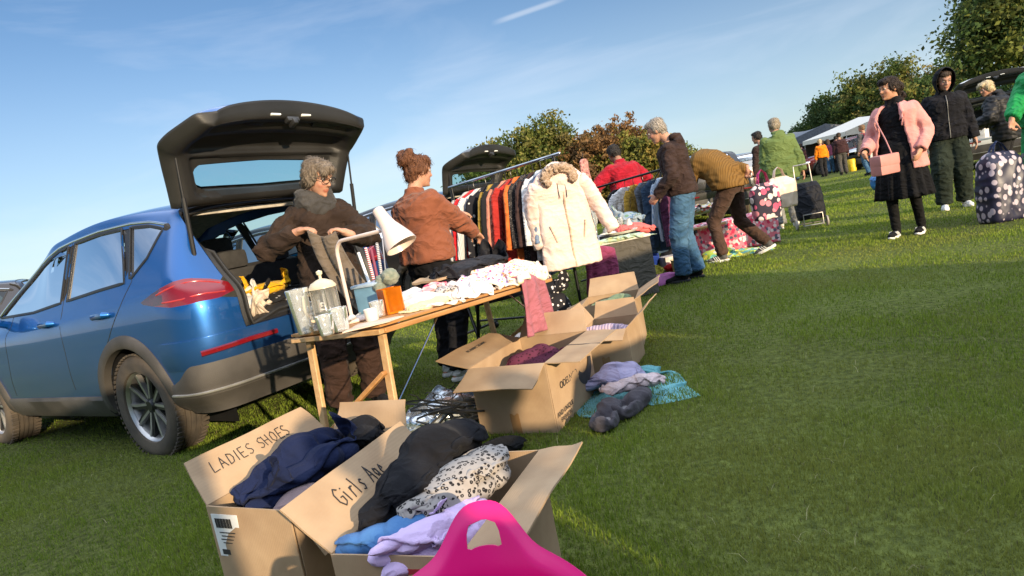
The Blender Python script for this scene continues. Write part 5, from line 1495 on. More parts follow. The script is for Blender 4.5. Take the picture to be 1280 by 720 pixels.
def panel(mb, a, b, c, d, t=.005, warp=.004, seed=0, n=8):
    """slightly warped thick sheet a-b (hinge) to d-c"""
    a, b, c, d = V(a), V(b), V(c), V(d); nn = (b - a).cross(d - a).normalized(); top, bot = [], []
    for j in range(n + 1):
        for i in range(n + 1):
            u, v = i / n, j / n; p = a.lerp(b, u).lerp(d.lerp(c, u), v); o = nn * warp * v * (noise.noise(V((u * 2 + seed, v * 2, seed))) * 2 + .6 * math.sin(u * PI))
            top.append(p + o + nn * t / 2); bot.append(p + o - nn * t / 2)
    m = n + 1; f = [[j * m + i, j * m + i + 1, (j + 1) * m + i + 1, (j + 1) * m + i] for j in range(n) for i in range(n)]; N2 = len(top)
    g = [[q + N2 for q in reversed(r)] for r in f]; e = []
    br = [i for i in range(m)] + [j * m + n for j in range(1, m)] + [n * m + i for i in range(n - 1, -1, -1)] + [j * m for j in range(n - 1, 0, -1)]
    for i in range(len(br)): p, q = br[i], br[(i + 1) % len(br)]; e.append([q, p, p + N2, q + N2])
    mb.add(top + bot, f + g + e)
    return lambda u, v, off=.004: a.lerp(b, u).lerp(d.lerp(c, u), v) + nn * (off + warp * v * (noise.noise(V((u * 2 + seed, v * 2, seed))) * 2 + .6 * math.sin(u * PI)))
def carton(label, c, rot, w, d, h, flaps, group='open cardboard boxes on the grass', seed=0, fill=None):
    T = thing('cardboard_box', label, 'box', c, rot, group); x, y = w / 2, d / 2; t = .005; mb = MB()
    for (cc, dd) in (((0, -y, h / 2), (w, t, h)), ((0, y, h / 2), (w, t, h)), ((-x, 0, h / 2), (t, d - 2 * t, h)), ((x, 0, h / 2), (t, d - 2 * t, h)), ((0, 0, t), (w - t, d - t, t))):
        bm = bmesh.new(); bmesh.ops.create_cube(bm, size=1); bmesh.ops.subdivide_edges(bm, edges=bm.edges[:], cuts=5, use_grid_fill=True)
        for v in bm.verts:
            p = V((v.co.x * dd[0], v.co.y * dd[1], v.co.z * dd[2])) + V(cc); q = math.sin(PI * min(1, max(0, p.z / h))) if 0 < p.z < h else 0
            bl = .010 * q * (math.cos(p.x / w * PI) if abs(cc[1]) > 0 else math.cos(p.y / d * PI)) + .003 * noise.noise(p * 6 + V((seed, 0, 0)))
            v.co = p + V((math.copysign(bl, cc[0]) if cc[0] else 0, math.copysign(bl, cc[1]) if cc[1] else 0, 0))
        mb.bm(bm)
    mb.build('body', M_CARD, T, angle=30)
    for sg in (1, -1):
        k = MB(); k.grid(lambda u, v: V(((u - .5) * .05, sg * (y + .0045 + .010 * math.sin(PI * .11 * v / h * .9)), .002 + .10 * v + .006 * math.sin(u * 9) * v)), 6, 4); k.build('packing_tape', mat('brown packing tape', (.30, .17, .075), .18, contrast=.1), T, solid=.0006)
    F = {}
    for k, (ang, ln, skew) in flaps.items():
        a = math.radians(ang); s, cz = math.sin(a) * ln, math.cos(a) * ln; sk = skew
        if k == '+x': q = ((x, y, h), (x, -y, h), (x + s, -y + sk, h + cz), (x + s, y - sk, h + cz))
        if k == '-x': q = ((-x, -y, h), (-x, y, h), (-x - s, y - sk, h + cz), (-x - s, -y + sk, h + cz))
        if k == '+y': q = ((-x, y, h), (x, y, h), (x - sk, y + s, h + cz), (-x + sk, y + s, h + cz))
        if k == '-y': q = ((x, -y, h), (-x, -y, h), (-x + sk, -y - s, h + cz), (x - sk, -y - s, h + cz))
        k2 = MB(); fn = panel(k2, *q, seed=seed + ord(k[1]) + ord(k[0]) * .3, warp=.007); F[k] = (fn, k2.build('flap', M_CARD, T, angle=50))
    return T, F
STROKES = {'L': [[(0, 1), (0, 0), (.6, .05)]], 'A': [[(0, 0), (.3, 1), (.62, 0)], [(.12, .4), (.5, .4)]], 'D': [[(0, 0), (0, 1), (.4, .85), (.55, .5), (.4, .1), (0, 0)]], 'I': [[(.1, 0), (.1, 1)]],
    'E': [[(.5, 1), (0, 1), (0, 0), (.5, 0)], [(0, .5), (.4, .5)]], 'S': [[(.5, .9), (.25, 1), (.02, .8), (.1, .58), (.42, .42), (.5, .2), (.25, 0), (0, .1)]], 'H': [[(0, 0), (0, 1)], [(.5, 0), (.5, 1)], [(0, .5), (.5, .5)]], 'O': [[(.3, 1), (.05, .75), (.03, .25), (.3, 0), (.55, .25), (.55, .75), (.3, 1)]],
    'G': [[(.6, .85), (.35, 1), (.05, .75), (.03, .3), (.3, 0), (.6, .15), (.62, .45), (.38, .45)]], 'i': [[(.1, 0), (.1, .6)], [(.1, .78), (.12, .84)]], 'r': [[(.05, 0), (.05, .6)], [(.05, .4), (.2, .6), (.36, .55)]], 'l': [[(.1, 1), (.1, 0)]], 's': [[(.34, .52), (.18, .6), (.04, .46), (.3, .22), (.2, 0), (.0, .06)]], 'g': [[(.36, .5), (.15, .6), (.02, .35), (.15, .1), (.36, .3), (.36, .55), (.36, -.25), (.1, -.35)]], 'e': [[(.02, .32), (.36, .34), (.2, .6), (.02, .3), (.18, 0), (.36, .1)]], ' ': []}
def handwrite(txt, fn, u0, v0, du, dv, parent, wdt=.0026, name='handwriting'):
    """ink ribbons along strokes on a surface fn(u,v); du,dv are vectors (per letter height) in uv"""
    rr = random.Random(hash(txt) % 7 if False else len(txt)); mb = MB(); x = 0
    for ch in txt:
        wch = 0
        for st in STROKES.get(ch, []):
            P = []
            for (a, b) in zip(st[:-1], st[1:]):
                for q in (0, .25, .5, .75): P.append((lerp(a[0], b[0], q), lerp(a[1], b[1], q)))
            P.append(st[-1]); wch = max(wch, max(p[0] for p in P))
            pts = [fn(u0 + (x + p[0] + .12 * p[1] * math.sin(x * 5)) * du[0] + (p[1] + .05 * math.sin(x * 3)) * dv[0], v0 + (x + p[0]) * du[1] + p[1] * dv[1]) for p in P]
            strip(pts, wdt, .0012, mb=mb, out=(fn(.5, .5, .02) - fn(.5, .5, 0)).normalized())
        x += max(wch, .3) + .28
    return mb.build(name, M_INK, parent, smooth=False)
def drape(name, fn, m, nu=40, nv=40, th=.004, parent=None):
    mb = MB().grid(fn, nu, nv); return mb.build(name, m, parent, solid=th, angle=180)

# ------------------------------------------------ the two boxes in front
RL = math.radians(-28)
box_a, F = carton('open box marked LADIES with a shipping label and navy clothes heaped inside', (-.755, 2.05, 0), RL, .35, .56, .375, {'-x': (42, .16, .03), '+y': (28, .12, .02), '+x': (150, .16, .02)}, seed=1)
handwrite('LADIES SHOES', F['-x'][0], .14, .52, (.068, 0), (0, -.26) if False else (.0, .26), F['-x'][1])
k = MB(); k.box((-.10, -.286, .285), (.115, .002, .135), bev=0)
lb = k.build('shipping_label', M_PAPER, box_a)
k = MB()
for i in range(16): k.box((-.142 + i * .0045, -.2878, .325), (.0022 if i % 3 else .0035, .001, .030))
k.box((-.125, -.2878, .232), (.035, .001, .016))
for j in range(4): k.box((-.10, -.2878, .295 - j * .011), (.07 - .012 * (j % 2), .001, .003))
k.build('printed_barcode', M_PRINT, lb, smooth=False)
k = MB(); k.box((.065, -.2878, .03), (.11, .001, .05)); k.build('printed_mark', M_PRINT, box_a, smooth=False)
Ma = Matrix.Translation((-.755, 2.05, 0)) @ Matrix.Rotation(RL, 4, 'Z')
M_NAVY = cloth('navy jersey', (.006, .010, .032), c2=(.012, .018, .052), scale=5)
o = heap('folded_clothes', M_NAVY, [((-.02, -.03, .33), (.14, .20, .09)), ((-.06, .08, .38), (.09, .15, .07)), ([(-.10, -.15, .36), (-.05, .0, .43), (-.02, .15, .42)], [.06, .07, .05], (1, .8)), ([(.02, -.2, .36), (.08, -.02, .41), (.09, .12, .39)], [.06, .065, .05], (1, .7))], amp=.016, f=(10, 10, 12), seed=3, box=(.165,.27,.375), slack=1.14, vox=.009)
o.matrix_world = Ma; tag(o, 'navy blue garment crumpled on top of the box marked LADIES', 'clothes')
o = heap('folded_clothes', M_BLKCL, [((.06, .18, .36), (.10, .09, .07)), ([(-.03, .24, .40), (.06, .20, .43), (.13, .10, .40)], [.04, .05, .045], (1, .8))], amp=.016, seed=8, box=(.165,.27,.375), slack=1.14, vox=.009)
o.matrix_world = Ma; tag(o, 'black garment at the back of the box marked LADIES', 'clothes')
o = heap('folded_clothes', cloth('dusty mauve jersey', (.24, .17, .17)), [((.10, -.17, .34), (.06, .09, .045)), ((0, 0, .25), (.16, .26, .06))], amp=.010, seed=5, box=(.165,.27,.375), slack=1.14, vox=.010)
o.matrix_world = Ma; tag(o, 'dusty mauve garment showing under the navy one in the LADIES box', 'clothes')

RG = math.radians(-22); cg = (-.275, 1.63, 0)
box_b, F = carton('open box marked Girls nearest the pink tub with leopard print clothes inside', cg, RG, .34, .56, .365, {'-x': (46, .165, .0), '+x': (82, .14, .01), '+y': (168, .12, .02)}, seed=2)
handwrite('Girls Age', F['-x'][0], .24, .40, (.062, 0), (0, .34), F['-x'][1])
k = MB(); k.box((.03, -.286, .325), (.075, .0015, .022)); k.build('printed_mark', mat('red print', (.35, .02, .03), .7), box_b, smooth=False)
Mb = Matrix.Translation(cg) @ Matrix.Rotation(RG, 4, 'Z')
o = heap('folded_clothes', M_BLKCL, [((-.04, .06, .34), (.12, .18, .10)), ([(-.10, -.12, .38), (-.06, .08, .46), (-.0, .24, .44)], [.065, .085, .065], (1.1, .85)), ((-.06, -.06, .41), (.08, .12, .065))], amp=.016, f=(11, 11, 14), seed=13, box=(.16,.27,.365), slack=1.10, steps=60, vox=.009)
o.matrix_world = Mb; tag(o, 'black garment heaped in the box marked Girls', 'clothes')
o = heap('folded_clothes', pattern_mat('leopard print', 'leopard', (.30, .275, .255), (.012, .011, .012), 78), [([(-.0, -.13, .40), (.06, .0, .42), (.11, .16, .41)], [.055, .065, .055], (1.1, .62)), ([(.02, -.12, .37), (.09, .0, .385), (.12, .14, .38)], [.05, .055, .05], (1, .7))], amp=.008, f=(12, 12, 14), seed=15, box=(.16,.27,.365), slack=1.10, steps=60, vox=.008)
o.matrix_world = Mb; tag(o, 'leopard print garment lying across the box marked Girls', 'clothes')
o = heap('folded_jeans', cloth('mid blue denim', (.045, .13, .30), c2=(.075, .19, .40)), [([(-.13, -.24, .355), (-.02, -.20, .372), (.04, -.14, .37)], [.042, .05, .045], (1.0, .8)), ((-.04, -.19, .33), (.11, .08, .05))], amp=.008, seed=17, box=(.16,.27,.365), slack=1.02, steps=60, grow=1.0, vox=.007)
o.matrix_world = Mb; tag(o, 'folded blue jeans at the front of the box marked Girls', 'jeans')
o = heap('folded_clothes', cloth('lilac sweatshirt', (.50, .38, .60), c2=(.58, .45, .68)), [([(-.03, -.26, .355), (.05, -.20, .372), (.14, -.03, .37)], [.035, .04, .032], (1.1, .7)), ([(.02, -.26, .33), (.12, -.16, .34), (.15, -.02, .335)], [.035, .04, .03], (1, .8)), ([(-.0, -.262, .385), (.09, -.15, .398)], [.018, .016], (1.4, .8))], amp=.006, seed=19, box=(.16,.27,.365), slack=1.02, steps=60, grow=1.0, vox=.007)
o.matrix_world = Mb; tag(o, 'folded lilac top rolled up beside the blue jeans', 'clothes')
# ------------------------------------------------ magenta tub
M_MAG = mat('magenta rubber', (.66, .004, .17), .36, contrast=.06, scale=5, spec=.45)
def tub():
    nu, nv = 160, 40; par = {}; quads = []; hz = math.radians(83)
    def rim(a):
        b = 0
        for h0 in (hz, hz + PI):
            d = (a - h0 + PI) % (2 * PI) - PI; b += .075 * math.exp(-abs(d / .30) ** 3.0) + .055 * math.exp(-(d / .75) ** 2)
        return .355 + b
    def S(u, v):
        a = u * 2 * PI; h = rim(a); z = v * h; r = lerp(.165, .224, min(1, z / .36)) + .035 * max(0, z - .36) / .1 + .012 * smoothstep(.93, 1, v)
        return V((r * math.cos(a) * 1.06, r * math.sin(a) * .95, z))
    for j in range(nv + 1):
        for i in range(nu + 1): par[j * (nu + 1) + i] = (i / nu, j / nv)
    for j in range(nv):
        for i in range(nu): a = j * (nu + 1) + i; quads.append([a, a + 1, a + nu + 2, a + nu + 1])
    for h0 in (hz, hz + PI):
        uc = h0 / (2 * PI); pl = [(uc - .018, .835), (uc + .018, .835), (uc + .023, .85), (uc + .020, .918), (uc + .013, .935), (uc - .013, .935), (uc - .020, .918), (uc - .023, .85)]
        _, quads = cut_grid(quads, par, densify(pl, 4))
    mb = MB(); vs, fs = sub(quads, [S(*par[i]) for i in range(len(par))], two=False); mb.add(vs, fs)
    n = len(mb.v); mb.add([V((.157 * math.cos(2 * PI * k / 60) * 1.03, .157 * math.sin(2 * PI * k / 60) * .97, .004)) for k in range(60)], [list(range(60))])
    me = mb.mesh('tub', M_MAG, True, 180); bm = bmesh.new(); bm.from_mesh(me); bmesh.ops.remove_doubles(bm, verts=bm.verts[:], dist=.0006); bmesh.ops.recalc_face_normals(bm, faces=bm.faces[:]); bmesh.ops.solidify(bm, geom=bm.faces[:], thickness=.006); bm.to_mesh(me); bm.free()
    me.shade_smooth(); me.set_sharp_from_angle(angle=math.radians(50))
    return me
T = thing('rubber_tub', 'magenta flexible rubber tub with cut-out handles at the very front', 'tub', (-.19, 1.03, 0))
link('bucket', tub(), T)

# ------------------------------------------------ big printed box
RO = math.radians(-27); co_ = (.035, 3.34, 0)
box_c, F = carton('large open box with black printed lettering and arc on its right side', co_, RO, .42, .62, .345, {'-x': (76, .20, .01), '-y': (112, .19, .0), '+x': (92, .18, .0), '+y': (35, .14, .02)}, seed=4)
Mx = frame(V((.2135, -.10, .235)), (0, -1, 0), (0, 0, -1)) 
def printed(body, size, y, z, parent, up=False):
    # lettering on the +x side, upside down as the box is stood on its head
    M = frame(V((.2215, y, z)), (0, -1, 0), (0, 0, -1)) if not up else frame(V((.2215, y, z)), (0, 1, 0), (0, 0, 1))
    text_mb(body, size, M).build('printed_lettering', M_PRINT, parent, smooth=False)
printed('ODELNCO', .050, -.085, .195, box_c, True); printed('AND UNIQUE', .034, -.19, .075, box_c, True); printed('FASHION', .034, -.19, .040, box_c, True)
k = MB(); rs = []
for a in np.linspace(-2.6, -.15, 26):
    w = .020 + .014 * math.sin((a + 2.6) / 2.45 * PI); rs.append([V((.2225 + 0 * a, .14 + r * math.cos(a), .235 + r * math.sin(a))) for r in (.105 - w, .105 + w)])
k.rings(rs, closed=False); k.build('printed_arc', M_PRINT, box_c, smooth=False)
k = MB(); fn = F['+x'][0]; strip([fn(u0, v0) for u0, v0 in ((.5, 0), (.5, .4), (.505, 1))], .005, .002, mb=k, out=V((0, 0, 1))); k.build('flap_gap', M_PRINT, F['+x'][1], smooth=False)
text_mb('MAGIC MIRROR', .030, frame(F['-x'][0](.5, .62, .005), F['-x'][0](.2, .62, .005) - F['-x'][0](.8, .62, .005), F['-x'][0](.5, .9, .005) - F['-x'][0](.5, .3, .005))).build('printed_lettering', M_CLAD, F['-x'][1], smooth=False)
Mc = Matrix.Translation(co_) @ Matrix.Rotation(RO, 4, 'Z')
o = heap('knitted_scarf', pattern_mat('plum knit', 'spots', (.10, .022, .045), (.03, .006, .012), 60, thr=.3), [((.02, .04, .22), (.16, .22, .07)), ([(-.09, .02, .28), (.0, .12, .295), (.12, .06, .28)], [.05, .055, .045], (1, .8))], amp=.020, f=(30, 30, 30), seed=21, box=(.2,.3,.345), slack=1.08, vox=.009); o.matrix_world = Mc
tag(o, 'plum coloured knitted scarf inside the large printed box', 'scarf')
# ------------------------------------------------ two smaller boxes
RS = math.radians(-23); xd = V((math.cos(RS), math.sin(RS), 0)); yd = V((-xd.y, xd.x, 0)); c1 = V((.62, 3.76, 0)) - xd * .15 + yd * .20
box_d, F = carton('smaller open box with white delivery label standing on the turquoise cloth', c1, RS, .30, .40, .265, {'+x': (50, .19, .02), '-y': (120, .10, .01), '-x': (30, .15, .01), '+y': (25, .12, .02)}, seed=6)
k = MB(); k.box((.0, -.206, .19), (.17, .0015, .095)); lb = k.build('delivery_label', M_PAPER, box_d)
k = MB()
for j in range(5): k.box((-.03, -.2075, .222 - j * .014), (.09 - .02 * (j % 3), .001, .004))
for i in range(12): k.box((.035 + i * .0042, -.2075, .20), (.002, .001, .05))
k.build('printed_barcode', M_CLAD, lb, smooth=False)
k = MB(); k.box((.01, -.2065, .075), (.12, .001, .02)); k.box((.03, -.2065, .05), (.05, .001, .012)); k.build('printed_mark', mat('maroon print', (.14, .02, .02), .7), box_d, smooth=False)
Md = Matrix.Translation(c1) @ Matrix.Rotation(RS, 4, 'Z')
o = heap('folded_clothes', pattern_mat('lilac striped jersey', 'stripesx', (.48, .36, .42), (.25, .20, .28), 16), [((.0, .0, .20), (.12, .16, .05)), ([(-.08, -.05, .24), (.08, -.04, .245)], [.04, .04], (1, .8))], amp=.010, seed=23, box=(.14,.19,.265), slack=1.04, vox=.010); o.matrix_world = Md
tag(o, 'lilac striped clothes inside the box with the white delivery label', 'clothes')
c2_ = V((.68, 4.54, 0))
box_e, F = carton('open box with green cloth inside behind the box with the white label', c2_, math.radians(-16), .38, .40, .34, {'+x': (62, .19, .02), '-x': (110, .18, .02), '+y': (40, .16, .02)}, seed=9)
Me_ = Matrix.Translation(c2_) @ Matrix.Rotation(math.radians(-16), 4, 'Z')
o = heap('folded_clothes', cloth('sage green jersey', (.16, .22, .12)), [((.0, .02, .28), (.16, .16, .05)), ((.05, .06, .31), (.08, .09, .04))], amp=.010, seed=25, box=(.18,.19,.34), slack=1.04, vox=.010); o.matrix_world = Me_
tag(o, 'sage green cloth inside the rearmost open cardboard box', 'clothes')
# ------------------------------------------------ clothes on the grass
M_TURQ = cloth('turquoise fabric', (.10, .30, .33), c2=(.16, .40, .43), scale=6)
P0 = G(757, 500); P0.z = 0
o = heap('blanket', M_TURQ, [((-.02, .0, .0), (.19, .13, .02), .7), ((.12, .18, .0), (.12, .09, .03), .9), ((.24, .34, .0), (.07, .08, .05), .9)], seed=27, loc=(.44, 3.30, 0), slack=1.2); tag(o, 'turquoise cloth spread on the grass under the slippers beside the small box', 'blanket')
o = heap('crumpled_clothes', cloth('lavender fleece', (.34, .31, .46), c2=(.42, .38, .54)), [((.0, .05, .07), (.15, .11, .05), .3), ([(-.14, .0, .07), (.0, .1, .11), (.14, .06, .09)], [.04, .05, .04], (1, .7))], amp=.014, seed=29, vox=.009, loc=(.47, 3.40, 0)); tag(o, 'lavender fleece crumpled on the turquoise cloth beside the boxes', 'clothes')
o = heap('crumpled_clothes', cloth('cream pink jersey', (.55, .44, .44)), [([(-.11, .0, .075), (.03, .0, .085), (.14, .03, .07)], [.045, .055, .045], (1.1, .7))], amp=.008, seed=30, vox=.009, loc=(.53, 3.20, .01)); tag(o, 'cream pink garment folded on the pile of clothes on the grass', 'clothes')
M_SLIP = cloth('charcoal slipper fabric', (.055, .050, .058), c2=(.080, .072, .082), folds=.2)
for i, (p, a) in enumerate((((.33, 2.97, .0), .75), ((.47, 3.06, .0), .35))):
    mb = MB()
    for c_, r_ in (((0, .06, .050), (.062, .095, .042)), ((0, -.02, .018), (.060, .150, .018)), ((-.050, -.07, .040), (.014, .085, .034)), ((.050, -.07, .040), (.014, .085, .034)), ((0, -.145, .045), (.045, .016, .038))): mb.ell(c_, r_)
    me = remesh(mb, .008, 2, 'slipper'); wrinkle(me, .007, (16, 16, 16), 31 + i); me.materials.append(M_SLIP); o = link('slipper', me, None, p); o.rotation_euler = (0, 0, a - 1.1); k = MB(); k.ell((0, -.065, .032), (.042, .08, .008)); k.build('lining', cloth('pale fleece lining', (.20, .19, .20)), o)
    tag(o, ['charcoal slipper on the grass nearest the camera', 'charcoal slipper on the grass against the cream garment'][i], 'slipper', 'slippers on the grass')
# ------------------------------------------------ hangers and foil bag
M_WIRE = mat('hanger plastic black', (.010, .010, .010), .35)
def hanger(mw, m=M_WIRE, metal_hook=True):
    k = MB(); k.tube([(0, 0, 0), (-.10, 0, -.035), (-.20, 0, -.085), (-.205, 0, -.10), (0, 0, -.105), (.205, 0, -.10), (.20, 0, -.085), (.10, 0, -.035), (0, 0, 0)], .0055, 8)
    me = k; k.tube([(0, 0, 0), (0, 0, .045), (.022, 0, .065), (.022, 0, .09), (0, 0, .105), (-.022, 0, .09)], .0028, 6)
    o = k.build('clothes_hanger', m); o.matrix_world = mw; return o
base = G(570, 555)
for i in range(8):
    rr = random.Random(40 + i); M = Matrix.Translation((-.46 + rr.uniform(-.12, .14), 3.20 + rr.uniform(-.10, .12) , .13 + .026 * (i % 4))) @ Matrix.Rotation(rr.uniform(-.5, .5) - .3, 4, 'Z') @ Matrix.Rotation(rr.uniform(-.35, .5) + (0.9 if i % 2 else -.2), 4, 'X') @ Matrix.Rotation(rr.uniform(-.35, .35), 4, 'Y')
    o = hanger(M); tag(o, 'black coat hanger tangled in the pile on the grass by the foil bag', 'hanger', 'black hangers piled on the grass')
M_FOIL = mat('silver foil film', (.55, .60, .64), .22, .75, c2=(.75, .80, .84), scale=8, bump=.4, bscale=25)
o = heap('foil_bag', M_FOIL, [((0, 0, .07), (.20, .14, .09), .4), ([(-.18, .02, .05), (0, .06, .14), (.17, -.02, .09)], [.05, .07, .06], (1, .7))], amp=.030, f=(15, 15, 15), seed=44, vox=.008, loc=(-.50, 3.42, 0)); tag(o, 'crumpled silver foil bag lying under the black hangers', 'foil bag')
o = heap('shoe_pile', M_SHOE_B, [((0, 0, .03), (.12, .05, .05), .2)], slack=1.05, seed=46, vox=.008, loc=(-.19, 2.82, 0)); tag(o, 'black shoe lying on the grass at the corner of the printed box', 'shoe')

# ------------------------------------------------ trestle table
A = V((-.975, 2.745, .74)); B = V((-.54, 2.50, .74)); C = V((.25, 3.90, .655)); LEN = (C - B).length
TM = frame((A + B) / 2, C - B, A - B)
TMi = TM.inverted(); TN = V((TM[0][2], TM[1][2], TM[2][2])); TO = V((TM[0][3], TM[1][3], TM[2][3]))
def onT(px, py, lift=0.):
    d = ray(px, py); o = V((0, 0, CH)); t = (TO + TN * lift - o).dot(TN) / d.dot(TN); return o + d * t
def mat_wood(name, a, b):
    if name in _mats: return _mats[name]
    return mat(name, a, .5, c2=b, scale=5, stretch=(.6, 7, 7), bump=.25, bscale=30)
M_PINE = mat_wood('varnished pine', (.36, .165, .050), (.50, .26, .095))
M_PINEL = mat_wood('pale pine', (.46, .27, .12), (.58, .37, .18))
tbl = thing('trestle_table', 'long folding wooden pasting table loaded with glassware and clothes', 'table'); tbl.matrix_world = TM
W_ = .50
k = MB()
for x0, x1 in ((0, LEN / 2 - .002), (LEN / 2 + .002, LEN)): k.box(((x0 + x1) / 2, 0, -.007), (x1 - x0, W_, .012), bev=.002)
k.build('tabletop', M_PINE, tbl)
def plank(mb, a, b, w, t, up=(0, 0, 1)):
    a, b = V(a), V(b); M = frame(a, b - a, up); L_ = (b - a).length
    bm = bmesh.new(); bmesh.ops.create_cube(bm, size=1); bmesh.ops.scale(bm, vec=(L_, w, t), verts=bm.verts[:]); bmesh.ops.bevel(bm, geom=bm.edges[:], offset=.003, segments=1, affect='EDGES'); mb.bm(bm, M @ Matrix.Translation((L_ / 2, 0, 0)))
for s in (1, -1):
    k = MB(); plank(k, (.021, s * (W_ / 2 - .0105), -.030), (LEN - .021, s * (W_ / 2 - .0105), -.030), .021, .036); k.build('side_rail', M_PINE, tbl)
for x in (.01, LEN - .01):
    k = MB(); plank(k, (x, -W_ / 2, -.0302), (x, W_ / 2, -.0302), .021, .036); k.build('end_rail', M_PINEL if x < .5 else M_PINE, tbl)
def foot_local(lx, ly, out=0.):
    top = TM @ V((lx, ly, -.048)); g = TMi @ V((top.x + out * TM[0][0], top.y + out * TM[1][0], .0)); return V((lx, ly, -.048)), g
for xe, ins, bow in ((.055, .035, -.05), (LEN - .075, .035, .06)):
    ends = []
    for s in (1, -1):
        a, b = foot_local(xe, s * (W_ / 2 - .045), bow); k = MB(); plank(k, a, b, .034, .022, (0, 1, 0)); k.build('leg', M_PINEL, tbl); ends.append((a, b))
    (a1, b1), (a2, b2) = ends; o = V((-.022 if bow < 0 else .022, 0, 0))
    k = MB(); plank(k, a2.lerp(b2, .22) + o, a1.lerp(b1, .62) + o, .030, .018, (1, 0, 0)); k.build('brace', M_PINE, tbl)
    k = MB(); plank(k, a2.lerp(b2, .80) + o * .98, a1.lerp(b1, .80) + o * .98, .030, .016, (1, 0, 0)); k.build('stretcher', M_PINEL, tbl)
    k = MB(); k.tube([a2.lerp(b2, .45), V((xe + (.42 if bow < 0 else -.42), -W_ / 2 + .05, -.03))], .004, 6); k.build('stay', M_CHROME, tbl)
k = MB()
k.build if False else None

def stand(name, label, cat, px, py, lift=0.002, rot=0., group=None):
    return thing(name, label, cat, onT(px, py, .002) + V((0, 0, lift)), rot, group)
# lamp
M_LAMP = mat('cream enamel', (.70, .56, .49), .32, contrast=.05, coat=.4)
lp = stand('desk_lamp', 'cream desk lamp with bell shade on the trestle table', 'lamp', 441, 402)
k = MB(); k.lathe([(0, .0), (.085, .0), (.088, .006), (.084, .014), (.02, .02), (.008, .03)], 32); k.build('base', M_LAMP, lp)
tip = (D(474, 284, 2.62) - lp.location); hz_ = .37
k = MB(); dirx = V((tip.x, tip.y, 0)).normalized(); pts = [V((0, 0, .01)), V((0, 0, .2)), V((.0, 0, .30))] + [V((0, 0, .30)) + dirx * .06 * (1 - math.cos(a)) + V((0, 0, .06 * math.sin(a))) for a in np.linspace(.2, PI / 2, 8)] + [V((tip.x, tip.y, .365))]
k.tube(pts, .0085, 12, True); k.build('stem', M_LAMP, lp)
k = MB(); ax = (D(503, 306, 2.58) - D(473, 262, 2.62)); axn = ax.normalized(); M = axn.to_track_quat('Z', 'Y').to_matrix()
k.lathe([(0, -.002), (.018, 0), (.024, .006), (.027, .05), (.034, .085), (.050, .125), (.063, .160), (.068, .185), (.066, .185), (.060, .16), (.047, .126), (.031, .088), (.02, .05), (.0, .04)], 40, c=D(471, 261, 2.62) - lp.location, M=M)
sh = k.build('shade', M_LAMP, lp, fixn=False)
k = MB(); k.ell(D(471, 261, 2.62) - lp.location + axn * .11, (.024, .024, .03)); k.build('bulb', mat('opal bulb', (.8, .78, .7), .3), sh)
# cafetiere
M_GL = glass_mat('clear glass', (.97, .98, .98), .06); nt_ = M_GL.node_tree; o_ = next(n for n in nt_.nodes if n.type == 'OUTPUT_MATERIAL'); f_ = o_.inputs[0].links[0].from_socket; d_ = nt_.nodes.new('ShaderNodeBsdfDiffuse'); d_.inputs[0].default_value = (.75, .76, .74, 1); x_ = nt_.nodes.new('ShaderNodeMixShader'); x_.inputs[0].default_value = .16; nt_.links.new(f_, x_.inputs[1]); nt_.links.new(d_.outputs[0], x_.inputs[2]); nt_.links.new(x_.outputs[0], o_.inputs[0])
M_SILVER = mat('polished steel', (.62, .60, .57), .2, 1., contrast=.08)
cf = stand('cafetiere', 'glass cafetiere with a cream domed lid at the near end of the table', 'cafetiere', 415, 411)
k = MB(); k.lathe([(.0, .012), (.048, .012), (.05, .02), (.05, .165), (.053, .172)], 32); k.build('jug', M_GL, cf)
k = MB(); k.lathe([(.057, .172), (.056, .180), (.045, .196), (.02, .208), (.006, .212), (.006, .225), (.012, .230), (.013, .242), (.0, .248)], 32); k.build('lid', mat('cream plastic', (.70, .60, .42), .35), cf)
k = MB(); k.lathe([(0, 0), (.053, 0), (.054, .014), (.051, .016)], 32)
for i in range(4): a = i * PI / 2 + .4; k.tube([(.0535 * math.cos(a), .0535 * math.sin(a), .005), (.0535 * math.cos(a), .0535 * math.sin(a), .172)], .003, 6)
k.build('frame', M_SILVER, cf)
k = MB(); k.lathe([(0, .07), (.046, .07), (.047, .078), (0, .08)], 24); k.tube([(0, 0, .08), (0, 0, .21)], .003, 6); k.build('plunger', M_SILVER, cf)
k = MB(); k.tube([(-.052, 0, .155), (-.085, 0, .15), (-.092, 0, .10), (-.08, 0, .045), (-.053, 0, .04)], .008, 10, True); k.build('handle', mat('cream plastic', (.7, .6, .42), .35), cf)
# glassware group
def vessel(name, label, cat, px, py, prof, m=M_GL, group=None, rot=0., seg=28, sq=None):
    o = stand(name, label, cat, px, py, rot=rot, group=group); k = MB(); k.lathe(prof, seg)
    if sq:
        k.v = [tuple(V((math.copysign(min(abs(v[0]) * 1.35, sq), v[0]), math.copysign(min(abs(v[1]) * 1.35, sq), v[1]), v[2]))) for v in k.v]
    b = k.build('glass', m, o); return o
def tumbler(r0, r1, h, t=.003): return [(0, .006), (r0 * .9, .006), (r0 * .95, .008), (r1 - t, h), (r1, h + .001), (r1 + .0005, h - .002), (r0, .002), (r0 * .95, 0), (0, 0)]
G1 = 'glass vases at the near end of the table'
vessel('glass_vase', 'tall ribbed glass vase at the very end of the trestle table', 'vase', 383, 417, tumbler(.030, .046, .185), group=G1)
vessel('glass_vase', 'shorter straight glass beside the tall ribbed vase', 'vase', 397, 413, tumbler(.028, .036, .12), group=G1)
vessel('glass_vase', 'small cut glass in front of the cafetiere', 'vase', 410, 419, tumbler(.026, .034, .075), group=G1)
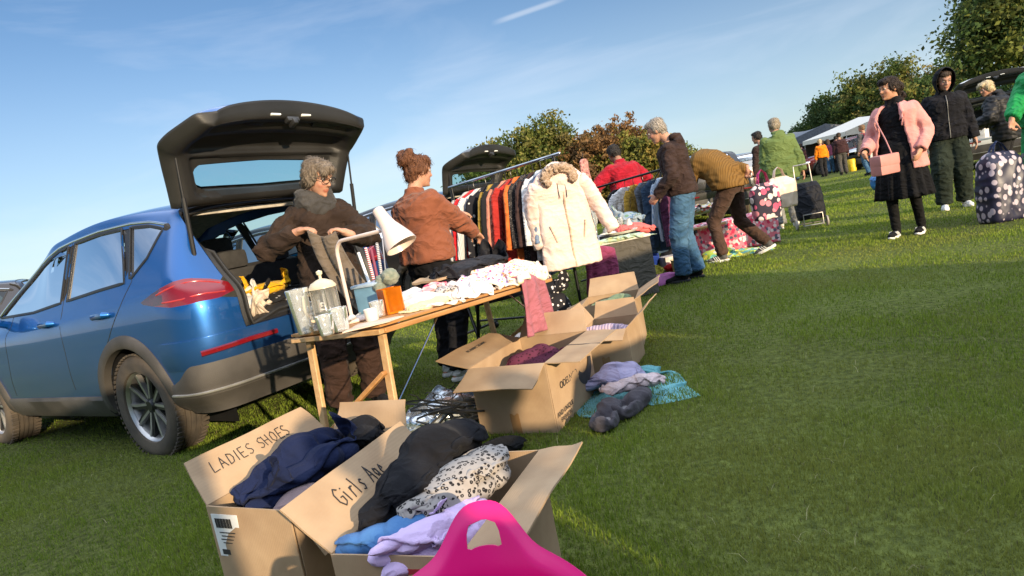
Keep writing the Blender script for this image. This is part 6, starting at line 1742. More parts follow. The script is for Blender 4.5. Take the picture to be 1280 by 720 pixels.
vessel('glass_vase', 'stubby glass tumbler between cafetiere and lamp foot', 'vase', 428, 414, tumbler(.028, .036, .09), group=G1)
vessel('glass_jar', 'clear glass jar behind the lamp stem', 'jar', 462, 390, tumbler(.038, .045, .11), group=G1)
vessel('glass_jar', 'small clear jar left of the amber jar', 'jar', 474, 396, tumbler(.030, .034, .07), group=G1)
vessel('white_mug', 'small white china cup beside the clear jar', 'cup', 466, 401, tumbler(.028, .030, .05), mat('white china', (.7, .68, .64), .25))
vessel('amber_jar', 'square amber glass jar glowing orange on the table', 'jar', 492, 391, tumbler(.045, .046, .115), mat('amber glass', (.62, .17, .008), .12, coat=.6, contrast=.12, scale=14), sq=.045, rot=.6)
o = stand('yarn_ball', 'grey green ball of wool perched on the amber jar', 'wool', 494, 388, .13); 
for i, (p, r) in enumerate((((.01, 0, .035), .042), ((-.035, .02, .02), .034), ((-.05, -.01, -.005), .03))):
    k = MB(); k.ell(p, (r, r, r * .92), None, 20, 14); me = k.mesh('ball', None); wrinkle(me, .006, (60, 60, 60), i); me.materials.append(cloth('sage wool', (.14, .17, .13), c2=(.26, .27, .21), scale=40)); link('ball', me, o)
# cables
M_CABLE = mat('white cable', (.68, .60, .50), .5)
k = MB(); rr = random.Random(4); p0 = onT(405, 402, .006)
for j in range(4): k.tube([p0 + V((.045 * math.cos(a * (1 + .05 * j)) - .02 * j, .055 * math.sin(a), .01 + .035 * (1 + math.sin(a * .5 + j)) + .006 * j)) for a in np.linspace(0, 5.6, 30)], .0045, 6)
k.tube([onT(420, 408, .006), onT(438, 401, .03), onT(452, 390, .012)], .005, 6)
tag(k.build('coiled_cable', M_CABLE), 'coil of cream electric cable lying by the cafetiere', 'cable')
# brochure / tray
k = MB(); a, b, c, d = [onT(x, y, .004) for x, y in ((428, 416), (486, 402), (505, 395), (450, 405))]; panel(k, a, b, c, d, .004, .002)
tag(k.build('paper_mat', mat('pale paper', (.66, .52, .40), .7)), 'pale paper sheet lying along the table edge below the lamp', 'paper')
k = MB(); k.grid(lambda u, v: onT(540, 379, .006) + (TM.to_3x3() @ V(((u - .5) * .16, (v - .5) * .11, .004 * math.sin(u * 7)))), 8, 8)
tag(k.build('booklet', mat('red booklet', (.48, .02, .03), .5), solid=.012), 'red booklet at the front edge of the table', 'booklet')
# wrapping rolls
jar = onT(468, 392, .004)
for i, (px, py, m) in enumerate(((448, 316, M_PAPER), (457, 310, pattern_mat('red chevron paper', 'stripes', (.70, .62, .60), (.50, .04, .05), 30)), (464, 312, mat('plum paper', (.20, .04, .07), .6)), (471, 304, pattern_mat('grey chevron paper', 'stripes', (.55, .53, .53), (.10, .09, .10), 34)), (478, 298, mat('silver tube', (.4, .4, .42), .3, .7)))):
    b = onT(474 + 3 * i, 388 - i, .01); t = D(px, py, b.y + .12); k = MB(); k.tube([b, t], .008 if i < 4 else .004, 10)
    tag(k.build('knitting_needle' if i == 4 else 'paper_tube', m), ['leftmost white paper tube leaning behind the lamp', 'red and white chevron tube leaning behind the lamp', 'plum paper tube leaning among the chevron tubes', 'grey chevron paper tube leaning next to the lamp shade', 'thin silver rod leaning above the amber jar'][i], 'rod' if i == 4 else 'tube', 'tubes standing behind the lamp')
# blue plastic crate at the back of the table
cr = thing('plastic_crate', 'pale blue clear plastic crate at the back edge of the table between the women', 'crate', TM @ V((.50, .19, .002)), -.5)
k = MB(); k.box((0, 0, .07), (.15, .11, .14), bev=.015); k.build('tub', mat('pale blue plastic', (.16, .30, .40), .35, contrast=.2), cr)
k = MB(); k.box((0, 0, .145), (.165, .125, .016), bev=.006); k.build('lid', mat('blue white plastic', (.40, .50, .58), .4), cr)
# clothes on the table
def tl(px, py, lift=0): return TMi @ onT(px, py, lift)
M_WHT = cloth('cream white cotton', (.68, .60, .55), c2=(.78, .70, .65)); M_FLOR = pattern_mat('floral cotton', 'floral', (.70, .60, .58), (.55, .10, .22), 55, c=[(.30, .22, .45), (.62, .30, .10), (.70, .60, .58)], thr=.42)
SLAB = (0, LEN, -W_ / 2, W_ / 2, 0.)
def theap(name, label, cat, m, pts, seed=0, **kw):
    o = heap(name, m, pts, seed=seed, floor=-.10, slab=SLAB, **kw); o.matrix_world = TM; tag(o, label, cat); return o
theap('crumpled_clothes', 'cream white baby clothes heaped mid table', 'clothes', M_WHT, [((.62, .02, .01), (.16, .18, .05), .2), ((.80, -.06, .01), (.14, .14, .055), -.3), ((.93, -.12, .01), (.10, .12, .05)), ((.70, .12, .02), (.12, .10, .06))], seed=51, n=46)
theap('crumpled_clothes', 'pink and red printed garment on top of the white clothes', 'clothes', pattern_mat('pink red print', 'floral', (.66, .30, .32), (.58, .05, .12), 30, c=[(.70, .55, .52), (.6, .2, .25)], thr=.5), [((.74, .0, .06), (.14, .06, .03), .5), ((.84, .06, .06), (.10, .05, .03), .4)], seed=52)
theap('crumpled_clothes', 'cream yellow cloth folded at the front edge near the red booklet', 'clothes', cloth('pale yellow cotton', (.68, .54, .28), c2=(.74, .62, .38)), [((.44, -.14, .0), (.10, .07, .03), .1), ((.55, -.15, .0), (.08, .06, .035), .1)], seed=53)
theap('crumpled_clothes', 'grey leopard print cloth among the white clothes', 'clothes', pattern_mat('grey animal print', 'leopard', (.45, .42, .40), (.04, .04, .05), 70), [((.70, -.09, .05), (.07, .05, .025), .3)], seed=54)
theap('crumpled_clothes', 'floral white and pink clothes heaped towards the far end of the table', 'clothes', M_FLOR, [((1.18, .03, .03), (.20, .18, .075), .3), ((1.42, .0, .03), (.16, .16, .08), -.2), ((1.02, .0, .02), (.12, .16, .06)), ((1.30, -.14, .02), (.16, .09, .06), .2)], seed=55, n=46)
theap('crumpled_clothes', 'cream frilled cloth hanging at the far front corner of the table', 'clothes', pattern_mat('cream pink print', 'floral', (.72, .62, .50), (.62, .30, .32), 48, c=[(.62, .56, .24), (.7, .6, .5)], thr=.35), [((1.46, -.17, .03), (.13, .10, .06), .3), ((1.26, -.20, .02), (.10, .07, .05), .2), ((1.56, -.06, .05), (.08, .12, .07))], seed=56)
theap('folded_jacket', 'black quilted jacket folded on top of the floral clothes', 'jacket', cloth('black jacket nylon', (.014, .014, .018), rough=.6), [((1.22, .10, .12), (.20, .12, .05), .25), ((1.42, .08, .13), (.14, .12, .055), -.1), ((1.03, .10, .09), (.12, .08, .04), .3)], seed=57, slack=1.25)
k = MB(); panel(k, (.86, .06, .10), (1.0, .03, .11), (1.04, .24, .12), (.90, .26, .10), .012, .012, 3)
o = k.build('cardboard_sheet', M_CARD); o.matrix_world = TM; tag(o, 'tan folded cardboard lying beside the black jacket', 'cardboard')
# towel over the front edge
p0, p1 = tl(622, 359), tl(663, 349)
def tw(u, v):
    x = lerp(p0.x, p1.x, u) + .012 * math.sin(v * 5 + u * 3); over = v * .46
    dx = .018 * math.sin(u * 13 + .6 * math.sin(v * 3)) * smoothstep(.15, .8, v)
    if over < .12: return TM @ V((x, -W_ / 2 + .12 - over, .050 - .02 * v))
    d = over - .12; a = min(1.2, d / .04)
    q = V((x - .03 * (v - .3) * (1 - 2 * u) * .8, -W_ / 2 - .028 * math.sin(min(PI / 2, a * 1.3)) - dx, .034 - max(0, d - .01) ))
    w = TM @ q; return w
drape('towel', tw, cloth('dusty pink towelling', (.30, .10, .125), c2=(.36, .125, .155), scale=8), 40, 44, .008)
tag(bpy.data.objects['towel'], 'dusty pink towel hanging over the front edge of the table', 'towel')
# grey garment held by the woman
def gm(u, v):
    a, b = D(384, 287, 3.80), D(424, 289, 3.78); p = a.lerp(b, u); w = .85 + .35 * v
    c = (a + b) / 2; p = c + (p - c) * w + V((.20 * v * v + .05 * v, -.03 - .04 * v, -.56 * v - .035 * math.sin(u * PI) * (1 - v)))
    return p + V((.3, -1, 0)) * (.016 * math.sin(u * 11 + 1.5 * v) * (.4 + v) + .03 * smoothstep(.46, .54, u))
drape('grey_garment', gm, cloth('taupe wool knit', (.115, .090, .068), c2=(.15, .12, .092)), 40, 40, .012); tag(bpy.data.objects['grey_garment'], 'taupe knitted garment held up by the woman in glasses', 'garment')
# boot contents
bm_ = blue.matrix_basis if False else Matrix.Translation(blue.location) @ Matrix.Rotation(CAR_ROT, 4, 'Z')
def boot(name, label, cat, m, pts, **kw):
    o = heap(name, m, pts, **kw); o.matrix_world = bm_; tag(o, label, cat); return o
boot('carrier_bag', 'crumpled white carrier bag at the left of the open boot', 'bag', mat('white polythene', (.55, .52, .48), .4), [((-.45, .34, .80), (.13, .14, .10)), ((-.50, .22, .77), (.10, .10, .07))], amp=.022, seed=61, vox=.010)
boot('yellow_bag', 'yellow bag lying on the heap in the open boot', 'bag', cloth('yellow nylon', (.62, .34, .010)), [((-.36, .06, .90), (.12, .18, .05)), ((-.30, -.04, .88), (.10, .12, .05))], amp=.012, seed=62, vox=.010, slack=1.2)
boot('bag_of_shoes', 'black shoes and bags heaped in the middle of the open boot', 'shoes', pattern_mat('black and silver mix', 'spots', (.014, .014, .015), (.30, .29, .28), 26, thr=.22), [((-.42, .0, .79), (.20, .30, .085)), ((-.30, -.1, .80), (.2, .3, .09))], amp=.024, seed=63, vox=.010)
boot('folded_papers', 'cream papers and toys at the lip of the open boot', 'paper', mat('cream mixed paper', (.50, .40, .28), .6, c2=(.60, .50, .40), scale=14), [((-.66, .28, .735), (.08, .13, .03)), ((-.64, .05, .73), (.08, .12, .025)), ((-.62, -.2, .73), (.08, .16, .03))], amp=.014, seed=64, vox=.009, f=(22, 22, 22))
# ================================================================ clothes rail with garments
M_RAIL = mat('black steel rail', (.015, .015, .016), .35, .6); M_RAILC = mat('chromed rail tube', (.40, .42, .44), .25, 1.)
R0 = V((.56, 5.32, 1.47)); R1 = V((-.20, 5.92, 1.43))
rl = thing('clothes_rail', 'steel clothes rail packed with hanging garments behind the table', 'clothes rail', (R0.x, R0.y, 0))
def rel(p): return V(p) - V((R0.x, R0.y, 0))
dr = (R1 - R0).normalized(); pr_ = V((-dr.y, dr.x, 0)).normalized() * -1
k = MB(); k.tube([rel(R0 - dr * .04), rel(R1 + dr * .25)], .013, 10, True); k.build('rail', M_RAILC, rl)
for q in (R0 + dr * .02, R1 + dr * .22):
    k = MB(); k.tube([rel(q), rel(V((q.x, q.y, .06)))], .013, 10); k.build('post', M_RAIL, rl)
    k = MB(); k.tube([rel(V((q.x, q.y, .06)) - pr_ * .26), rel(V((q.x, q.y, .06)) + pr_ * .26)], .012, 8, True)
    for s in (1, -1): k.ell(rel(V((q.x, q.y, .03)) + pr_ * .24 * s), (.03, .03, .03), None, 10, 6)
    k.build('foot', M_RAIL, rl)
k = MB(); k.tube([rel(V((R0.x, R0.y, .14)) + dr * .02), rel(V((R1.x, R1.y, .14)) + dr * .22)], .011, 8); k.build('shelf_bar', M_RAIL, rl)
def garment(label, m, hook, xdir, length=.72, hw=.21, th=.030, sleeves=.55, seed=0, cat='garment', group=None, splay=.10, hem=1.12, sm=None, coat=False):
    """hanging garment: xdir runs along the shoulders; origin at the hook on the rail"""
    T = thing('hanging_garment', label, cat, hook, math.atan2(xdir[1], xdir[0]), group); rr = random.Random(seed); ph = rr.uniform(0, 6)
    k = MB(); k.tube([(0, 0, .012), (.014, 0, 0), (0, 0, -.016), (0, 0, -.075), (.10, 0, -.10), (hw * .93, 0, -.145)], .004, 6); k.tube([(0, 0, -.075), (-.10, 0, -.10), (-hw * .93, 0, -.145)], .004, 6)
    k.build('hanger', M_WIRE, T)
    mb = MB(); rs = []
    for v in np.linspace(0, 1, 22):
        z = -.075 - v * length; w = interp(v, [0, .04, .10, .2, .6, 1], [.055, .11, hw, hw * .95, hw * 1.0, hw * hem]); t = interp(v, [0, .05, .15, 1], [.03, th, th * 1.15, th * 1.25]); ring = []
        for a in np.linspace(0, 2 * PI, 49)[:-1]:
            x = w * math.copysign(abs(math.cos(a)) ** .7, math.cos(a)); y = t * math.copysign(abs(math.sin(a)) ** .8, math.sin(a))
            f = smoothstep(.12, .6, v); y += f * .016 * math.sin(x / hw * 7 + ph + 1.2 * v) + f * .008 * math.sin(x / hw * 15 + ph * 2); x += .008 * math.sin(v * 7 + ph)
            ring.append((x, y, z - .012 * f * math.sin(x * 18 + ph)))
        rs.append(ring)
    mb.rings(rs); mb.build('body', m, T, angle=60)
    if sleeves:
        for s in (1, -1):
            k = MB(); a0 = V((s * hw * .86, 0, -.165)); k.tube([a0, a0 + V((s * .05, .004, -.06)), a0 + V((s * (.06 + splay * .5), .012 * rr.uniform(-1, 1), -sleeves * .5)), a0 + V((s * (.05 + splay), .02 * rr.uniform(-1, 1), -sleeves))], [.055, .062, .052, .045], 14, False, flat=(.55, 1) if not coat else (1, 1))
            me = k.mesh('sleeve', sm or m); 
            link('sleeve', me, T)
    return T
GR = 'garments on the near clothes rail'
gl_ = [('pale grey shirt at the far left end of the near rail', cloth('pale grey cotton', (.40, .39, .38)), .66, 1.02), ('scarlet knitted cardigan nearest the woman in brown', cloth('scarlet knit', (.62, .018, .022)), .60, .95),
       ('white striped shirt right of the scarlet cardigan', pattern_mat('white grey stripe', 'stripesx', (.62, .60, .58), (.30, .30, .32), 24), .76, .88), ('black blouse with pale spots on the near rail', pattern_mat('black spot print', 'spots', (.012, .012, .016), (.55, .52, .5), 16, thr=.2), .80, .80),
       ('mustard olive dress on the near rail', cloth('olive mustard viscose', (.30, .19, .035)), .84, .72), ('black cardigan with white buttons right of the mustard dress', pattern_mat('black small spots', 'spots', (.012, .012, .014), (.5, .48, .46), 11, thr=.12), .78, .645), ('salmon pink top in the middle of the near rail', cloth('salmon jersey', (.50, .20, .135)), .82, .565),
       ('deep red shirt between salmon top and orange jacket', cloth('deep red cotton', (.32, .025, .02)), .74, .50), ('rust orange jacket on the near rail', cloth('rust orange suede', (.52, .125, .028)), .80, .425), ('black and grey tweed jacket on the near rail', pattern_mat('grey tweed', 'spots', (.02, .018, .018), (.16, .14, .13), 90, thr=.3), .82, .34),
       ('dark brown coat right of the tweed jacket', cloth('chocolate wool', (.045, .026, .024)), .86, .255), ('cream white blouse tucked behind the parka', cloth('white cotton voile', (.66, .64, .62)), .74, .17), ('denim blue shirt just behind the parka', cloth('faded denim', (.14, .19, .27)), .86, .11)]
for i, (lb_, m, ln, t) in enumerate(gl_):
    garment(lb_, m, R0.lerp(R1, t) + V((0, 0, -.012)), tuple(pr_ * (1 if i % 2 else -1) + dr * random.Random(i).uniform(-.22, .22)), ln, .20 + .012 * (i % 3), .022 + .006 * (i % 2), .50, seed=i, group=GR)
# cream parka facing the camera at the rail end
M_PARKA = cloth('cream parka cotton', (.66, .50, .43), c2=(.74, .58, .51), scale=4, rough=.75, folds=.2)
pk = thing('parka', 'cream hooded parka with fur trim hanging on the end of the near rail', 'coat', (.525, 5.14, 1.375), math.radians(8)); pk.scale = (.95, .95, .95)
def pk_part(name, pts_fn, m, amp=.010, f=(8, 8, 5), vox=.011, seed=0):
    mb = MB(); pts_fn(mb); me = remesh(mb, vox, 3, name); wrinkle(me, amp, f, seed); me.materials.append(m); return link(name, me, pk)
def pbody(mb):
    rs = []
    for z, w, t in ((-.02, .10, .05), (-.06, .17, .05), (-.11, .21, .060), (-.2, .220, .068), (-.40, .222, .060), (-.55, .232, .064), (-.75, .25, .068), (-.86, .256, .068)):
        rs.append([(w * math.copysign(abs(math.cos(a)) ** .75, math.cos(a)), t * math.sin(a), z) for a in np.linspace(0, 2 * PI, 33)[:-1]])
    mb.rings(rs)
pk_part('body', pbody, M_PARKA, .012, (7, 7, 6), seed=3)
pk_part('sleeve', lambda mb: mb.tube([(.17, 0, -.14), (.24, .0, -.24), (.31, -.02, -.42), (.385, -.05, -.62)], [.066, .068, .060, .055], 14), M_PARKA, .012, (9, 9, 16), seed=5)
pk_part('sleeve', lambda mb: mb.tube([(-.17, 0, -.14), (-.235, .04, -.25), (-.25, .06, -.45), (-.24, .05, -.66)], [.075, .078, .066, .060], 14), M_PARKA, .012, (9, 9, 16), seed=6)
def fur(mb):
    for a in np.linspace(-.35, PI + .35, 22): mb.ell((.118 * math.cos(a) - .005, -.065 + .01 * math.sin(a * 3), -.105 + .075 * math.sin(a)), (.030, .030, .028), None, 10, 6)
o = pk_part('fur_trim', fur, mat('tan faux fur', (.30, .20, .13), .95, c2=(.55, .42, .32), scale=40, bump=1., bscale=120), .030, (60, 60, 60), .008, 9)
pk_part('hood', lambda mb: (mb.ell((0, .02, -.055), (.125, .09, .085)), mb.ell((0, -.03, -.14), (.10, .05, .06))), M_PARKA, .012, (12, 12, 12), seed=7)
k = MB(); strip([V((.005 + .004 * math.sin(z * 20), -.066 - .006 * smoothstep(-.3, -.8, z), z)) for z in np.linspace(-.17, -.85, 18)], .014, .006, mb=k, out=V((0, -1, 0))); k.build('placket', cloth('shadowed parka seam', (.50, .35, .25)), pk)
for s in (1, -1):
    k = MB(); k.box((s * .135, -.068, -.56), (.012, .012, .15), Matrix.Rotation(s * .25, 3, 'Y'), .004); k.build('pocket', cloth('parka pocket edge', (.56, .40, .29)), pk)
    k = MB(); k.tube([(s * .03, -.068, -.15), (s * .034, -.078, -.22), (s * .03, -.078, -.28)], .003, 6); k.build('drawcord', M_TRIM, pk)
hanger(Matrix.Translation((.525, 5.14, 1.33)) @ Matrix.Rotation(.14, 4, 'Z')).name = 'coat_hanger'; tag(bpy.data.objects['coat_hanger'], 'black hanger holding the cream parka', 'hanger')
# skirt below the coat, spotted bag under the table
garment('magenta pink skirt hanging low below the parka hem', cloth('magenta pink cotton', (.24, .045, .10)), V((.80, 5.55, .72)), (.9, .3), .44, .16, .04, 0, seed=70)
o = heap('spotted_bag', pattern_mat('black white spots', 'spots', (.016, .015, .017), (.62, .58, .56), 26, thr=.26), [((0, 0, .22), (.18, .13, .20), .3), ((.05, .02, .42), (.13, .09, .06), .3)], seed=71, slack=1.25, loc=(.30, 5.15, 0)); tag(o, 'black bag with white spots on the grass below the rail', 'bag')
o = heap('crumpled_clothes', M_WHT, [((0, 0, .06), (.16, .12, .08)), ], seed=72, loc=(-.02, 4.95, 0)); tag(o, 'white cloth on the grass behind the table leg', 'clothes')
k = MB(); k.box((0, 0, .09), (.22, .16, .18), bev=.012); o = k.build('shoe_box', mat('grey card', (.16, .14, .13), .7)); o.location = (.42, 5.35, 0); o.rotation_euler = (0, 0, .4); tag(o, 'grey shoe box on the grass below the spotted bag', 'box')
# black trestle behind towel: folding stool legs
st = thing('folding_stool', 'black folding stool standing behind the pink towel', 'stool', (-.10, 4.35, 0), .35)
for s in (1, -1):
    for t in (1, -1): k = MB(); k.tube([(s * .20, t * .17, 0), (s * .20, -t * .13, .52)], .012, 8); k.build('leg', M_RAIL, st)
k = MB(); k.box((0, 0, .535), (.44, .34, .03), bev=.01); k.build('seat', M_SHOE_B, st)
o = heap('crumpled_clothes', cloth('peach cotton', (.55, .33, .20)), [((0, 0, .60), (.17, .13, .05))], seed=73, loc=(-.10, 4.35, 0), floor=.55); tag(o, 'peach cloth folded on the black folding stool', 'clothes')

# ================================================================ second stall: low table with dark cloth, glassware
t2 = thing('stall_table', 'low table with a dark grey cloth front and white top beside the rail', 'table', (1.09, 7.05, 0), math.radians(4))
M_GCL = cloth('dark grey table cloth', (.085, .076, .062), c2=(.10, .09, .075), scale=3)
k = MB(); 
def skirt2(u, v):
    per = [(-.31, -.70), (.31, -.70), (.31, .70)]; L1_, L2_ = .62, 1.40; d = u * (L1_ + L2_)
    x, y = (-.31 + d, -.70) if d < L1_ else (.31, -.70 + d - L1_)
    wv = .010 * math.sin(d * 21) * v; return V((x + (wv if d >= L1_ else 0), y - (wv if d < L1_ else 0), .585 - .575 * v))
k.grid(skirt2, 90, 10); k.build('cloth', M_GCL, t2, solid=.004)
k = MB(); k.box((0, 0, .60), (.64, 1.42, .025), bev=.005); k.build('tabletop', mat('white laminate', (.62, .58, .52), .45), t2)
for x in (-.27, .27):
    for y in (-.64, .64): k = MB(); k.tube([(x, y, 0), (x, y, .59)], .014, 8); k.build('leg', M_RAIL, t2)
M2 = Matrix.Translation((1.09, 7.05, 0)) @ Matrix.Rotation(math.radians(4), 4, 'Z')
def on2(name, label, cat, mesh_o, x, y, z=.613, group=None, rot=0): mesh_o.matrix_world = M2 @ Matrix.Translation((x, y, z)) @ Matrix.Rotation(rot, 4, 'Z'); tag(mesh_o, label, cat, group); return mesh_o
k = MB(); k.lathe([(0, 0), (.17, 0), (.19, .02), (.195, .024), (.185, .024), (.165, .006), (0, .006)], 36); on2('tray', 'round white tray at the front of the low stall table', 'tray', k.build('serving_tray', mat('white tray enamel', (.66, .60, .52), .4)), .06, -.50, .66)
k = MB(); k.box((0, 0, 0), (.36, .30, .045), bev=.01); on2('box', 'black flat box under the white tray', 'box', k.build('flat_box', M_SHOE_B), .06, -.50, .636)
on2('c', 'yellow green cloth folded at the front edge of the low table', 'clothes', heap('folded_clothes', cloth('lime print cotton', (.42, .44, .16), c2=(.36, .50, .46), scale=14), [((0, 0, .0), (.30, .08, .03))], seed=80, floor=-.02), .0, -.66, .615)
G2 = 'glassware on the low stall table'
gi = 0
for (x, y, h, r) in ((-.18, -.30, .22, .035), (-.10, -.22, .30, .03), (-.02, -.32, .18, .045), (.06, -.24, .26, .035), (.14, -.32, .20, .03), (-.22, -.10, .34, .04), (-.12, -.02, .24, .035), (.0, -.08, .32, .03), (.10, -.05, .22, .045), (-.05, .15, .36, .035), (.08, .18, .28, .04), (-.18, .22, .30, .04)):
    k = MB(); sty = gi % 3
    if sty == 0: prof = tumbler(r * .7, r, h)
    elif sty == 1: prof = [(r, 0), (r, .004), (.006, .012), (.005, h * .5), (r * .9, h * .65), (r * 1.05, h * .85), (r * .9, h), (r * .87, h), (r * 1.0, h * .85), (r * .85, h * .66), (0, h * .55)]
    else: prof = [(0, 0), (r, 0), (r * 1.05, h * .4), (r * .35, h * .7), (r * .35, h), (r * .3, h), (r * .3, h * .7), (r, h * .38), (0, .01)]
    k.lathe(prof, 20); o = k.build('drinking_glass' if sty == 1 else 'glass_vase', M_GL); gi += 1
    on2('g', {0: 'straight clear glass vases among the glassware on the low stall table', 1: 'stemmed clear glasses among the glassware on the low stall table', 2: 'narrow necked clear bottles among the glassware on the low stall table'}[sty], 'glassware', o, x, y, .613, G2 + ' ' + ('straight', 'stemmed', 'necked')[sty])
k = MB(); k.lathe([(0, 0), (.035, 0), (.035, .12), (.018, .15), (.018, .17), (0, .17)], 16); on2('b', 'white plastic bottle at the right of the glassware', 'bottle', k.build('white_bottle', mat('white bottle plastic', (.66, .60, .54), .4)), .22, -.36)
o = heap('crumpled_clothes', cloth('coral red cotton', (.62, .13, .12)), [((0, 0, .06), (.16, .12, .06), .2), ((.12, -.04, .02), (.10, .08, .05))], seed=82, floor=-.02); on2('c', 'coral red cloth heaped at the right front of the low table', 'clothes', o, .25, -.30)
o = heap('crumpled_clothes', pattern_mat('grey blue print', 'floral', (.25, .32, .38), (.14, .24, .16), 20, c=[(.35, .40, .44), (.12, .2, .3)]), [((0, 0, .10), (.17, .15, .13), .2)], seed=83, floor=-.02); on2('c', 'grey blue printed cloth heaped behind the coral cloth', 'clothes', o, .32, .02)

# ================================================================ far rail beside the man in jeans
Q0 = V((2.02, 7.35, 1.24)); Q1 = V((1.10, 8.5, 1.17)); rq = thing('clothes_rail', 'black clothes rail in front of the man in the red jacket', 'clothes rail', (Q0.x, Q0.y, 0)); dq = (Q1 - Q0).normalized(); pq = V((dq.y, -dq.x, 0)).normalized()
def relq(p): return V(p) - V((Q0.x, Q0.y, 0))
k = MB(); k.tube([relq(Q0 - dq * .03), relq(Q1 + dq * .1)], .014, 10, True); k.build('rail', M_RAIL, rq)
for q in (Q0, Q1): k = MB(); k.tube([relq(q), relq((q.x, q.y, .03))], .014, 10); k.tube([relq(V((q.x, q.y, .03)) - pq * .25), relq(V((q.x, q.y, .03)) + pq * .25)], .012, 8); k.build('post', M_RAIL, rq)
G3 = 'garments on the far clothes rail'
for i, (lb_, m, t, ln) in enumerate((('plum dress at the right end of the far rail', cloth('plum viscose', (.10, .03, .07)), .03, .80), ('pale blue striped shirt by the man in jeans', pattern_mat('pale blue stripe', 'stripesx', (.45, .50, .55), (.20, .28, .40), 20), .10, .72), ('dark blue jeans hanging on the far rail', cloth('dark denim', (.035, .06, .10)), .18, .85), ('slate grey trousers beside the mustard dress', cloth('slate grey', (.12, .13, .15)), .27, .82), ('mustard yellow dress on the far rail', cloth('mustard yellow viscose', (.38, .22, .03)), .37, .84), ('white shirt at the left of the mustard dress', cloth('white shirt cotton', (.62, .60, .58)), .46, .62), ('black trousers on the far rail', M_BLKCL, .56, .8))):
    garment(lb_, m, Q0.lerp(Q1, t) + V((0, 0, -.012)), tuple(pq + dq * .25 * math.sin(i * 2.1)), ln, .19, .028, .45 if i in (1, 5, 4) else 0, seed=90 + i, group=G3)
garment('dusty pink patterned scarf hanging high beside the man in red', pattern_mat('dusty pink print', 'floral', (.40, .20, .18), (.25, .09, .09), 30, c=[(.5, .3, .26)]), V((1.28, 8.75, 1.68)), (.5, .8), .52, .13, .02, 0, seed=99)
# bags and boxes on the grass
def gh(name, label, cat, m, px, py, pts, seed, **kw):
    p = G(px, py); o = heap(name, m, pts, seed=seed, loc=(p.x, p.y, 0), **kw); tag(o, label, cat); return o
gh('carrier_bag', 'royal blue carrier bag on the grass right of the low table', 'bag', cloth('royal blue bag', (.010, .035, .22), rough=.5), 817, 342, [((0, .12, .20), (.15, .15, .20)), ((0, .12, .40), (.10, .10, .08))], 101, slack=1.3)
gh('handbag', 'black handbag hanging below the far rail', 'bag', cloth('black leather', (.010, .010, .012), rough=.45), 842, 336, [((.02, .25, .32), (.15, .10, .13)), ((.02, .25, .12), (.13, .10, .13))], 102, slack=1.2)
gh('crumpled_clothes', 'yellow green cloth on the grass below the blue bag', 'clothes', cloth('chartreuse cotton', (.38, .34, .05)), 812, 352, [((0, 0, .06), (.14, .10, .09)), ((.10, .06, .08), (.08, .08, .09))], 103)
gh('crumpled_clothes', 'red cloth on the grass beside the pale box', 'clothes', cloth('poppy red cotton', (.60, .03, .03)), 842, 340, [((0, 0, .05), (.11, .08, .06))], 104)
p = G(848, 338); k = MB(); k.box((0, 0, .09), (.30, .22, .18), bev=.01); o = k.build('pale_box', mat('pale card', (.55, .50, .46), .7)); o.location = (p.x, p.y + .18, 0); o.rotation_euler = (0, 0, .2); tag(o, 'pale box on the grass behind the red cloth', 'box')
p = G(831, 355); k = MB(); k.box((0, 0, .055), (.26, .17, .11), bev=.02); o = k.build('pink_box', mat('pink plastic', (.62, .20, .50), .4)); o.location = (p.x, p.y, 0); o.rotation_euler = (0, 0, .25); tag(o, 'small pink plastic box on the grass near the feet of the man in jeans', 'box')
k = MB(); k.lathe([(.085, 0), (.10, .16), (.105, .165), (.095, .165), (.08, .01)], 24); o = k.build('cream_tub', mat('cream tub plastic', (.62, .55, .36), .5)); p = G(856, 342); o.location = (p.x, p.y + .15, 0); tag(o, 'cream tub on the grass beside the pale box', 'tub')
# display of printed fabrics behind the bending person
fl = pattern_mat('pink red floral print', 'floral', (.60, .16, .20), (.62, .45, .48), 22, c=[(.58, .04, .10), (.10, .10, .14), (.66, .58, .55)], thr=.5)
tb3 = thing('display_table', 'low display table under bright printed fabrics behind the bending person', 'table', (3.05, 8.85, 0), .15)
k = MB(); k.box((0, 0, .40), (1.2, .5, .03), bev=.006); k.build('tabletop', M_PINEL, tb3)
for x in (-.54, .54):
    for y in (-.2, .2): k = MB(); k.tube([(x, y, 0), (x, y, .39)], .016, 8); k.build('leg', M_RAIL, tb3)
def fab(u, v):
    d = v * 1.0; x = lerp(-.62, .62, u); 
    if d < .5: return V((3.05, 8.85, 0)) + V((x, .25 - d, .424 + .02 * noise.noise(V((u * 6, v * 6, 1)))))
    e = d - .5; return V((3.05, 8.85, 0)) + V((x + .02 * math.sin(v * 4), -.26 - .03 * math.sin(u * 26) * smoothstep(.0, .2, e) - .12 * e, .424 - e * .82))
drape('printed_fabric', fab, fl, 60, 30, .004); tag(bpy.data.objects['printed_fabric'], 'pink and red floral fabric draped over the low display table', 'fabric')
gh('crumpled_clothes', 'white and orange clothes heaped on the display table', 'clothes', pattern_mat('mixed print', 'floral', (.62, .56, .50), (.60, .22, .08), 16, c=[(.12, .12, .14), (.60, .50, .2), (.55, .1, .1)], thr=.5), 905, 292, [((.0, .6, .46), (.36, .2, .09)), ((-.3, .6, .48), (.2, .2, .08))], 107, floor=.42, n=46)
